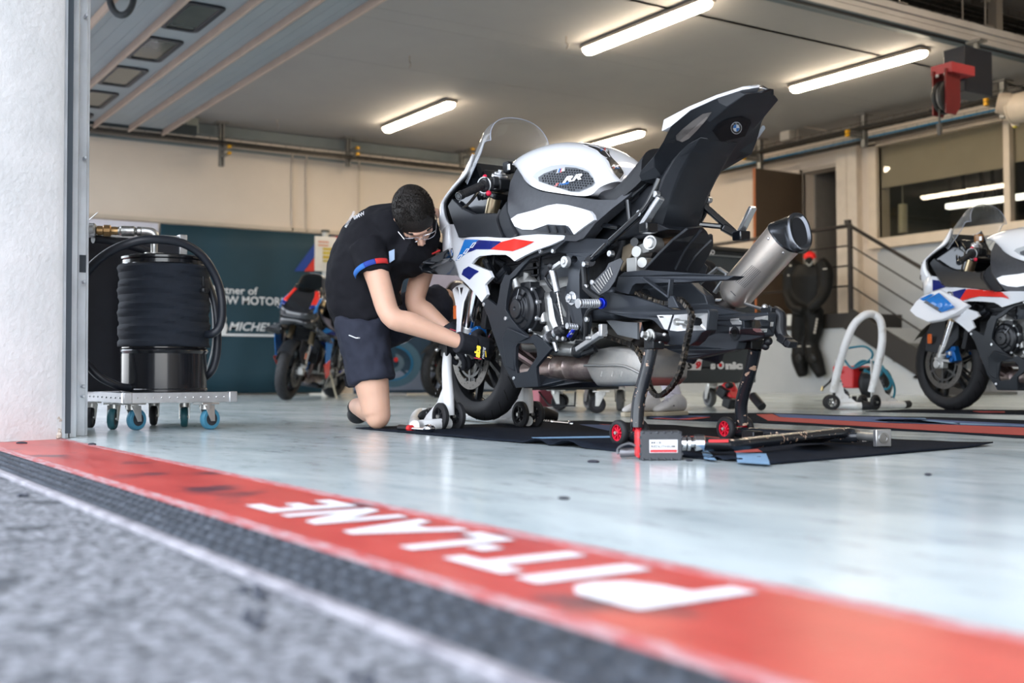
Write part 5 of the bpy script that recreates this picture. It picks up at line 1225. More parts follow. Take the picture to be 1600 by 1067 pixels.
    if st['letters'] and not st.get('plain'):
        m = MB()
        for q in range(3):
            x0, y0 = 712.5+q*10.5, 406-q*9.5
            oo = [(x0, y0), (x0+6, y0-8), (x0+11, y0-8.5), (x0+5, y0)]; ii = [(x0+2, y0-1.2), (x0+6.8, y0-7), (x0+8.8, y0-7.2), (x0+4.2, y0-1.2)]
            o3 = [df.hit(*p, .0060) for p in oo]; i3 = [df.hit(*p, .0060) for p in ii]
            m.add(o3+i3, [(k, (k+1) % 4, 4+(k+1) % 4, 4+k) for k in range(4)])
        m.build('model_number', pm('letter_white', (.78, .78, .8), .35, var=0), sf, smoothit=False)
    if not st.get('plain'): roundel(df, 706, 395, 2.6, 9, sf)
    # ---- lower black fairing with its cross shape and window
    xp = [(888, 373, .205), (860, 386, .222), (838, 393, .235), (822, 404, .245), (805, 420, .25), (796, 430, .25), (789, 429, .25), (782, 444, .25), (779, 464, .25), (776, 478, .252), (766, 470, .254), (759, 466, .254), (752.5, 473, .254), (762, 494, .25), (771, 524, .24), (781, 552, .23), (787, 571, .22), (801, 595, .205), (806, 606, .195), (841, 604, .185), (838, 581, .195), (838, 573, .20), (847, 562, .205), (862, 545, .205), (850, 533, .21), (835, 522, .215), (826, 527, .222), (810, 512, .235), (798, 497, .24), (790, 484, .245), (791, 470, .245), (794, 452, .245), (797, 437, .245), (806, 430, .245), (818, 415, .24), (828, 405, .235), (850, 396, .225), (867, 391.5, .215), (876, 383, .21)]
    hole = [(806, 542, .215), (809, 536.5, .215), (833, 536.5, .21), (838, 545, .205), (839, 557, .202), (824, 580, .20), (808, 583, .205), (805, 572, .21)]
    m = MB(); panel(m, [xp, hole], .014, fit=True); dx_ = Decal(m); m.mirror(); lf = m.build('lower_fairing', second, R, bevel=.005, sharp=30)
    # facets standing out from the panel
    m = MB(); panel(m, [[(784, 527, .243), (792, 512, .25), (798, 514, .25), (826, 527, .232), (810, 536, .225), (802, 545, .225), (803, 580, .215), (790, 572, .223)]], .010); m.mirror(); m.build('fairing_facet', second, lf, bevel=.004)
    m = MB(); panel(m, [[(840, 604, .18), (838, 585, .185), (850, 590, .14), (880, 594, .10), (885, 596, .08), (875, 602, .1)]], .03); m.mirror(); m.build('belly_pan', second, R, bevel=.004)
    m = MB(); m.prism([(.52, -.15, .185), (.70, -.14, .19), (.80, -.05, .21), (.70, -.10, .225), (.54, -.14, .24)], (0, .28, 0)); m.build('belly_tray', satin_black, R, bevel=.01)
    m = MB()
    for a in ((755, 475.5, .257), (789, 497.5, .248), (835, 529, .216), (802, 590.5, .207), (843, 392.5, .239), (862.5, 392, .224)):
        p = B(*a); m.cyl(p, p+V((0, .012, 0)), .0085, n=12)
    m.mirror(); m.build('fairing_screw', bare_alu, R, bevel=.001)
    # ---- black cockpit cheek between the nose and the tank
    m = MB(); panel(m, [[(699, 322, .18), (704, 338, .19), (708, 350, .205), (716, 371, .235), (760, 369.5, .26), (786, 371, .262), (782, 360, .24), (776, 345, .22), (777, 333, .20), (760, 333, .175), (741, 334, .17), (722, 325, .175), (706, 310, .178)]], .02, fit=True); m.mirror(); ck = m.build('cockpit_panel', st['cheek'], R, bevel=.006, sharp=30)
    m = MB(); panel(m, [[(786, 371.5, .255), (780, 355, .24), (777, 338, .225), (783, 325, .21), (792, 312, .20), (794, 330, .21), (800, 350, .225), (808, 366, .235), (800, 372.5, .25)]], .03); m.mirror(); m.build('fairing_duct', satin_black, R, bevel=.008)
    m = MB(); m.tube([B(782, 328, .212), B(777, 343, .228), B(781, 358, .246), B(786, 371, .262)], .007, 8, k=4); m.mirror(); m.build('duct_edge', black_plastic, R)
    m = MB(); m.prism([B(737, 252, .12), B(730, 272, .13), B(705, 303, .14), B(699, 315, .15), B(703, 338, .15), B(770, 335, .12), B(785, 310, .10), B(770, 296, .1), B(756, 284, .1), B(748, 262, .1)], (0, .26, 0)); m.build('instrument_carrier', black_gloss, R, bevel=.01)
    m = MB(); m.box((.17, 0, 1.075), (.05, .20, .12), Matrix.Rotation(-.6, 3, 'Y')); m.build('dashboard', black_gloss, R, bevel=.012)
    # ---- nose: painted shell, headlights, chin
    rowsL = [B(739.5, 241, .125), B(728.5, 270, .165), B(712, 289, .18), B(699.5, 304, .185), B(692.5, 317, .185), B(694, 336, .185), B(701, 351, .185)]
    cz_ = [(.07, 1.165), (.0, 1.10), (-.06, 1.045), (-.10, 1.0), (-.135, .955), (-.16, .90), (-.15, .85)]
    rows = []
    for e, (cx, cz) in zip(rowsL, cz_):
        r = []
        for i in range(-10, 11):
            a = PI/2*i/10; s_ = math.sin(abs(a))**.8; q = 1-math.cos(a)**.8
            r.append(V((cx+(e.x-cx)*q, math.copysign(abs(e.y)*s_, i), cz+(e.z-cz)*q)))
        rows.append(r)
    rows = [list(c) for c in zip(*[smooth(list(col), 3) for col in zip(*rows)])]
    m = MB(); m.rings(rows, closed=False); nose = m.build('nose_fairing', body, R, solid=.012)
    m = MB(); rin = [[V((p.x+.010, p.y*.955, p.z-.004)) for p in r] for r in rows]; m.rings(rin, closed=False); m.build('nose_liner', black_plastic, nose, solid=.004)
    m = MB(); ch = rows[-1]
    low = [V((p.x+.02*(1-abs(p.y)/.185)+.01, p.y*1.0, p.z-.10+.04*(1-abs(p.y)/.185))) for p in ch]; m.rings([ch, low], closed=False); m.build('nose_intake', st['intake'], nose, solid=.012)
    for sg in (-1, 1):
        m = MB(); r1, r2_ = rows[-3], rows[-8]
        idx = range(2, 8) if sg < 0 else range(13, 19)
        a_ = [r1[i]+V((-.014, 0, -.002)) for i in idx]; b_ = [r2_[i]+V((-.014, 0, 0)) for i in idx]; m.rings([a_, b_], closed=False); hl = m.build('headlight', black_gloss, nose, solid=.004)
    if st.get('nose_marks'):
        for nm_, mt_, r0, r1_, cols in (('nose_light_blue', mlight, 4, 15, (17, 20)), ('nose_red', mred, 1, 9, (14, 17)), ('nose_dark_blue', mblue, 9, 12, (14, 17))):
            for sg in (0, 1):
                cc = range(cols[0], cols[1]+1); cc = [20-c for c in cc] if sg else list(cc)
                m = MB(); m.rings([[rows[r_][c]+V((-.012, 0, .002))+V((0, math.copysign(.006, rows[r_][c].y), 0)) for c in cc] for r_ in range(r0, r1_+1)], closed=False); m.build(nm_, mt_, nose, solid=.002)
    # ---- windscreen bubble
    T = [V((.02, 0, 1.13)), V((.085, 0, 1.215)), V((.16, 0, 1.29)), V((.215, 0, 1.335)), V((.27, 0, 1.348))]
    E = [B(703, 300, .165), B(738, 262, .155), B(746, 245, .15), B(757, 224, .158), B(762, 221, .150)]
    rows = []
    Ts, Es = smooth(T, 4), smooth([V((.12, -.16, 1.07)), V((.19, -.16, 1.14)), V((.235, -.158, 1.19)), V((.262, -.158, 1.228)), V((.30, -.150, 1.232))], 4)
    for t_, e_ in zip(Ts, Es):
        r = []
        for i in range(-12, 13):
            a = PI/2*abs(i)/12; s_ = math.sin(a)**.85; c_ = math.cos(a)**.9
            r.append(V((e_.x+(t_.x-e_.x)*c_, math.copysign(abs(e_.y)*s_, i), e_.z+(t_.z-e_.z)*c_)))
        rows.append(r)
    m = MB(); m.rings(rows, closed=False); scn = m.build('windscreen', st['screen'], R)
    m = MB(); m.tube(rows[-1], .0022, 6); m.tube([r[0] for r in rows], .002, 6); m.tube([r[-1] for r in rows], .002, 6); m.build('screen_edge', pm('screen_edge', (.30, .32, .38), .15, var=0), scn)
    # ---- handlebars, levers, switches
    m = MB()
    g0, g1, g2 = B(722, 304, .372), B(755, 289, .252), B(783, 290, .13)
    m.cyl(g1, g0, .0165, n=18); m.cyl(g1+(g1-g0)*.02, g1+(g0-g1)*.06, .021, n=18)
    for k in range(10): p = g1.lerp(g0, .15+.075*k); m.cyl(p, p.lerp(g0, .03), .0178, n=16)
    a_ = MB(); m.mirror(); m.build('handgrip', rubber, R)
    m = MB(); dd = (g0-g1).normalized(); m.cyl(g0, g0+dd*.022, .019, .017, n=18); m.mirror(); be = m.build('bar_end', black_metal, R, bevel=.002)
    m = MB(); m.cyl(g0+dd*.021, g0+dd*.024, .010, n=16); m.lathe(g0+dd*.022, dd, [(.0165, 0), (.0165, .002), (.013, .002), (.013, 0)], 20, closed=True); m.mirror(); m.build('bar_end_cap', chrome, be)
    m = MB(); m.cyl(g2, g1, .013, n=14); m.box(g2+V((0, -.0, .0)), (.07, .06, .05)); m.mirror(); m.build('clip_on', black_metal, R, bevel=.008)
    m = MB(); p = g1+(g2-g1)*.18; m.box(p, (.055, .045, .055)); m.cyl(g1+(g2-g1)*.05, g1+(g2-g1)*.14, .032, n=24); m.box(p+V((.01, .03, .015)), (.04, .03, .04)); m.mirror(); sg_ = m.build('switchgear', black_plastic, R, bevel=.008)
    m = MB(); m.lathe(g1+(g2-g1)*.04, (g2-g1).normalized(), [(.034, 0), (.034, .004), (.030, .004), (.030, 0)], 26, closed=True); m.mirror(); m.build('jog_wheel', bare_alu, sg_)
    m = MB(); m.ball(B(757.5, 275.5, .24), (.013, .008, .008), 10, 6); m.ball(B(763.5, 302, .24), (.012, .012, .012), 10, 6); m.mirror(); m.build('red_button', pm('red_switch', (.65, .01, .05), .4), sg_)
    m = MB(); lv = [B(762, 283, .20), B(752, 300, .26), B(742, 312, .32), B(733, 319, .38)]; m.tube([p+V((-.05, 0, -.01)) for p in lv], [.008, .007, .006, .006], 8, k=4); m.mirror(); m.build('lever', black_metal, R)
    m = MB(); m.box(B(795, 262, .02), (.045, .04, .05)); m.cyl(B(795, 272, .02), B(795, 266, .02), .012, n=10); rs_ = m.build('reservoir', black_plastic if not st['amber'] else pm('amber_pot', (.30, .13, .04), .15, var=.05), R, bevel=.006)
    m = MB(); m.box(B(795, 261, .045), (.02, .004, .028)); m.build('reservoir_clip', bare_alu, rs_, bevel=.002)
    m = MB()
    for q in range(5): m.tube([B(745+q*4, 300+q*2, .15), B(752+q*5, 318-q*3, .10), B(765+q*4, 325, .05), B(785, 330, .02)], .006, 6, k=4)
    m.build('wiring', black_plastic, R)
    # ---- winglets
    m = MB(); panel(m, [[(654, 416, .35), (661, 408, .345), (700, 388, .20), (706, 411, .20), (709, 427, .215), (672, 424, .335), (657, 422, .352)]], .014, (0, .6, -.8)); m.prism([B(700, 400, .20), B(668, 416, .34), B(676, 423, .335), B(708, 425, .21)], (0.05, 0, -.02))
    m.mirror(); m.build('winglet', st['wing'], R, bevel=.004)
    # ---- seat, tail
    m = MB(); T = [V(p) for p in ((.955, 0, .935), (1.02, 0, .93), (1.10, 0, .935), (1.18, 0, .975), (1.27, 0, 1.045))]
    E = [B(*p) for p in ((926, 307, .11), (945, 312.5, .14), (962, 314, .15), (985, 298, .15), (1003, 281, .14))]
    shell(m, T, E, 8, .60); m.build('rider_seat', seat_m, R, sharp=50)
    TL = [B(*p) for p in ((1002, 266, .145), (1021, 244, .175), (1036, 221, .205), (1048, 197, .20), (1078, 172, .165), (1120, 153, .12), (1160, 140, .07), (1186, 137, .022))]
    BL = [B(*p) for p in ((1002, 283, .145), (1034, 276, .105), (1060, 247, .10), (1085, 215, .10), (1110, 190, .10), (1137, 167, .09), (1165, 147, .075), (1190, 146, .025))]
    BC = [B(*p) for p in ((1040, 285, .0), (1082, 290, .0), (1105, 262, .0), (1130, 236, 0), (1152, 212, 0), (1172, 190, 0), (1190, 172, 0), (1201, 155, 0))]
    rs = []
    mi = lambda p: V((p.x, -p.y, p.z))
    for i, (tl, bl) in enumerate(zip(TL, BL)):
        bc = V((bl.x+.02, 0, bl.z-.015+.03*(i/7)))
        md = tl.lerp(bl, .5)+V((-.01, -.004, 0))
        rs.append([tl, md, bl, V((bc.x, bl.y*.45, bc.z)), V((bc.x, -bl.y*.45, bc.z)), mi(bl), mi(md), mi(tl), V((tl.x-.01, 0, tl.z+.015))])
    m = MB(); m.rings(rs); tail = m.build('tail_unit', satin_black, R, bevel=.003, sharp=20); dtail = Decal(m)
    m = MB(); TP = [B(*p) for p in ((1037, 187, .20), (1050, 180, .19), (1077, 166, .16), (1120, 148, .112), (1160, 135.5, .062), (1184, 134, .018))]
    TE = [B(1033.5, 205, .207), TL[3], TL[4], TL[5], TL[6], TL[7]]
    m.rings([[a, b, V((b.x-.02, 0, b.z+.012)), mi(b), mi(a)] for a, b in zip(TE, TP)]); m.build('tail_cover', body, R, bevel=.002, sharp=25)
    # under-tray going down behind the seat
    m = MB()
    rr_ = []
    for a, e in (((1068, 228, .112), (1096, 213, .085)), ((1050, 252, .118), (1080, 238, .085)), ((1036, 277, .120), (1064, 268, .085)), ((1027, 300, .118), (1052, 299, .080)), ((1023, 318, .116), (1045, 318, .080)), ((1017, 342, .116), (1038, 342, .080)), ((1018, 356, .105), (1034, 358, .075)), ((1026, 363, .08), (1034, 364, .06))):
        p, q = B(*a), B(*e); rr_.append([V((p.x, p.y, p.z)), V((q.x, q.y, q.z)), V((q.x+.008, 0, q.z-.003)), mi(q), mi(p), V((p.x-.10, .07, p.z+.03)), V((p.x-.10, -.07, p.z+.03))])
    m.rings(rr_); ut = m.build('tail_undertray', satin_black, R, bevel=.006, sharp=20); du = Decal(m)
    m = MB(); panel(m, [[(1003, 372, .09), (985, 376, .09), (1000, 350, .1), (1020, 345, .1), (1045, 358, .08), (1020, 364, .09)]], .16); m.build('undertray_liner', satin_black, R, bevel=.006)
    dtail.poly([(1113, 204), (1122, 194), (1137, 186), (1158, 182), (1172, 187), (1174, 192), (1164, 213), (1126, 222)], .004, 2).build('tail_plate', pm('tail_plate_black', (.006, .006, .008), .5, var=0, spec=.2), tail, smoothit=False)
    dtail.poly([(1057, 219), (1056, 212), (1066, 202), (1082, 189), (1098, 178), (1112, 175), (1104, 187), (1090, 203), (1076, 217), (1066, 222)], .003, 2).build('tail_vent', pm('vent_grey', (.10, .09, .085), .5, var=.1), tail, smoothit=False)
    dtail.poly([(1062, 220), (1082, 202), (1104, 182), (1106, 184), (1090, 203), (1076, 217), (1066, 222)], .0035, 2).build('tail_vent_lip', pm('vent_lip', (.16, .14, .13), .5, var=.1), tail, smoothit=False)
    roundel(dtail, 1150.5, 200, 8.5, 9.5, tail, base=.003)
    m = MB(); m.prism([B(1193, 200, -.205), B(1173, 228, -.21), B(1176, 222, -.2), B(1191, 196, -.195)], (0, .01, 0)); m.build('tail_side_lens', pm('lens_clear', (.4, .45, .5), .1), tail)
    # passenger footpegs
    m = MB(); a0, a1 = B(1004, 353, .225), B(1033, 308, .212)
    m.bar(a0, a1, .018, .030, (0, 1, 0)); m.mirror(); pg = m.build('passenger_peg', pm('peg_silver', (.60, .61, .63), .25, .85), R, bevel=.005)
    m = MB()
    m.box(B(1013, 356, .215), (.045, .05, .035)); q0, q1, q2 = B(1150, 366, -.215), B(1094, 316, -.10), B(1086, 350, -.10); q3 = B(1128, 354, -.17)
    m.bar(mi(q0), mi(q1), .020, .024); m.bar(mi(q3), mi(q2), .018, .018); m.bar(mi(q0), mi(q3), .024, .028); m.cyl(mi(q1)-V((0, .02, 0)), mi(q1)+V((0, .02, 0)), .020, n=14)
    m.mirror(); m.build('peg_bracket', black_gloss, R, bevel=.005)
    return R

PEARL = pm('pearl_white_paint', (.78, .79, .82), .16, var=.01, coat=.8)
STYLE_W = dict(body=PEARL, second=pm('lower_fairing_black', (.013, .016, .021), .45, var=.08, vs=40, bump=.03, bs=500), stripes=(mlight, mblue, mred), letters=True, rear=False, fender=None, cheek=satin_black, intake=PEARL,
               screen=glassy, wing=black_gloss, amber=False)
ZB = motorcycle('sport_motorcycle', 'white sport motorcycle with its rear wheel removed, raised on paddock stands beside the kneeling mechanic', BO, 0, STYLE_W)
# ================================================================== OTHER MOTORCYCLES
bk_body = pm('black_motorcycle_paint', (.012, .013, .016), .18, var=.02, coat=.7)
STYLE_R = dict(STYLE_W, rear=True, fender=satin_black, wing=PEARL, amber=True, plain=True)
WB_ = motorcycle('sport_motorcycle', 'complete white sport motorcycle at the right edge, standing on its front tyre by the stairs', (-4.74, 6.50, -.035), math.radians(-9), dict(STYLE_R, pitch=.027))
STYLE_M = dict(STYLE_W, body=bk_body, rear=True, fender=satin_black, wing=black_gloss, screen=smoke_glass, intake=black_gloss, second=black_gloss, letters=False, stripes=(mlight, mblue, mred), cheek=black_gloss, caliper=cal_blue, nose_marks=True, lean=.17, pitch=.027)
MB1 = motorcycle('sport_motorcycle', 'black sport motorcycle with blue and red nose leaning on its side stand', (-10.85, 4.34, -.035), math.radians(139), STYLE_M)
MB2 = motorcycle('sport_motorcycle', 'black motorcycle with red brake parts, mostly hidden behind the kneeling mechanic', (-11.0, 6.15, -.035), math.radians(116), dict(STYLE_M, caliper=pm('caliper_red', (.6, .01, .02), .35), lean=.10))
def nose_marks(root):
    """coloured flanks of the black machine's nose, in the machine's own frame"""
    for nm, mt, pts in () and (('nose_blue', mlight, [(-.148, .06, 1.0), (-.02, .155, 1.0), (.03, .188, .93), (-.09, .150, .86), (-.165, .09, .87)]),
                        ('nose_red', mred, [(-.03, .055, 1.10), (.06, .13, 1.10), (.0, .155, 1.01), (-.10, .065, 1.02)]),
                        ('nose_dark_blue', mblue, [(-.14, .045, .99), (-.115, .055, 1.02), (-.03, .14, 1.02), (-.03, .15, 1.0)])):
        for sg in (-1, 1):
            m = MB(); m.prism([V((p[0]-.022, sg*p[1]*1.04, p[2]+.004)) for p in pts], (.004, 0, 0)); m.build(nm, mt, root, smoothit=False)
    for sg in (-1, 1):
        m = MB(); m.prism([(.1, sg*.275, .72), (.35, sg*.275, .72), (.40, sg*.26, .50), (.25, sg*.265, .45)], (0, sg*.004, 0)); m.build('flank_blue', mlight, root, smoothit=False)
        m = MB(); m.prism([(.2, sg*.268, .44), (.40, sg*.262, .50), (.50, sg*.25, .35), (.40, sg*.25, .30)], (0, sg*.004, 0)); m.build('flank_red', mred, root, smoothit=False)
        m = MB(); m.bar((.62, -.20, .40), (.70, -.34, .055), .02, .016) if sg < 0 else None
        if sg < 0: m.build('prop_stand', pm('stand_cream', (.5, .46, .36), .5), root)
nose_marks(MB1)
# the right-hand machine's own paint and its broad white winglet, in its own frame
MW = (Matrix.Translation(V((-4.74, 6.50, -.035))) @ Matrix.Rotation(math.radians(-9), 4, 'Z') @ Matrix.Rotation(.027, 4, 'Y')); MWi = MW.inverted()
def B2(px, py, lat):
    o = MWi @ CAM; d = (MWi.to_3x3() @ ray(px, py)); return o+d*((-lat-o.y)/d.y)
df0, sf0 = FAIR[WB_.name]
class Decal2(Decal):
    def __init__(s, t): s.t = t; s.last = 7.4
    def hit(s, px, py, off=.003):
        d = (MWi.to_3x3() @ ray(px, py)).normalized(); o = MWi @ CAM; h = s.t.ray_cast(o, d)
        if h[0] is not None and abs(h[0].y) > .1: s.last = (h[0]-o).length
        return o+d*(s.last-off)
d2_ = Decal2(df0.t)
wg = MB(); pl_ = [B2(1420, 485, .37), B2(1432, 471, .355), B2(1440, 464, .33), B2(1455, 458, .26), B2(1468, 452, .235), B2(1500, 468, .262), B2(1512, 476, .265), B2(1492, 489, .275), B2(1470, 499, .31), B2(1449, 503, .345), B2(1430, 494, .37)]
wg.prism(pl_, (.01, .03, -.01)); wgo = wg.build('winglet_blade', PEARL, WB_, bevel=.006, sharp=25)
dw = Decal2(BVHTree.FromPolygons([tuple(p) for p in wg.v], [tuple(t) for t in tessellate_polygon([pl_])]))
for pts, mt_, nm in (([(1445, 470), (1467, 457), (1480, 468), (1492, 480), (1472, 488)], mlight, 'winglet_blue'), ([(1437, 467), (1454, 459), (1460, 460), (1443, 470)], mlight, 'winglet_blue'), ([(1443, 472), (1448, 470), (1472, 484), (1470, 489)], pm('duct_grey', (.12, .12, .12), .6), 'winglet_duct')):
    dw.poly(pts, .012, 2).build(nm, mt_, wgo, smoothit=False)
for pts, mt_ in (([(1487, 456), (1511, 450), (1497, 472), (1488, 474), (1478, 463)], mblue), ([(1511, 450), (1562, 453.5), (1577, 467), (1565, 464), (1530, 463), (1515, 466), (1497, 472)], mred), ([(1457, 437), (1467, 438), (1481, 447), (1457, 455)], mblue)):
    d2_.poly(pts, .014, 3).build('fairing_stripe', mt_, sf0, smoothit=False)
roundel(type('D', (), dict(poly=lambda s_, p, off=.003, cuts=1, m=None: d2_.poly(p, off+.014, cuts, m), text=lambda s_, *a, **k: d2_.text(*a, **dict(k, off=k.get('off', .004)+.014))))(), 1483.5, 462.5, 6, 8, sf0)
m = MB()
# ================================================================== PADDOCK STANDS
def stand_wheel(m_t, m_h, root, c, r, w_, ax, hubm, spokes=8):
    c = V(c); ax = V(ax).normalized(); m = MB()
    m.lathe(c-ax*w_/2, ax, [(r*.66, 0), (r*.88, 0), (r, w_*.22), (r, w_*.78), (r*.88, w_), (r*.66, w_)], 36, closed=True); wl = m.build('wheel', m_t, root, sharp=50)
    m = MB(); m.lathe(c-ax*w_*.36, ax, [(r*.68, 0), (r*.68, w_*.72), (r*.58, w_*.72), (r*.58, 0)], 32, closed=True); m.cyl(c-ax*w_*.42, c+ax*w_*.42, r*.24, n=16)
    u = ax.orthogonal().normalized(); v = ax.cross(u)
    for k in range(spokes):
        a = 2*PI*k/spokes; d = u*math.cos(a)+v*math.sin(a); m.bar(c+d*r*.2, c+d*r*.62, r*.10, w_*.5, ax)
    m.build('wheel_hub', m_h, wl)
    m = MB(); m.cyl(c-ax*(w_*.5+.006), c+ax*(w_*.5+.006), r*.13, n=10); m.build('wheel_bolt', hubm, wl)
old_white = two_tone('worn_white_enamel', (.50, .47, .42), (.76, .76, .76), 7, .30, .45, .4, .08, 40)
mark = pm('faded_print', (.12, .12, .13), .6, var=0)
def wpt(lx, lat, z): return V((BO.x+lx, BO.y-lat, z))
fs = wthing('paddock_stand', 'white front paddock stand with black wheels lifting the near motorcycle by its fork', 'stand', wpt(.04, 0, 0))
for sg in (1, -1):
    la = .208*sg
    for q in (-.042, .042): stand_wheel(rubber, black_plastic, fs, wpt(.04, la+q, .060), .060, .026, (0, 1, 0), zinc, 6)
    m = MB(); m.tube([wpt(.04, la, .065), wpt(.035, la, .15), wpt(.015, la*.98, .26), wpt(.005, la*.93, .335)], [.026, .025, .022, .020], 16, k=4); m.build('upright', old_white, fs)
    m = MB(); m.prism([wpt(.035, la-.004, .26), wpt(.03, la-.004, .05), wpt(-.20, la-.004, .035), wpt(-.17, la-.004, .06), wpt(-.07, la-.004, .12)], (0, .008, 0)); m.build('gusset', old_white, fs)
    m = MB()
    for k in range(9): c = wpt(-.145+k*.017, la+.010, .072+k*.0175); m.box(c, (.006, .001, .009))
    m.build('print_marks', mark, fs, smoothit=False)
    m = MB(); m.box(wpt(.0, la*.9, .352), (.05, .05, .06)); m.box(wpt(-.0, la*.75, .372), (.04, .08, .018)); m.box(wpt(-.03, la*.95, .365), (.05, .02, .02)); m.build('lift_bracket', black_metal, fs, bevel=.004)
    m = MB(); m.ball(wpt(-.045, la*1.05, .352), .010, 10, 8); m.cyl(wpt(.03, la*.8, .352), wpt(.05, la*.8, .352), .012, n=8); m.build('bracket_bolt', zinc, fs)
pa_, pb2 = onz(652, 665, .025), onz(660, 644, .025)
c1, c2 = wpt(.04, .208, .030), wpt(.04, -.208, .030)
m = MB(); m.tube([c1, c1.lerp(pa_, .85), pa_+(pb2-pa_)*.08+(pa_-c1)*.12, pb2-(pb2-pa_)*.08+(pb2-c2)*.04, c2.lerp(pb2, .85), c2], .024, 14, k=6); m.build('base_tube', old_white, fs)

black_worn = two_tone('chipped_black_enamel', (.014, .016, .020), (.014, .016, .020), 8, .4, .6, .25, .02, 60, extra=((.42, .28, .20), 42, .62, .635))
rs_ = wthing('paddock_stand', 'black rear paddock stand with red spoked wheels under the bare swingarm', 'stand', wpt(1.34, 0, 0))
for sg in (1, -1):
    cx_ = 1.335
    for q in (-.045, .045): stand_wheel(rubber, pm('wheel_red', (.62, .01, .035), .4, var=.03), rs_, wpt(cx_, sg*.245+q, .043), .043, .024, (0, 1, 0), zinc, 8)
    if sg > 0: pts = [B(1019, 537, .205), B(1011, 575, .215), B(1003, 605, .225), B(997, 632, .235), B(995, 668, .243)]
    else: pts = [B(1180, 545, -.20), B(1172, 580, -.213), B(1163, 610, -.225), B(1158, 635, -.235), B(1160, 664, -.243)]
    m = MB(); m.tube([p+BO for p in pts], [.0225]*5, 18, k=4); m.build('upright', black_worn, rs_)
    if sg > 0:
        m = MB(); m.cyl(B(1018, 526, .235)+BO, B(1042, 530, .165)+BO, .018, n=16); m.box(B(1022, 534, .21)+BO, (.05, .05, .05)); m.build('hook', black_metal, rs_, bevel=.004)
        m = MB(); a_ = B(1003, 522, .262)+BO; b_ = B(1015, 525, .235)+BO; m.cyl(a_, b_, .012, n=6); m.cyl(B(1010, 524, .247)+BO, b_, .016, n=14); m.cyl(b_, b_+V((0, .004, 0)), .024, n=22)
        m.cyl(B(1032, 537, .2)+BO, B(1030, 536, .2)+BO, .009, n=8); m.ball(B(1030, 534, .205)+BO, .008); m.ball(B(1038, 523, .2)+BO, .007); m.ball(B(1031, 525, .2)+BO, .006); m.build('hook_bolt', zinc, rs_)
    else:
        m = MB(); m.box(B(1176, 538, -.19)+BO, (.05, .06, .035)); m.cyl(B(1168, 530, -.16)+BO, B(1184, 532, -.21)+BO, .014, n=12); m.build('hook', black_metal, rs_, bevel=.004)
L0, R0 = wpt(cx_, .245, .03), wpt(cx_, -.245, .03)
h1, h2, h3, h4 = onz(1128, 697, .035), onz(1180, 691, .038), onz(1318, 676, .045), onz(1322, 683, .03)
m = MB(); m.tube([L0, L0.lerp(h1, .5), h1+(L0-h1)*.12, h1+(h2-h1)*.25, h2, h2.lerp(h3, .5), h3, h3+(h4-h3)*.5+RT*.035, h4+RT*.01, h4.lerp(R0, .4), R0], .0180, 16, k=5); m.build('handle_tube', black_worn, rs_)
m = MB(); m.prism([onz(1236, 690, .03), onz(1270, 686, .045), onz(1305, 684, .04), onz(1283, 692, .012), onz(1240, 693, .014)], (0, .006, 0)); m.build('gusset', black_metal, rs_)
m = MB(); pq = onz(1176, 683, .02); m.box(pq+V((0, 0, .0)), (.06, .05, .045)); tag(m.build('lift_adapter', black_metal, bevel=.005), 'black metal adapter block on the mat beside the right red wheels', 'block')
m = MB(); m.box(onz(1236, 684, .012), (.07, .10, .024)); q_ = tag(m.build('hook_adapter', black_metal, bevel=.004), 'flat black adapter with a silver nut lying behind the stand handle', 'adapter')
m = MB(); p = onz(1214, 684, .012); m.cyl(p, p+V((0, 0, .020)), .022, n=6); m.cyl(p+V((0, 0, .02)), p+V((0, 0, .030)), .013, n=14); m.build('adapter_nut', zinc, q_)

# ================================================================== MATS
matc = pm('mat_black', (.010, .013, .020), .95, var=.2, vs=25, bump=.3, bs=500, spec=.08)
def mat_rug(name, label, pts, hump=None, inset=None):
    t = wthing(name, label, 'mat', pts[0]); return t
mt = wthing('floor_mat', 'black carpet mat with light blue and red stripes under the near motorcycle', 'mat', (-3.5, 2.8, 0))
A_, D_, E_, F_ = onz(556, 670), onz(1202, 727), onz(1552, 697), V((-4.72, 3.55, 0))
m = MB(); nx, ny = 90, 16
def mat_z(s_, t_):
    x_px = 556+(1202-556)*0
    z = .004
    e = max(0, 1-t_*6)
    px = proj_x(A_.lerp(D_, s_))
    for c_, w_, h_ in ((838, 20, .018), (884, 24, .020), (1118, 14, .010), (1146, 12, .008)): z += h_*e*max(0, math.cos(min(1, abs(px-c_)/w_)*PI/2))**1.0
    z += .0015*math.sin(s_*40+t_*9)
    e2 = max(0, (s_-.93)/.07)*max(0, (t_-.85)/.15); z += .010*e2
    return z
def proj_x(P):
    d = V(P)-CAM; return 800+FPX*(d.dot(RT))/d.dot(FW)
vs = []
for j in range(ny+1):
    for i in range(nx+1):
        s_, t_ = i/nx, j/ny; p = A_.lerp(D_, s_).lerp(F_.lerp(E_, s_), t_); vs.append(V((p.x, p.y, mat_z(s_, t_))))
m.add(vs, [(j*(nx+1)+i, j*(nx+1)+i+1, (j+1)*(nx+1)+i+1, (j+1)*(nx+1)+i) for j in range(ny) for i in range(nx)]); mo = m.build('carpet', matc, mt, solid=.004)
dmat = Decal(m)
BO_keep = BO
class WDecal(Decal):
    def hit(s, px, py, off=.002):
        d = ray(px, py).normalized(); h = s.t.ray_cast(CAM, d)
        if h[0] is None: return onz(px, py, .007)
        return h[0]+V((0, 0, off))
dmat = WDecal(m)
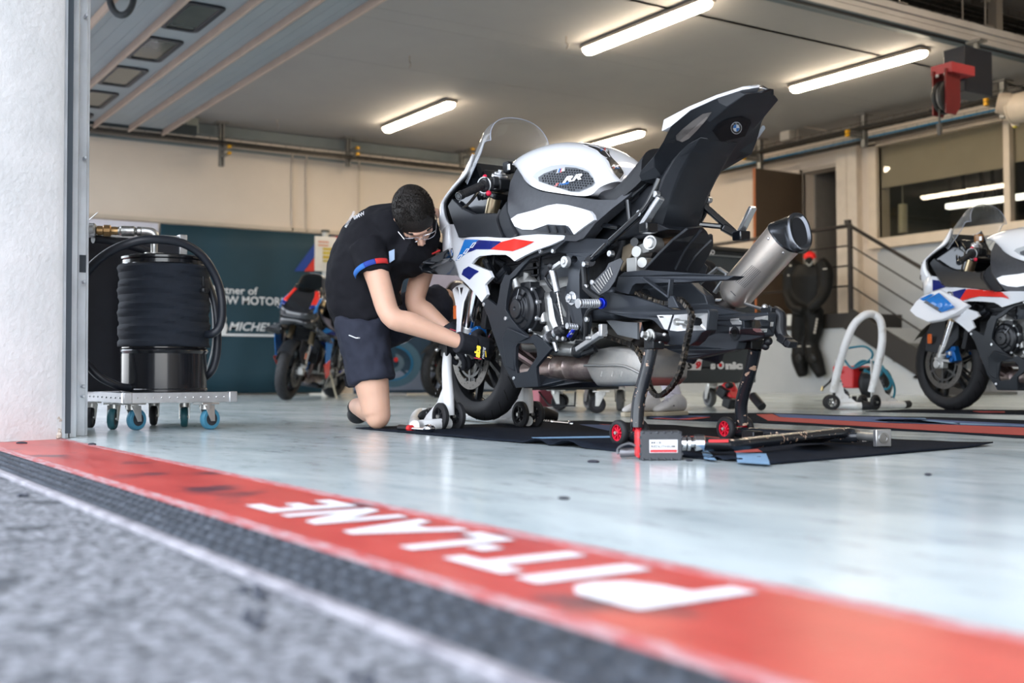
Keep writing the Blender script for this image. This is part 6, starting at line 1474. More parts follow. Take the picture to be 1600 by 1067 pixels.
mb_l, mb_d, mb_r = pm('mat_light_blue', (.17, .30, .46), .85, var=.1, vs=60), pm('mat_blue', (.05, .09, .22), .85, var=.1, vs=60), pm('mat_red', (.40, .05, .04), .85, var=.1, vs=60)
for pts, mt_ in (([(1152, 722.5), (1203, 726), (1197, 710), (1150, 709)], mb_l), ([(1100, 717), (1120, 719), (1106, 706), (1096, 707)], mb_l), ([(1146, 706), (1184, 703), (1192, 708), (1150, 709)], mb_r),
                 ([(830, 684.5), (905, 683), (975, 682), (975, 685), (835, 687)], mb_l), ([(905, 664), (960, 665), (972, 676), (950, 674)], mb_d), ([(935, 663.5), (972, 665.5), (972, 667), (950, 666)], mb_r), ([(1040, 683), (1100, 682), (1140, 686), (1138, 694), (1076, 695), (1045, 690)], mb_r)):
    dmat.poly(pts, .0035, 2).build('mat_stripe', mt_, mt, smoothit=False)
def flat_mat(lab, base, stripes, z=.004, grp=None):
    t = wthing('floor_mat', lab, 'mat', onz(*base[0]))
    m = MB(); m.prism([onz(px, py, 0) for px, py in base], (0, 0, z)); m.build('carpet', matc, t)
    for pts, mt_ in stripes: m = MB(); m.prism([onz(px, py, z) for px, py in pts], (0, 0, .0015)); m.build('mat_stripe', mt_, t)
flat_mat('black mat with long red and blue stripes lying between the two white motorcycles', [(1010, 655), (1010, 648), (1105, 646), (1207, 646), (1330, 650), (1480, 653), (1640, 659), (1640, 688), (1480, 677), (1400, 673), (1250, 664), (1180, 661)],
         [([(1182, 647.5), (1207, 647), (1218, 652), (1300, 656.5), (1390, 661.5), (1500, 664.5), (1640, 670), (1640, 682), (1480, 674), (1350, 666), (1200, 657)], mb_r), ([(1209, 646.5), (1300, 650.5), (1400, 652), (1480, 657), (1640, 665), (1640, 669), (1500, 664), (1390, 660.5), (1300, 656), (1219, 651.5)], mb_d), ([(1395, 652.5), (1445, 653.5), (1452, 657), (1500, 661), (1640, 667), (1640, 669), (1500, 664), (1390, 660.5), (1366, 657)], mb_l), ([(1015, 652), (1080, 650), (1110, 650), (1060, 655)], mb_d), ([(1020, 654), (1060, 651), (1110, 652), (1080, 656)], mb_r)])
flat_mat('dark mat under the front tyre of the right-hand white motorcycle', [(1352, 643.5), (1420, 640), (1700, 642), (1700, 650), (1500, 646.5)], [([(1520, 642.5), (1570, 643), (1570, 644.5), (1530, 644)], mb_r)])

# ================================================================== TOOLS ON THE FLOOR
t = wthing('impact_wrench', 'black and red cordless impact wrench with a big battery lying on the mat', 'power tool', onz(1034, 720))
bp_ = onz(1034, 720); ez = V((0, 0, 1)); ex = (RT*.96+FW*-.0); ex = V((RT.x, RT.y, 0)).normalized(); ey = V((-ex.y, ex.x, 0))
if ey.dot(FW) < 0: ey = -ey
Rm = Matrix((ex, ey, ez)).transposed()
m = MB(); m.box(bp_+ey*.045+ez*.041, (.116, .075, .080), Rm)
for k in range(6): m.box(bp_+ey*.008+ex*(-.05+k*.020)+ez*.004, (.008, .006, .008), Rm); m.box(bp_+ey*.008+ex*(-.05+k*.020)+ez*.078, (.008, .006, .008), Rm)
for s_ in (-.058, .058):
    for k in range(3): m.box(bp_+ey*.010+ex*s_+ez*(.018+k*.023), (.006, .008, .008), Rm)
bt_ = m.build('battery', pm('battery_grey', (.040, .042, .048), .45, var=.1, vs=80), t, bevel=.006)
m = MB(); m.box(bp_+ey*.0068+ex*.006+ez*.040, (.078, .001, .036), Rm); lb = m.build('battery_label', pm('label_silver', (.62, .62, .64), .35, .2, var=0), bt_)
m = MB(); m.box(bp_+ey*.0060+ex*.006+ez*.027, (.074, .001, .007), Rm); m.build('label_stripe', pm('label_red', (.6, .02, .03), .4, var=0), lb)
for tx, dz, hh, wd in (('M18', .047, .006, .028), ('REDLITHIUM', .036, .007, .066)): text_mb(tx, bp_+ey*.0055-ex*.029+ez*dz, ex, ez, hh/.72, .01, 0, width=wd).build('label_text', pm('label_ink', (.04, .04, .045), .5, var=0), lb, smoothit=False)
m = MB(); m.box(bp_+ey*.05-ex*.060+ez*.045, (.014, .07, .078), Rm); m.box(bp_+ey*.10+ez*.036, (.10, .05, .055), Rm); m.build('tool_body', red_plastic, t, bevel=.008)
m = MB(); m.cyl(bp_+ey*.06+ex*.058+ez*.045, bp_+ey*.06+ex*.075+ez*.045, .021, n=20); m.lathe(bp_+ey*.06+ex*.075+ez*.045, ex, [(.010, 0), (.022, .004), (.022, .012), (.012, .016), (.012, .022), (.024, .026), (.024, .050), (.020, .054)], 24); m.build('socket', chrome, t)
m = MB(); q_ = onz(1096, 693, .045); m.cyl(bp_+ey*.06+ex*.128+ez*.045, bp_+ey*.06+ex*.20+ez*.040, .019, .016, n=18); m.build('extension_sleeve', black_metal, t)
m = MB(); m.box(bp_+ey*.042+ex*.165+ez*.052, (.055, .003, .008), Rm); m.build('red_label', red_plastic, t)
m = MB(); m.cyl(bp_+ey*.10-ex*.105+ez*.016, bp_+ey*.09-ex*.06+ez*.018, .013, n=12); m.tube([bp_+ey*.05-ex*.06+ez*.035, bp_+ey*.06-ex*.085+ez*.045, bp_+ey*.10-ex*.110+ez*.030, bp_+ey*.10-ex*.112+ez*.012], .0035, 6, k=4); m.build('belt_clip', pm('clip_dark', (.16, .16, .17), .4, .6), t)
t = wthing('wheel_axle', 'bare steel rear axle with a square chain adjuster block lying on the mat', 'axle', onz(1350, 692))
a_, b_ = onz(1330, 680, .035), onz(1376, 684, .035)
m = MB(); m.cyl(a_, b_, .0135, n=18); m.build('shaft', zinc, t)
m = MB(); dd = (b_-a_).normalized(); sd = dd.cross(ez).normalized(); Rb = Matrix((dd, sd, ez)).transposed(); m.box(b_+dd*.008, (.018, .055, .054), Rb); m.build('adjuster_block', bare_alu, t, bevel=.002)
m = MB(); m.lathe(b_+dd*.018, dd, [(.018, 0), (.018, .002), (.011, .002), (.011, 0)], 20, closed=True); m.cyl(b_+dd*.017, b_+dd*.0185, .011, n=16); m.build('axle_end', steel, t)
m = MB(); p = onz(1350, 693, .0); m.cyl(p+ez*.006, p+ez*.024, .016, n=6); tag(m.build('axle_nut', pm('nut_dark', (.14, .13, .12), .4, .8), bevel=.001), 'small dark hexagon nut on the mat beside the axle', 'nut')
# ratchet by the knee and long socket by the far wheels
t = wthing('ratchet_wrench', 'ratchet wrench with a black and red handle lying by the mechanic\'s knee', 'wrench', onz(650, 674))
a_, b_ = onz(624, 668, .016), onz(668, 671, .016); dd = (b_-a_).normalized()
m = MB(); m.cyl(a_, a_.lerp(b_, .42), .0135, n=12); m.build('grip', black_plastic, t, bevel=.003)
m = MB(); m.cyl(a_.lerp(b_, .34), a_.lerp(b_, .44), .0145, n=12); m.build('red_collar', red_plastic, t)
m = MB(); m.cyl(a_.lerp(b_, .44), b_, .0065, n=10); m.ball(b_+dd*.012+ez*.004, (.026, .026, .018), 16, 10); m.cyl(b_+dd*.012-ez*.02, b_+dd*.012+ez*.0, .012, n=14); m.build('head', chrome, t)
t = wthing('socket_bar', 'chrome socket on a ribbed extension lying behind the far stand wheels', 'socket', onz(872, 662))
a_, b_ = onz(851, 657.5, .012), onz(889, 661, .012); dd = (b_-a_).normalized()
m = MB(); m.cyl(a_.lerp(b_, .35), b_, .0055, n=10); m.lathe(b_, dd, [(.006, 0), (.013, .006), (.013, .022), (.009, .022), (.009, .008)], 16)
for k in range(4): m.cyl(a_.lerp(b_, k*.10), a_.lerp(b_, k*.10+.05), .0095, n=12)
m.build('bar', chrome, t)
# ================================================================== TOOL CHEST, TROLLEY
XC = -5.95
y1 = onx(1183, 590, XC).y; y0 = onx(962, 590, XC).y; zb = onx(1150, 598, XC).z; zt_ = onx(1150, 387, XC).z
chestm = pm('chest_grey', (.045, .052, .056), .45, .1, var=.05); chestd = pm('chest_dark', (.018, .020, .022), .5)
t = wthing('tool_chest', 'tall dark grey roller tool chest behind the tail of the near motorcycle', 'tool chest', (XC-.25, (y0+y1)/2, 0))
m = MB(); m.bb((XC-.48, y0, zb), (XC-.012, y1, zt_-.02)); m.build('cabinet', chestd, t, bevel=.006)
m = MB(); m.bb((XC-.50, y0-.02, zt_-.03), (XC+.01, y1+.0, zt_)); m.bb((XC-.46, y0+.05, zt_), (XC-.05, y0+.35, zt_+.03)); m.build('top_tray', pm('chest_top', (.03, .027, .024), .6), t, bevel=.01)
zs = [zb, zb+.105, zb+.245, zb+.36, zb+.47, zb+.57, zb+.66, zb+.74, zt_-.05]
for k in range(len(zs)-1):
    if zs[k+1]-zs[k] < .02: continue
    m = MB(); m.bb((XC-.012, y0+.015, zs[k]+.006), (XC, y1-.02, zs[k+1]-.006)); dr_ = m.build('drawer', chestm, t, bevel=.003)
    if k > 1: m = MB(); m.bb((XC, y0+.03, zs[k+1]-.022), (XC+.012, y1-.04, zs[k+1]-.012)); m.build('drawer_handle', pm('handle_grey', (.22, .24, .25), .35, .7), dr_)
def ctext(body, px, py, hpx, wpx, mtl, bold=.04, name='lettering', shear=0, off=.004):
    p = onx(px, py, XC); q = onx(px, py-hpx, XC); wd = onx(px+wpx, py, XC).y-p.y
    text_mb(body, (XC+off, p.y, p.z), (0, 1, 0), (0, 0, 1), (q.z-p.z)/.72, bold, 0, shear, 1, wd).build(name, mtl, t, smoothit=False)
wl_ = pm('chest_white', (.72, .72, .72), .5, var=0); rd_ = pm('chest_red', (.65, .015, .02), .5, var=0)
ctext('s', 1110, 576, 11, 8, wl_, .07); ctext('O', 1120, 576, 11.5, 11, wl_, .05); ctext('nic', 1133, 576, 11, 27, wl_, .07)
m = MB(); p = onx(1125.5, 570.3, XC+.006); m.cyl((XC+.004, p.y, p.z), (XC+.007, p.y, p.z), .013, n=18); m.build('red_dot', rd_, t)
m = MB(); a = onx(1070, 577, XC); b = onx(1096, 561, XC); m.prism([(XC+.002, a.y-.02, a.z-.005), (XC+.002, b.y-.01, a.z-.005), (XC+.002, b.y+.01, b.z+.01), (XC+.002, a.y+.04, b.z+.005)], (.001, 0, 0)); m.build('logo_back', wl_, t)
ctext('S', 1071, 576, 11, 12, pm('chest_black', (.01, .01, .01), .5, var=0), .06, shear=.3, off=.005); ctext('9', 1085, 575, 10, 9, rd_, .06, shear=.2, off=.006)
ctext('SO', 1107, 397, 7, 9, wl_, .03); 
def caster(root, c, r, yaw, blue=False, tyre=None, metal=None):
    """swivel caster: plate, fork, wheel"""
    c = V(c); f = V((math.cos(yaw), math.sin(yaw), 0)); s_ = V((-f.y, f.x, 0)); top = r*2.55
    m = MB(); Rc = Matrix((f, s_, ez)).transposed(); m.box(c+ez*(top-.004)-f*r*.45, (r*1.9, r*1.5, .008), Rc); m.cyl(c+ez*(top-.03)-f*r*.45, c+ez*top-f*r*.45, r*.55, n=16)
    for sg in (-1, 1): m.prism([c+s_*sg*r*.42+ez*(top-.012)-f*r*.95, c+s_*sg*r*.42+ez*(top-.012)+f*r*.15, c+s_*sg*r*.42+ez*r*.8+f*r*.22, c+s_*sg*r*.42+ez*r*.8-f*r*.22], s_*.004*sg)
    m.cyl(c+ez*r-s_*r*.5, c+ez*r+s_*r*.5, r*.14, n=10)
    ck_ = m.build('caster_fork', metal or zinc, root, bevel=.001)
    m = MB(); m.lathe(c+ez*r-s_*r*.32, s_, [(r*.62, 0), (r*.9, 0), (r, r*.12), (r, r*.52), (r*.9, r*.64), (r*.62, r*.64)], 28, closed=True); cw = m.build('caster_tyre', tyre or rubber, ck_, sharp=50)
    m = MB(); m.lathe(c+ez*r-s_*r*.26, s_, [(r*.12, 0), (r*.64, 0), (r*.64, r*.52), (r*.12, r*.52)], 24, closed=True); m.build('caster_core', pm('caster_core', (.03, .03, .035), .5), ck_)
grey_tyre = pm('grey_caster_tyre', (.16, .16, .16), .6)
for yy, xx, yw in ((y1-.07, XC-.08, 2.6), (y1-.07, XC-.42, 2.9), (y0+.1, XC-.08, 2.4), (y0+.1, XC-.42, 2.9)):
    m_ = zb/2.55; caster(t, (xx, yy, 0), m_, yw, tyre=grey_tyre)
# low trolley
t = wthing('low_trolley', 'low black trolley on swivel casters seen under the exhaust of the near motorcycle', 'trolley', onz(890, 645))
cA, cB = onz(933, 645.5), onz(874, 641); zz = .165
cm_ = cA.lerp(cB, .5); m = MB(); m.bb((cm_.x-.42, cm_.y-.50, .145), (cm_.x+.16, cm_.y+.22, .20)); m.build('deck', chestd, t, bevel=.006)
for c_, yw in ((cA, -2.2), (cB, .6), (cA.lerp(cB, 1.0)+V((-.4, .3, 0)), 1.0)): caster(t, c_, .055, yw)
wy = cA.y-.15; m = MB(); m.tube([ony(842, 612, wy), ony(857, 632, wy), ony(866, 634, wy), ony(898, 634, wy), ony(899, 612, wy)], .006, 8); m.build('wire_bracket', black_metal, t)
m = MB(); p = onz(842, 640, 0); m.box((p.x-.15, p.y+.12, .10), (.2, .16, .17)); tag(m.build('red_toolbox', pm('faded_red', (.30, .07, .09), .5), bevel=.01), 'faded red box under the low trolley beside the far stand wheels', 'box')
m = MB(); a_ = onz(848, 648, .04); m.cyl(a_, onz(872, 651, .03), .045, .02, n=14); tag(m.build('rubber_cone', rubber, bevel=.004), 'dark tapered rubber piece lying behind the far front stand wheels', 'rubber piece')
# red torch-like tool and black tube by the chest
t = wthing('cordless_tool', 'red and black cordless hand tool propped on its nose under the tool chest', 'power tool', onz(1140, 638))
def c_(px, py, y=5.35): return ony(px, py, y)
m = MB(); m.bar(c_(1134, 602), c_(1147, 628), .10, .08); m.bar(c_(1124, 612), c_(1146, 605), .05, .07); m.build('shell', red_plastic, t, bevel=.012)
m = MB(); m.bar(c_(1124, 608, 5.30), c_(1136, 618, 5.30), .055, .07); m.bar(c_(1134, 626, 5.30), c_(1146, 632, 5.30), .07, .07); m.bar(c_(1138, 598, 5.3), c_(1141, 606, 5.3), .05, .04); m.build('rubber_grip', black_plastic, t, bevel=.01)
m = MB(); m.cyl(c_(1176, 618, 5.45), ony(1191, 636, 5.42), .030, n=18); tag(m.build('black_tube', black_plastic, bevel=.006), 'black tube end leaning on the floor at the corner of the tool chest', 'tube')

# ================================================================== UPRIGHT WHITE STAND AND COMPRESSOR
t = wthing('paddock_stand', 'white paddock stand stored upright, its arched handle up, in front of the compressor', 'stand', onz(1330, 640))
q1, q2 = onz(1299, 640), onz(1358, 640); axw = (q2-q1).normalized()
yA, yB = q1.y, q2.y
fA = onz(1346, 640); fB = onz(1414, 638)
def up(P, px, py): return ony(px, py, P.y)
arch = [up(q1, 1302, 612), up(q1, 1310, 575), up(q1, 1322, 535), ony(1334, 508, yA+.03), ony(1350, 493, yA+.06), ony(1364, 491, yB-.05), ony(1375, 500, yB-.02), up(q2, 1378.5, 520), up(q2, 1376, 550), up(q2, 1362, 612)]
m = MB(); m.tube(arch, .026, 14, k=4); m.build('arched_tube', old_white, t)
for P, F in ((q1, fA), (q2, fB)):
    dF = (F-P).normalized(); sF = V((-dF.y, dF.x, 0))
    for q in (-.05, .05): stand_wheel(rubber, black_plastic, t, P+sF*q+ez*.050-dF*.0, .050, .026, sF, zinc, 5)
    m = MB(); m.tube([P+ez*.03, F+ez*.025], .024, 14); m.build('foot_tube', old_white, t)
    m = MB(); L_ = (F-P).length; m.prism([P+ez*.34+dF*.03, P+ez*.05+dF*.03, P+dF*L_*.86+ez*.045, P+dF*L_*.45+ez*.11], sF*.007); m.build('gusset', old_white, t)
    m = MB()
    for k in range(8): c0_ = P+dF*(L_*(.22+.055*k))+ez*(.235-.022*k)-sF*.004; m.box(c0_, (.010, .003, .010))
    m.build('print_marks', mark, t, smoothit=False)
m = MB(); m.tube([fA+ez*.025, fA+(fA-q1).normalized()*.10+ez*.025], .030, 14); m.build('rubber_tip', rubber, t, bevel=.004)
m = MB(); m.tube([fB+ez*.025-(fB-q2).normalized()*.02, fB+(fB-q2).normalized()*.05+ez*.03], .026, 14); m.build('rubber_tip', rubber, t, bevel=.004)
yK = 7.0
def kk(px, py, y=yK): return ony(px, py, y)
t = wthing('air_compressor', 'small red and black air compressor with a tubular handle behind the upright stand', 'compressor', kk(1360, 628))
m = MB(); a_, b_ = kk(1342, 600), kk(1394, 598, yK+.12); m.tube([a_, a_.lerp(b_, .08), a_.lerp(b_, .2), a_.lerp(b_, .8), a_.lerp(b_, .92), b_], [.03, .085, .108, .108, .085, .03], 26, k=3); m.build('tank', satin_black, t)
m = MB(); m.bb((kk(1312, 600).x, yK-.08, .13), (kk(1312, 600).x+.20, yK+.12, .30)); m.build('pump_cover', red_plastic, t, bevel=.01)
m = MB(); m.tube([kk(1316, 600), kk(1315, 580), kk(1322, 577), kk(1335, 577), kk(1340, 584), kk(1340, 596)], .014, 10, k=4); m.build('handle', pm('handle_pale', (.5, .48, .45), .4), t)
m = MB(); m.tube([kk(1340, 577), kk(1375, 576), kk(1388, 584), kk(1392, 596)], .014, 10, k=4); m.tube([kk(1313, 580, 6.9), kk(1305, 585, 6.9), kk(1296, 597, 6.9), kk(1286, 606, 6.9)], .008, 8, k=4); m.tube([kk(1313, 578), kk(1313, 620)], .014, 8); m.build('frame', black_plastic, t)
m = MB(); m.cyl(kk(1286, 604, 6.9), kk(1284, 610, 6.9), .011, n=10); m.build('hose_nozzle', pm('brass', (.55, .42, .20), .3, .9), t)
m = MB(); m.bar(kk(1315, 598, 6.95), kk(1313, 612, 6.95), .02, .02); m.build('green_valve', pm('green_valve', (.01, .16, .08), .4), t)
m = MB()
for q in (1335, 1392): p = kk(q, 622); m.cyl((p.x, p.y, .0), (p.x, p.y, .07), .018, n=10)
m.cyl(kk(1312, 618, 6.9), kk(1316, 618, 7.0), .055, n=20); m.build('foot', rubber, t)
m = MB(); m.tube([kk(1320, 545, 6.9), kk(1330, 543, 6.9), kk(1350, 541, 6.9), kk(1362, 549, 6.9), kk(1362, 559, 6.9), kk(1350, 568, 6.9), kk(1332, 575, 6.9), kk(1322, 566, 6.9), kk(1316, 555, 6.9), kk(1320, 545, 6.9)], .0085, 8, k=5)
for s_ in range(4):
    m.tube([kk(1334, 576-s_, 6.95), kk(1348, 568-s_*1.5, 6.95), kk(1366, 566+s_, 7.0), kk(1380, 574, 7.0), kk(1372, 582+s_*2, 7.0), kk(1350, 580-s_, 6.95)], .0085, 8, k=5)
m.tube([kk(1378, 572, 6.95), kk(1392, 590, 6.9), kk(1398, 608, 6.9), kk(1396, 622, 6.9)], .0085, 8, k=5); m.tube([kk(1376, 574, 6.95), kk(1388, 588, 6.9), kk(1392, 600, 6.9), kk(1386, 608, 6.9), kk(1376, 606, 6.9)], .0085, 8, k=5)
tag(m.build('air_hose', pm('teal_hose', (.01, .16, .24), .4)), 'teal blue air hose coiled on top of the compressor', 'hose')

# ================================================================== LEATHER SUIT ON THE RAILING
yS = 10.88
def sp(px, py, d=0.0): return ony(px, py, yS-d)
t = wthing('racing_suit', 'black one-piece leather racing suit with a red collar lining, hung from the railing', 'racing suit', sp(1262, 590))
leather = pm('black_leather', (.007, .007, .007), .55, spec=.2, var=.25, vs=9, bump=.25, bs=40)
m = MB()
m.tube([sp(1264, 413), sp(1263, 432), sp(1262, 465), sp(1262, 490)], [.17, .26, .22, .18], 18, k=3, flat=.5, nrm=(0, 1, 0))
m.tube([sp(1246, 412), sp(1236, 426), sp(1233, 456, .03), sp(1240, 478, .12), sp(1256, 486, .16)], [.09, .10, .085, .07, .06], 14, k=4)
m.tube([sp(1281, 410), sp(1290, 424), sp(1289, 452, .03), sp(1280, 470, .12), sp(1264, 484, .17)], [.09, .10, .085, .07, .06], 14, k=4)
m.tube([sp(1254, 485), sp(1250, 510), sp(1248, 535), sp(1250, 556)], [.13, .115, .09, .10], 14, k=3); m.tube([sp(1271, 485), sp(1273, 510), sp(1268, 535), sp(1270, 556)], [.13, .115, .09, .10], 14, k=3)
m.tube([sp(1249, 553), sp(1250, 566), sp(1255, 588)], [.11, .10, .065], 12, k=3); m.tube([sp(1270, 553), sp(1275, 566), sp(1284, 588)], [.11, .10, .065], 12, k=3)
m.build('leather', leather, t, remesh=.022, sm=3)
m = MB(); m.ball(sp(1265, 402, .02), (.085, .07, .075), 14, 10); m.build('collar_lining', pm('lining_red', (.75, .012, .01), .6), t)
m = MB(); m.ball(sp(1264, 409, .07), (.06, .05, .06), 12, 8); m.build('collar_gap', pm('gap_black', (.006, .006, .006), .9), t)
m = MB(); m.tube([sp(1256, 404, .08), sp(1264, 415, .13), sp(1273, 404, .08)], .010, 6, k=4); m.build('collar_edge', pm('edge_grey', (.30, .30, .28), .6), t)
m = MB()
for px, py, sx, sz in ((1289, 420, .06, .012), (1235, 415, .03, .02), (1232, 430, .025, .02), (1239, 478, .03, .01), (1278, 470, .05, .012), (1249, 541, .05, .012), (1263, 541, .06, .012)): m.box(sp(px, py, .12), (sx, .01, sz))
m.build('white_marks', pm('mark_white', (.5, .48, .44), .6), t)
m = MB()
for k in range(5): m.box(sp(1273+k*.9, 519-k*5, .12), (.022, .01, .03))
m.build('leg_print', pm('print_white', (.45, .43, .40), .6), t)
m = MB(); m.bar(sp(1230, 500, .02), sp(1240, 500, .02), .02, .14); tag(m.build('paper_note', pm('note_white', (.62, .62, .6), .7)), 'small white paper on the landing front, left of the leather suit', 'paper')
for px in (1249, 1270):
    m = MB(); m.lathe(sp(px, 560, .10), (0, -1, 0), [(.055, 0), (.05, .02), (.02, .028)], 18); m.build('knee_slider', pm('slider_black', (.012, .012, .012), .35), t)

# ================================================================== DOLLY WITH THE DRUM (left)
XD = -5.12
dy0, dy1 = onx(193, 620, XD).y, onx(370, 620, XD).y; dz0, dz1 = onx(280, 629, XD).z, onx(280, 613, XD).z
t = wthing('dolly', 'flat dolly with aluminium edges and blue caster wheels under the black drum', 'dolly', (XD-.3, (dy0+dy1)/2, 0))
m = MB(); m.bb((XD-.80, dy0+.01, dz0+.008), (XD-.01, dy1-.01, dz1-.004)); m.build('deck', pm('ply_black', (.02, .022, .028), .6), t)
rim = bare_alu
m = MB(); m.bb((XD-.012, dy0, dz0), (XD, dy1, dz1)); m.bb((XD-.03, dy0, dz1-.003), (XD, dy1, dz1)); m.build('edge_profile', rim, t, bevel=.001)
m = MB(); m.bb((XD-.80, dy0, dz0), (XD, dy0+.012, dz1)); m.build('edge_profile', pm('rim_dark', (.16, .17, .19), .4, .8), t, bevel=.001)
m = MB()
for yy in (dy0, dy1-.035): m.bb((XD-.035, yy-.002, dz0-.002), (XD+.004, yy+.037, dz1+.002))
m.build('corner_cap', bare_alu, t, bevel=.004)
m = MB()
for k in range(12): yy = dy0+.06+k*(dy1-dy0-.12)/11; m.ball((XD+.001, yy, (dz0+dz1)/2), .004, 6, 4)
for k in range(9): xx = XD-.06-k*.08; m.ball((xx, dy0-.001, (dz0+dz1)/2), .004, 6, 4)
m.build('rivet', steel, t)
bluet = pm('blue_caster_tyre', (.05, .20, .30), .5); tealt = pm('teal_tyre', (.02, .10, .12), .5)
rc = dz0/2.55
for (px, py), yw, ty_ in (((213, 672), 2.0, bluet), ((328, 671), 1.9, bluet), ((288, 667), -.35, tealt), ((240, 664), -.4, rubber), ((176, 671), -.5, tealt), ((141, 668), -.45, rubber)):
    caster(t, onz(px, py), rc, yw, tyre=ty_)
dc = ony(256, 612, 2.02); dc = V((XD-.28, onx(256, 612, XD-.28).y, dz1)); dr2 = .198; ztp = onx(256, 402, XD-.28).z
t = wthing('oil_drum', 'black steel drum wrapped in dark cloth with a pipe elbow on its lid', 'drum', dc)
H_ = ztp-dc.z
m = MB(); m.lathe(dc, ez, [(.001, .002), (dr2, .002), (dr2, .012), (dr2-.004, .016), (dr2-.004, H_*.28), (dr2+.003, H_*.30), (dr2-.004, H_*.32), (dr2-.004, H_*.90), (dr2+.001, H_*.92), (dr2-.006, H_*.94), (dr2-.006, H_*.965), (dr2, H_*.975), (dr2, H_*.99), (dr2-.01, H_), (dr2-.012, H_-.012), (.001, H_-.012)], 56); m.build('barrel', pm('drum_black', (.012, .013, .016), .20, .2, var=.05, coat=.4), t, sharp=25)
m = MB(); rows = []
for k in range(34):
    z_ = dc.z+H_*(.33+.60*k/33); ring = []
    for j in range(72):
        a = 2*PI*j/72; r_ = dr2+.006+.004*math.sin(k*.9+2.2*math.sin(a*1.5+k*.12))+.003*math.sin(k*2.1+a*2+1.5*math.sin(a*3))
        ring.append(V((dc.x+r_*math.cos(a), dc.y+r_*math.sin(a), z_)))
    rows.append(ring)
m.rings(rows, cap=False); m.build('cloth_wrap', pm('drum_cloth', (.008, .012, .020), .85, var=.15, vs=30, bump=.15, bs=400), t, solid=.003)
pz = V((dc.x+.02, onx(239, 400, dc.x).y, ztp)); dl = V((-.35, -.94, 0)).normalized(); zP = ztp+.115
m = MB(); m.cyl(pz, pz+ez*.015, .045, n=20); m.cyl(pz, pz+ez*.09, .016, n=16); m.cyl(pz+ez*.058, pz+ez*.085, .019, n=16)
m.tube([pz+ez*.08, pz+ez*.10, V((pz.x, pz.y, zP-.005))+dl*.012, V((pz.x, pz.y, zP))+dl*.035, V((pz.x, pz.y, zP))+dl*.055], [.019, .021, .022, .021, .021], 16, k=4); m.build('pipe_elbow', zinc, t)
e0 = V((pz.x, pz.y, zP))
m = MB(); m.lathe(e0+dl*.055, dl, [(.018, 0), (.022, .004), (.022, .020), (.016, .024), (.018, .03), (.024, .034), (.024, .09), (.020, .098), (.020, .105)], 20); m.build('coupling', pm('coupling_steel', (.42, .42, .40), .35, .9, var=.3, vs=60), t, sharp=25)
m = MB(); m.lathe(e0+dl*.16, dl, [(.018, 0), (.020, .01), (.019, .03), (.027, .034), (.027, .062), (.021, .066), (.022, .09), (.018, .095)], 12); m.build('brass_coupling', pm('brass_fitting', (.42, .26, .12), .35, .9, var=.15), t, sharp=20)
m = MB(); Rk = Matrix((dl, ez.cross(dl), ez)).transposed(); m.box(e0+dl*.285, (.055, .055, .062), Rk); m.cyl(e0+dl*.262, e0+dl*.308, .034, n=14); m.build('hose_clamp', dull_alu, t, bevel=.006)
m = MB(); p = e0+dl*.285; m.tube([p+dl*.02, p+dl*.12, p+dl*.25-ez*.02], .022, 14); m.tube([e0+dl*.27-ez*.04, e0+dl*.2-ez*.045+FW*.05, e0+dl*.05-ez*.09+FW*.1, e0-ez*.16+FW*.15], .020, 14, k=4); tag(m.build('supply_hose', pm('hose_black', (.014, .016, .022), .5)), 'black hose end clamped to the brass fitting beside the door jamb', 'hose')
hz = lambda px, py, dx=0.0: onx(px, py, XD-.06+dx)
m = MB(); m.tube([hz(110, 470, -.2), hz(138, 422, -.12), hz(170, 394, -.05), (hz(205, 379, .0)), hz(240, 374, .02), hz(285, 380, .02), hz(318, 402, -.0), hz(340, 440, -.02), hz(347, 480, -.02), hz(343, 510, -.03), hz(330, 522, -.05), hz(316, 521, -.12)], .0195, 14, k=6)
m.tube([hz(318, 425, -.2), hz(334, 470, -.15), hz(340, 530, -.14), hz(335, 570, -.15), hz(322, 588, -.18), hz(305, 596, -.28)], .0185, 14, k=6); m.tube([hz(112, 545, -.2), hz(130, 562, -.16), (hz(155, 588, -.12)), hz(185, 603, -.12), hz(205, 606, -.15)], .018, 14, k=6)
tag(m.build('drum_hose', pm('hose_black2', (.014, .017, .024), .4, var=.05)), 'thick black hose looping around the wrapped drum', 'hose')
m = MB(); m.tube([hz(322, 455, -.17), hz(331, 480, -.14), hz(332, 540, -.14), hz(322, 580, -.16)], .004, 6, k=5); tag(m.build('grey_cable', pm('cable_grey', (.4, .4, .4), .4)), 'thin grey cable hanging beside the drum hose', 'cable')
m = MB(); p = hz(318, 440, -.03); m.box(p, (.012, .014, .05)); m.cyl(p-ez*.03, p-ez*.05, .016, n=10); tag(m.build('carabiner', black_metal, bevel=.003), 'small black carabiner hooked on the right side of the drum cloth', 'hook')
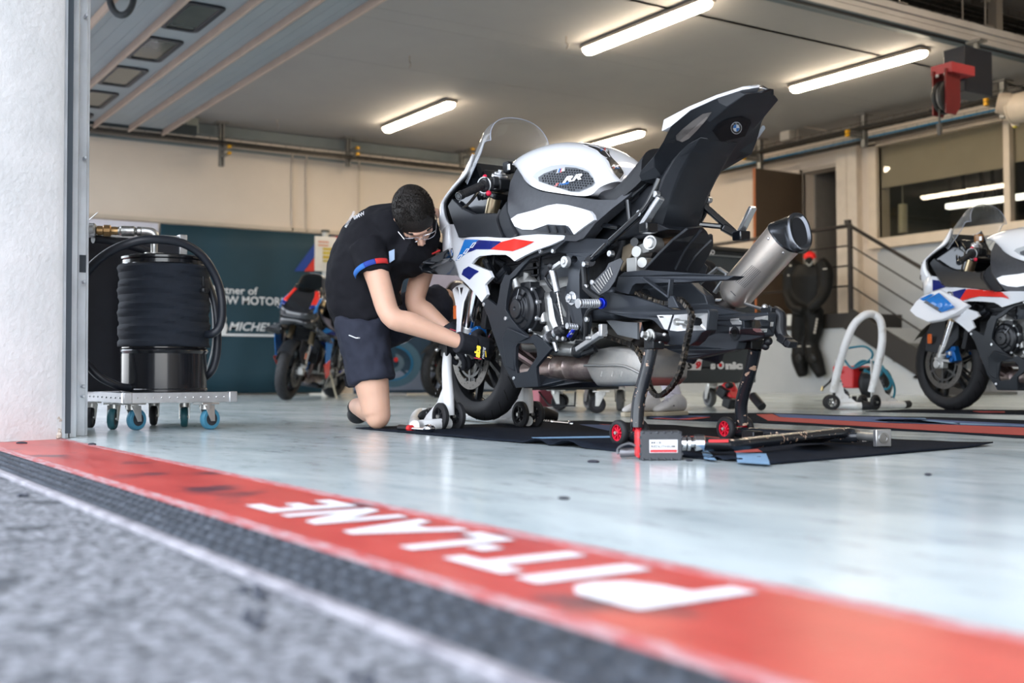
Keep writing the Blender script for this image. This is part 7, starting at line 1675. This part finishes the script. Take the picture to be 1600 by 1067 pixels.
# flight case behind the drum
XF_ = XD-.62
cy0, cy1 = onx(131, 500, XF_).y, onx(288, 500, XF_).y; cz1 = onx(200, 371, XF_).z
t = wthing('flight_case', 'black flight case panel with aluminium corner edges standing behind the drum', 'case', (XF_, (cy0+cy1)/2, dz1))
m = MB(); m.bb((XF_-.16, cy0, dz1), (XF_, cy1, cz1)); m.build('panel', pm('case_black', (.016, .018, .026), .5, var=.2, vs=8), t, bevel=.003)
m = MB(); m.bb((XF_-.17, cy0-.01, dz1), (XF_+.008, cy0+.018, cz1+.0)); m.build('corner_edge', bare_alu, t, bevel=.002)
m = MB(); m.bb((XF_-.17, cy0, cz1-.005), (XF_+.008, cy1, cz1+.022)); m.build('top_edge', bare_alu, t, bevel=.002)
m = MB(); m.bb((XF_-.17, cy1-.03, cz1-.09), (XF_+.012, cy1+.01, cz1+.03)); m.build('corner_plate', bare_alu, t, bevel=.004)
m = MB()
for k in range(9): m.ball((XF_+.009, cy0+.006, dz1+.05+k*.075), .006, 6, 4)
m.build('rivet', steel, t)
p = onx(146, 338, XF_); m = MB(); m.tube([p+V((0, -.06, -.06)), p+V((0, .0, .0))+V((0, .02, .02))], .0025, 5); tag(m.build('wire_end', zinc), 'thin bright wire sticking up above the flight case', 'wire')
# ================================================================== bits on the floor
for px, py, s_, lab in ((1077, 719, .006, 'small dark chip on the grey floor below the battery'), (927, 721, .010, 'dark scrap on the grey floor left of the battery'), (881, 778, .007, 'tiny dark chip alone on the pale floor'), (1450, 741, .005, 'tiny dark crumb on the floor at the right'), (144, 694, .010, 'black crumb on the red paint beside the door jamb'), (34, 692, .014, 'flat black scrap on the red paint at the white pillar')):
    p = onz(px, py, .003); m = MB(); m.ball(p, (s_*1.8, s_, .003 if s_ < .009 else .005), 8, 5, Matrix.Rotation(.6, 3, 'Z')); tag(m.build('floor_scrap', pm('scrap_black', (.02, .02, .03), .8)), lab, 'scrap')
# ================================================================== PEOPLE
def DP(px, py, d): return CAM+ray(px, py)*(d/FPX)
skin = pm('skin', (.64, .38, .27), .52, var=.06, vs=9, bump=.06, bs=120)
skin.node_tree.nodes['Principled BSDF'].inputs['Subsurface Weight'].default_value = .12
skin.node_tree.nodes['Principled BSDF'].inputs['Subsurface Radius'].default_value = (.02, .008, .004)
shirt_m = pm('shirt_black', (.009, .009, .012), .9, var=.1, vs=20, bump=.12, bs=500, spec=.25)
shorts_m = pm('shorts_navy', (.024, .027, .042), .85, var=.1, vs=20, bump=.10, bs=500, spec=.3)
hair_m = pm('dark_brown_hair', (.011, .008, .006), .55, var=.3, vs=60, bump=.5, bs=220)
glove_m = pm('glove_black', (.012, .013, .018), .8, var=.15, vs=60, bump=.2, bs=300)
def wrinkles(o, size, strength):
    tx = bpy.data.textures.new('folds', 'CLOUDS'); tx.noise_scale = size; tx.noise_depth = 2
    d = o.modifiers.new('Folds', 'DISPLACE'); d.texture = tx; d.strength = strength; d.mid_level = .5; d.texture_coords = 'GLOBAL'
me_ = wthing('person', 'person in black T-shirt and dark shorts kneeling on one knee, reaching into the front wheel', 'person', DP(590, 672, 5.05))
Rsh, Lsh = DP(574, 385, 4.98), DP(670, 378, 5.25)
Rel, Rwr = DP(610, 493, 4.86), DP(722, 536, 4.90)
Lel, Lwr = DP(648, 473, 5.18), DP(703, 519, 5.12)
Rhip, Rkn, Ran = DP(566, 508, 5.10), DP(588, 643, 5.06), DP(556, 634, 5.42)
Lhip, Lkn, Lan = DP(600, 505, 5.28), DP(703, 470, 5.55), DP(712, 612, 5.62)
neck = DP(632, 352, 5.10)
# head frame
Fh = (-(UP)*.90+RT*.30-FW*.36).normalized(); Uh = (UP*.40-FW*.90+RT*.05); Uh = (Uh-Fh*Uh.dot(Fh)).normalized(); Sh = Fh.cross(Uh)   # Sh: the head's right side
Hc = DP(647, 337, 5.0)
RH = Matrix((Fh, -Sh, Uh)).transposed()
def hp(f, s, u): return Hc+Fh*f+Sh*s+Uh*u
HS = 1.15
def grow(mb):
    for i, p in enumerate(mb.v): mb.v[i] = Hc+(p-Hc)*HS
    return mb
m = MB()
# head: skull, face, jaw, nose, ears, lips, brow
m.ball(hp(-.012, 0, .018), (.098, .076, .098), 24, 18, RH); m.ball(hp(.030, 0, -.030), (.062, .060, .078), 20, 14, RH); m.ball(hp(.050, 0, -.085), (.034, .034, .028), 14, 10, RH)
m.tube([hp(.082, 0, .008), hp(.104, 0, -.022), hp(.112, 0, -.038)], [.008, .009, .0105], 10, k=3); m.ball(hp(.103, .011, -.040), .0075, 8, 6); m.ball(hp(.103, -.011, -.040), .0075, 8, 6)
m.tube([hp(.078, -.020, -.064), hp(.088, 0, -.062), hp(.078, .020, -.064)], .006, 8, k=3); m.tube([hp(.074, -.040, .018), hp(.087, -.018, .022), hp(.088, .018, .022), hp(.074, .040, .018)], .008, 8, k=3)
for sg in (-1, 1): m.ball(hp(.004, sg*.088, -.016), (.018, .013, .031), 12, 8, RH); m.ball(hp(.058, sg*.038, -.020), (.02, .02, .022), 10, 8, RH)
grow(m)
m.tube([hp(-.03, 0, -.045), hp(-.06, 0, -.09).lerp(neck, .35), neck, neck.lerp(Rsh.lerp(Lsh, .5), .6)], [.060, .058, .064, .08], 16, k=3)
# arms
m.tube([Rsh, Rsh.lerp(Rel, .5), Rel, Rel.lerp(Rwr, .28), Rel.lerp(Rwr, .7), Rwr, Rwr+(Rwr-Rel)*.06], [.062, .052, .046, .049, .037, .030, .030], 18, k=4)
m.tube([Lsh, Lsh.lerp(Lel, .5), Lel, Lel.lerp(Lwr, .3), Lel.lerp(Lwr, .7), Lwr, Lwr+(Lwr-Lel)*.06], [.062, .052, .045, .046, .036, .030, .030], 18, k=4)
# torso core and legs
m.tube([DP(578, 500, 5.18), DP(585, 430, 5.15), DP(608, 380, 5.12)], [.13, .13, .13], 18, k=3)
m.tube([Rhip, Rhip.lerp(Rkn, .5), Rhip.lerp(Rkn, .85), Rkn+V((0, 0, -.01))], [.095, .083, .068, .062], 18, k=4); m.ball(Rkn+UP*-.012+RT*.006, (.058, .058, .066), 14, 10)
m.tube([Rkn+FW*.02, Rkn.lerp(Ran, .35)+UP*.005, Rkn.lerp(Ran, .75), Ran], [.056, .062, .045, .036], 16, k=4)
m.tube([Lhip, Lhip.lerp(Lkn, .5), Lkn], [.095, .085, .060], 18, k=4); m.tube([Lkn, Lkn.lerp(Lan, .35), Lkn.lerp(Lan, .75), Lan], [.058, .060, .044, .036], 16, k=4)
bd = m.build('body', skin, me_, remesh=.0075, sm=4)
# face details
m = MB()
for sg in (-1, 1): m.ball(hp(.0765, sg*.032, -.006), (.010, .013, .005), 10, 8, RH)
grow(m).build('closed_eye', pm('eyelid', (.50, .31, .23), .6), me_)
m = MB()
for sg in (-1, 1): m.tube([hp(.084, sg*.016, .018), hp(.085, sg*.032, .024), hp(.074, sg*.050, .016)], [.0035, .004, .002], 6, k=4)
grow(m).build('eyebrow', hair_m, me_)
m = MB(); m.tube([hp(.083, -.017, -.066), hp(.091, 0, -.064), hp(.083, .017, -.066)], [.002, .0045, .002], 6, k=4); grow(m).build('mouth', pm('lips', (.45, .20, .17), .5), me_)
gl_ = MB()
for sg in (-1, 1):
    c_0 = hp(.094, sg*.034, -.012); oo = [c_0+Sh*(sg*.027*math.copysign(abs(math.cos(a))**.6, math.cos(a)))+Uh*(.018*math.copysign(abs(math.sin(a))**.6, math.sin(a)))-Fh*(.012*max(0, sg*sg*math.cos(a))*1.0) for a in [2*PI*k/20 for k in range(20)]]
    gl_.tube(oo, .0016, 6, closed=True)
    gl_.tube([hp(.084, sg*.061, -.006), hp(.04, sg*.078, -.004), hp(-.01, sg*.083, .0)], .0018, 6)
gl_.tube([hp(.097, -.009, -.008), hp(.100, 0, -.004), hp(.097, .009, -.008)], .0016, 6)
tag(grow(gl_).build('glasses', pm('glasses_frame', (.62, .62, .66), .25, .8), None), 'thin rectangular glasses worn by the kneeling person', 'glasses')
# hair: cap plus many short tufts
m = MB()
def hair_ok(d): return not (d[0] > .42-.55*max(0, d[2]) if d[2] < .75 else False) and not (d[2] < -.50 and d[0] > -.2) and d[2] > -.62
rows = []
m.ball(hp(-.010, 0, .024), (.101, .079, .098), 24, 18, RH); m.ball(hp(-.045, 0, -.010), (.075, .075, .085), 20, 14, RH)
hr = grow(m).build('hair', hair_m, me_, remesh=.007, sm=2)
m = MB(); rnd = random.Random(4)
for k in range(4200):
    u_, th = rnd.uniform(-.55, 1), rnd.uniform(0, 2*PI); s_ = math.sqrt(max(0, 1-u_*u_)); d = (s_*math.cos(th), s_*math.sin(th), u_)
    if d[0] > .66 and u_ < .60: continue
    if abs(d[1]) > .85 and u_ < -.05 and d[0] > -.2: continue
    p = hp(-.011+d[0]*.100, d[1]*.079, .024+d[2]*.098); n_ = (Fh*d[0]+Sh*d[1]+Uh*d[2]).normalized()
    L_ = .004+.008*max(0, u_)**1.2+(.003 if d[0] > .3 else 0); t_ = (n_*.55+Fh*.75+Sh*rnd.uniform(-.2, .2)+Uh*rnd.uniform(-.2, .1)).normalized()
    s1_ = t_.orthogonal().normalized(); s2_ = t_.cross(s1_)
    m.add([p-n_*.003+s1_*.0017, p-n_*.003-s1_*.0009+s2_*.0015, p-n_*.003-s1_*.0009-s2_*.0015, p+t_*L_], [(0, 1, 3), (1, 2, 3), (2, 0, 3)])
grow(m).build('hair_tufts', hair_m, hr, smoothit=False)
# T-shirt
m = MB()
m.tube([DP(576, 492, 5.16), DP(568, 462, 5.14), DP(571, 425, 5.12), DP(584, 388, 5.10), DP(606, 362, 5.10), DP(628, 352, 5.10)], [.160, .165, .170, .165, .140, .085], 24, k=4)
m.tube([DP(584, 372, 5.02), DP(612, 360, 5.08), DP(668, 372, 5.22)], [.10, .12, .095], 18, k=3); m.tube([DP(610, 380, 5.02), DP(640, 400, 5.12), DP(655, 385, 5.2)], [.12, .10, .085], 16, k=3)
m.tube([Rsh+(Rsh-Rel)*.02, Rsh.lerp(Rel, .2), DP(584, 428, 4.94)], [.085, .078, .074], 18, k=4)
m.tube([Lsh, Lsh.lerp(Lel, .2), DP(670, 398, 5.22)], [.080, .072, .068], 18, k=4)
sh = m.build('t_shirt', shirt_m, me_, remesh=.010, sm=4); wrinkles(sh, .08, .022)
slv0, slv1 = DP(583, 421, 4.945), DP(585, 427, 4.938); ax_ = (slv1-slv0).normalized()
u = (-FW-ax_*(-FW).dot(ax_)).normalized(); v_ = ax_.cross(u)
if v_.dot(RT) < 0: v_ = -v_
for a0, a1, mt_, nm in ((-80, -15, mlight, 'sleeve_light_blue'), (-15, 20, pm('shirt_blue', (.02, .05, .30), .8), 'sleeve_blue'), (20, 62, pm('shirt_red', (.60, .03, .03), .8), 'sleeve_red')):
    m = MB(); r1, r2_ = [], []
    for k in range(9):
        a = math.radians(a0+(a1-a0)*k/8); dv = u*math.cos(a)+v_*math.sin(a); r1.append(slv0+dv*.0855-ax_*.004); r2_.append(slv1+dv*.083)
    m.rings([r1, r2_], closed=False); m.build(nm, mt_ if nm != 'sleeve_light_blue' else pm('shirt_light_blue', (.03, .14, .45), .8), sh, solid=.003)
m = MB(); p = DP(682, 397, 5.13); m.bar(DP(664, 402, 5.13), DP(688, 391, 5.13), .02, .006); m.build('sleeve_red', MATS['shirt_red'], sh)
wt_ = pm('shirt_print', (.60, .60, .62), .8, var=0)
m = MB(); c0 = DP(612, 400, 4.93); m.prism([c0+UP*.02-RT*.012, c0+UP*.03+RT*.012, c0-UP*.015+RT*.012, c0-UP*.03-RT*.010], FW*.004); m.build('chest_emblem', pm('emblem_pale', (.30, .40, .55), .7), sh, smoothit=False)
text_mb('BMW', DP(553, 343, 4.93), RT+UP*.45, UP-RT*.45, .022, .02, .0).build('back_print', wt_, sh, smoothit=False)
text_mb('MOTORRAD', DP(541, 356, 4.92), RT*.5+UP*.86, UP*.5-RT*.86, .014, .02, .0).build('back_print', wt_, sh, smoothit=False)
# shorts
m = MB()
m.tube([DP(576, 484, 5.16), DP(578, 506, 5.17)], [.158, .150], 22, k=2); m.tube([Rhip+UP*.03, Rhip, Rhip.lerp(Rkn, .35), Rhip.lerp(Rkn, .66)], [.115, .122, .112, .100], 20, k=4)
m.tube([Lhip+UP*.02, Lhip, Lhip.lerp(Lkn, .4), Lhip.lerp(Lkn, .86)], [.112, .118, .108, .098], 20, k=4)
so = m.build('shorts', shorts_m, me_, remesh=.010, sm=3); wrinkles(so, .07, .026)
m = MB(); p = DP(556, 528, 4.94); m.tube([p-RT*.03+UP*.012, p, p+RT*.01], .003, 6); m.box(p+RT*.012, (.014, .006, .006)); m.build('pocket_zip', pm('zip_silver', (.6, .6, .6), .4, .5), so)
# gloves: cuff, palm, five fingers each
def glove(wr, d, up_, grip, nm, lab, flip):
    """d: direction of the hand, up_: back of the hand, grip: where the fingertips close"""
    g = MB(); d = d.normalized(); n_ = (up_-d*up_.dot(d)).normalized(); s_ = d.cross(n_)*flip
    g.tube([wr-d*.02, wr+d*.03, wr+d*.05], [.040, .036, .034], 16, k=3)
    g.tube([wr+d*.03, wr+d*.065, wr+d*.105], [.034, .042, .040], 16, k=3, flat=.62, nrm=n_)
    for i, (o_, L_) in enumerate(((-.030, .068), (-.010, .078), (.011, .072), (.030, .058))):
        b = wr+d*.098+s_*o_; k1 = b+d*L_*.42-n_*.008; k2 = k1+d*L_*.22-n_*L_*.30; k3 = k2-d*L_*.05-n_*L_*.30
        g.tube([b-d*.02, b, k1, k2, k3], [.0115, .0112, .0105, .0098, .0085], 10, k=3)
    tb = wr+d*.045-s_*.036; g.tube([tb, tb+d*.025-s_*.020-n_*.012, tb+d*.052-s_*.016-n_*.030, tb+d*.070-s_*.002-n_*.038], [.016, .0135, .012, .010], 10, k=3)
    g.v = [wr+(p-wr)*1.18 for p in g.v]
    o = g.build(nm, glove_m, me_, remesh=.0045, sm=2); return o, s_, n_, d
o_, s_, n_, d_ = glove(Rwr, (DP(775, 548, 4.99)-Rwr), -FW+UP*.15, None, 'glove', '', 1)
c0 = Rwr+d_*.062+n_*.034
ye = pm('glove_yellow', (.80, .55, .02), .6, var=0)
text_mb('sbs', DP(749, 559, 4.82), UP+RT*.10, -RT+UP*.10, .030, .06, .0, .15, 1, .052).build('glove_print', ye, o_, smoothit=False)
m = MB(); m.bar(DP(758.5, 548, 4.82), DP(759.5, 558, 4.82), .004, .002); m.build('glove_print', ye, o_, smoothit=False)
text_mb('racing', DP(756, 561, 4.82), UP+RT*.10, -RT+UP*.10, .016, .0, .0, .3, 1, .05).build('glove_print', wt_, o_, smoothit=False)
m = MB(); m.bar(DP(741, 559, 4.85), DP(752, 561, 4.85), .004, .004); m.build('glove_trim', pm('glove_red', (.5, .02, .05), .6), o_)
o2, *_ = glove(Lwr, (DP(742, 566, 5.06)-Lwr), UP-FW*.5, None, 'glove', '', -1)
m = MB(); m.bar(DP(703, 514, 5.08), DP(716, 518, 5.08), .006, .004); m.build('glove_trim', MATS['glove_red'], o2)
# black sock top under the kneeling leg and shoe behind
m = MB(); m.tube([Ran, Ran+FW*.05+UP*-.03, Ran+FW*.10-UP*.05], [.042, .045, .04], 14, k=3); m.ball(Ran+FW*.06-UP*.045, (.06, .05, .045), 14, 10); m.build('shoe', rubber, me_, remesh=.008, sm=2)
m = MB(); m.tube([Lan+UP*.02, Lan-UP*.02, V((Lan.x, Lan.y, .05))], [.042, .05, .05], 14, k=3); fx = V((Lan.x+.04, Lan.y-.10, .045)); m.ball(fx, (.07, .13, .045), 16, 10); m.build('shoe', rubber, me_, remesh=.008, sm=2)
m = MB(); m.tube([DP(548, 590, 5.12), DP(549, 600, 5.14)], [.03, .03], 8); m.build('knee_band', shirt_m, me_)

# second person, crouching behind the motorcycle: white socks and trainers show below it
p2 = wthing('person', 'person crouching behind the near motorcycle, white socks and white trainers showing beneath', 'person', onz(1035, 650))
fR, fL = onz(1004, 651), onz(1050, 649)
hd2 = V((-.80, -.60, 0)); ad = V((fR.x, fR.y, 0))
heelR, heelL = onz(1022, 650), onz(1062, 649)
kneeR, kneeL = V((heelR.x, heelR.y, .50))+hd2*.16, V((heelL.x, heelL.y, .50))+hd2*.16
ankR, ankL = V((heelR.x, heelR.y, .10))+hd2*.03, V((heelL.x, heelL.y, .10))+hd2*.03
hip2 = (kneeR+kneeL)/2-hd2*.42-V((0, 0, .10)); sdd = V((-hd2.y, hd2.x, 0))
hipR, hipL = hip2+(kneeR-kneeL).normalized()*.09, hip2-(kneeR-kneeL).normalized()*.09
chest2 = hip2+V((0, 0, .42))+hd2*.16; hc2 = chest2+V((0, 0, .20))+hd2*.08
m = MB()
for k_, a_, h_ in ((kneeR, ankR, hipR), (kneeL, ankL, hipL)):
    m.tube([a_, a_.lerp(k_, .35), a_.lerp(k_, .7), k_], [.040, .050, .058, .058], 16, k=4); m.tube([k_, k_.lerp(h_, .5), h_], [.062, .08, .09], 16, k=3)
m.tube([hip2, hip2.lerp(chest2, .5), chest2, chest2+V((0, 0, .1))], [.14, .14, .15, .07], 18, k=3); m.ball(hc2, (.09, .08, .11), 18, 14); m.ball(hc2+hd2*.095-V((0, 0, .01)), .014)
for sg, kn in ((1, kneeR), (-1, kneeL)):
    s0 = chest2+V((0, 0, .03))+(kneeR-kneeL).normalized()*sg*.17; e0_ = s0+hd2*.14-V((0, 0, .24)); h0 = e0_+hd2*.22+V((0, 0, -.02)); m.tube([s0, e0_, h0], [.055, .045, .032], 14, k=3)
    for q in range(5): b_ = h0+sdd*(.018*(q-2)); m.tube([h0, b_+hd2*.06, b_+hd2*.10-V((0, 0, .02))], [.016, .010, .008], 8, k=2)
m.build('body', skin, p2, remesh=.010, sm=3)
m = MB()
for k_, h_ in ((kneeR, hipR), (kneeL, hipL)): m.tube([k_.lerp(h_, .22), k_.lerp(h_, .6), h_], [.085, .10, .11], 16, k=3)
m.tube([hip2-V((0, 0, .03)), hip2+V((0, 0, .05))], [.155, .15], 18); m.build('shorts', shorts_m, p2, remesh=.012, sm=3)
m = MB(); m.tube([hip2, hip2.lerp(chest2, .5), chest2, chest2+V((0, 0, .08))], [.155, .155, .165, .08], 18, k=3)
for sg in (1, -1): s0 = chest2+V((0, 0, .03))+(kneeR-kneeL).normalized()*sg*.16; m.tube([chest2, s0, s0+hd2*.08-V((0, 0, .12))], [.08, .075, .07], 14, k=3)
m.build('t_shirt', shirt_m, p2, remesh=.012, sm=3)
m = MB(); m.ball(hc2-hd2*.02+V((0, 0, .03)), (.095, .088, .10), 16, 12); m.build('hair', hair_m, p2, remesh=.012, sm=2)
sock = pm('white_sock', (.72, .68, .74), .85, var=.04, vs=40, bump=.2, bs=300)
trn = pm('trainer_white', (.66, .64, .62), .6, var=.06, vs=20); sole = pm('sole_cream', (.55, .48, .36), .7)
for he, an, kn, d_f in ((heelR, ankR, kneeR, onz(958, 652)-onz(1022, 650)), (heelL, ankL, kneeL, onz(1016, 651)-onz(1062, 649))):
    m = MB(); m.tube([an-V((0, 0, .02)), an.lerp(kn, .25), an.lerp(kn, .42)], [.048, .052, .057], 16, k=3); m.tube([an.lerp(kn, .40), an.lerp(kn, .44)], [.060, .060], 16); m.build('sock', sock, p2)
    df_ = V((d_f.x, d_f.y, 0)).normalized(); sf_ = V((-df_.y, df_.x, 0)); h0 = V((he.x, he.y, 0))-df_*.01
    def sc_(s, wd, z): return [h0+df_*s+sf_*(wd*math.cos(a))+V((0, 0, z[0]+(z[1]-z[0])*(.5+.5*math.sin(a)))) for a in [2*PI*k/14 for k in range(14)]]
    m = MB(); m.rings([sc_(-.035, .018, (.03, .085)), sc_(-.02, .036, (.024, .115)), sc_(.02, .041, (.024, .135)), sc_(.07, .042, (.024, .125)), sc_(.12, .044, (.024, .095)), sc_(.17, .048, (.024, .078)), sc_(.215, .042, (.024, .062)), sc_(.24, .020, (.026, .045))]); sh_ = m.build('trainer', trn, p2, sub=1)
    m = MB(); oo = []
    for s, wd in ((-.04, .012), (-.025, .036), (.02, .043), (.10, .046), (.17, .051), (.22, .044), (.248, .018)): oo.append((s, wd))
    pts = [h0+df_*s+sf_*wd for s, wd in oo]+[h0+df_*s-sf_*wd for s, wd in oo[::-1]]; m.prism(pts, (0, 0, .026)); m.build('sole', sole, sh_, bevel=.005)
    m = MB()
    for q in range(5): m.tube([h0+df_*(.075+q*.022)+sf_*.022+ez*(.128-q*.014), h0+df_*(.078+q*.022)+ez*(.138-q*.015), h0+df_*(.075+q*.022)-sf_*.022+ez*(.128-q*.014)], .0035, 6, k=3)
    m.build('laces', sock, sh_)
    m = MB(); m.ball(h0+df_*.12+sf_*.042+ez*.06, (.008, .004, .006), 6, 4); m.ball(h0+df_*.12-sf_*.042+ez*.06, (.008, .004, .006), 6, 4); m.build('shoe_mark', black_plastic, sh_)
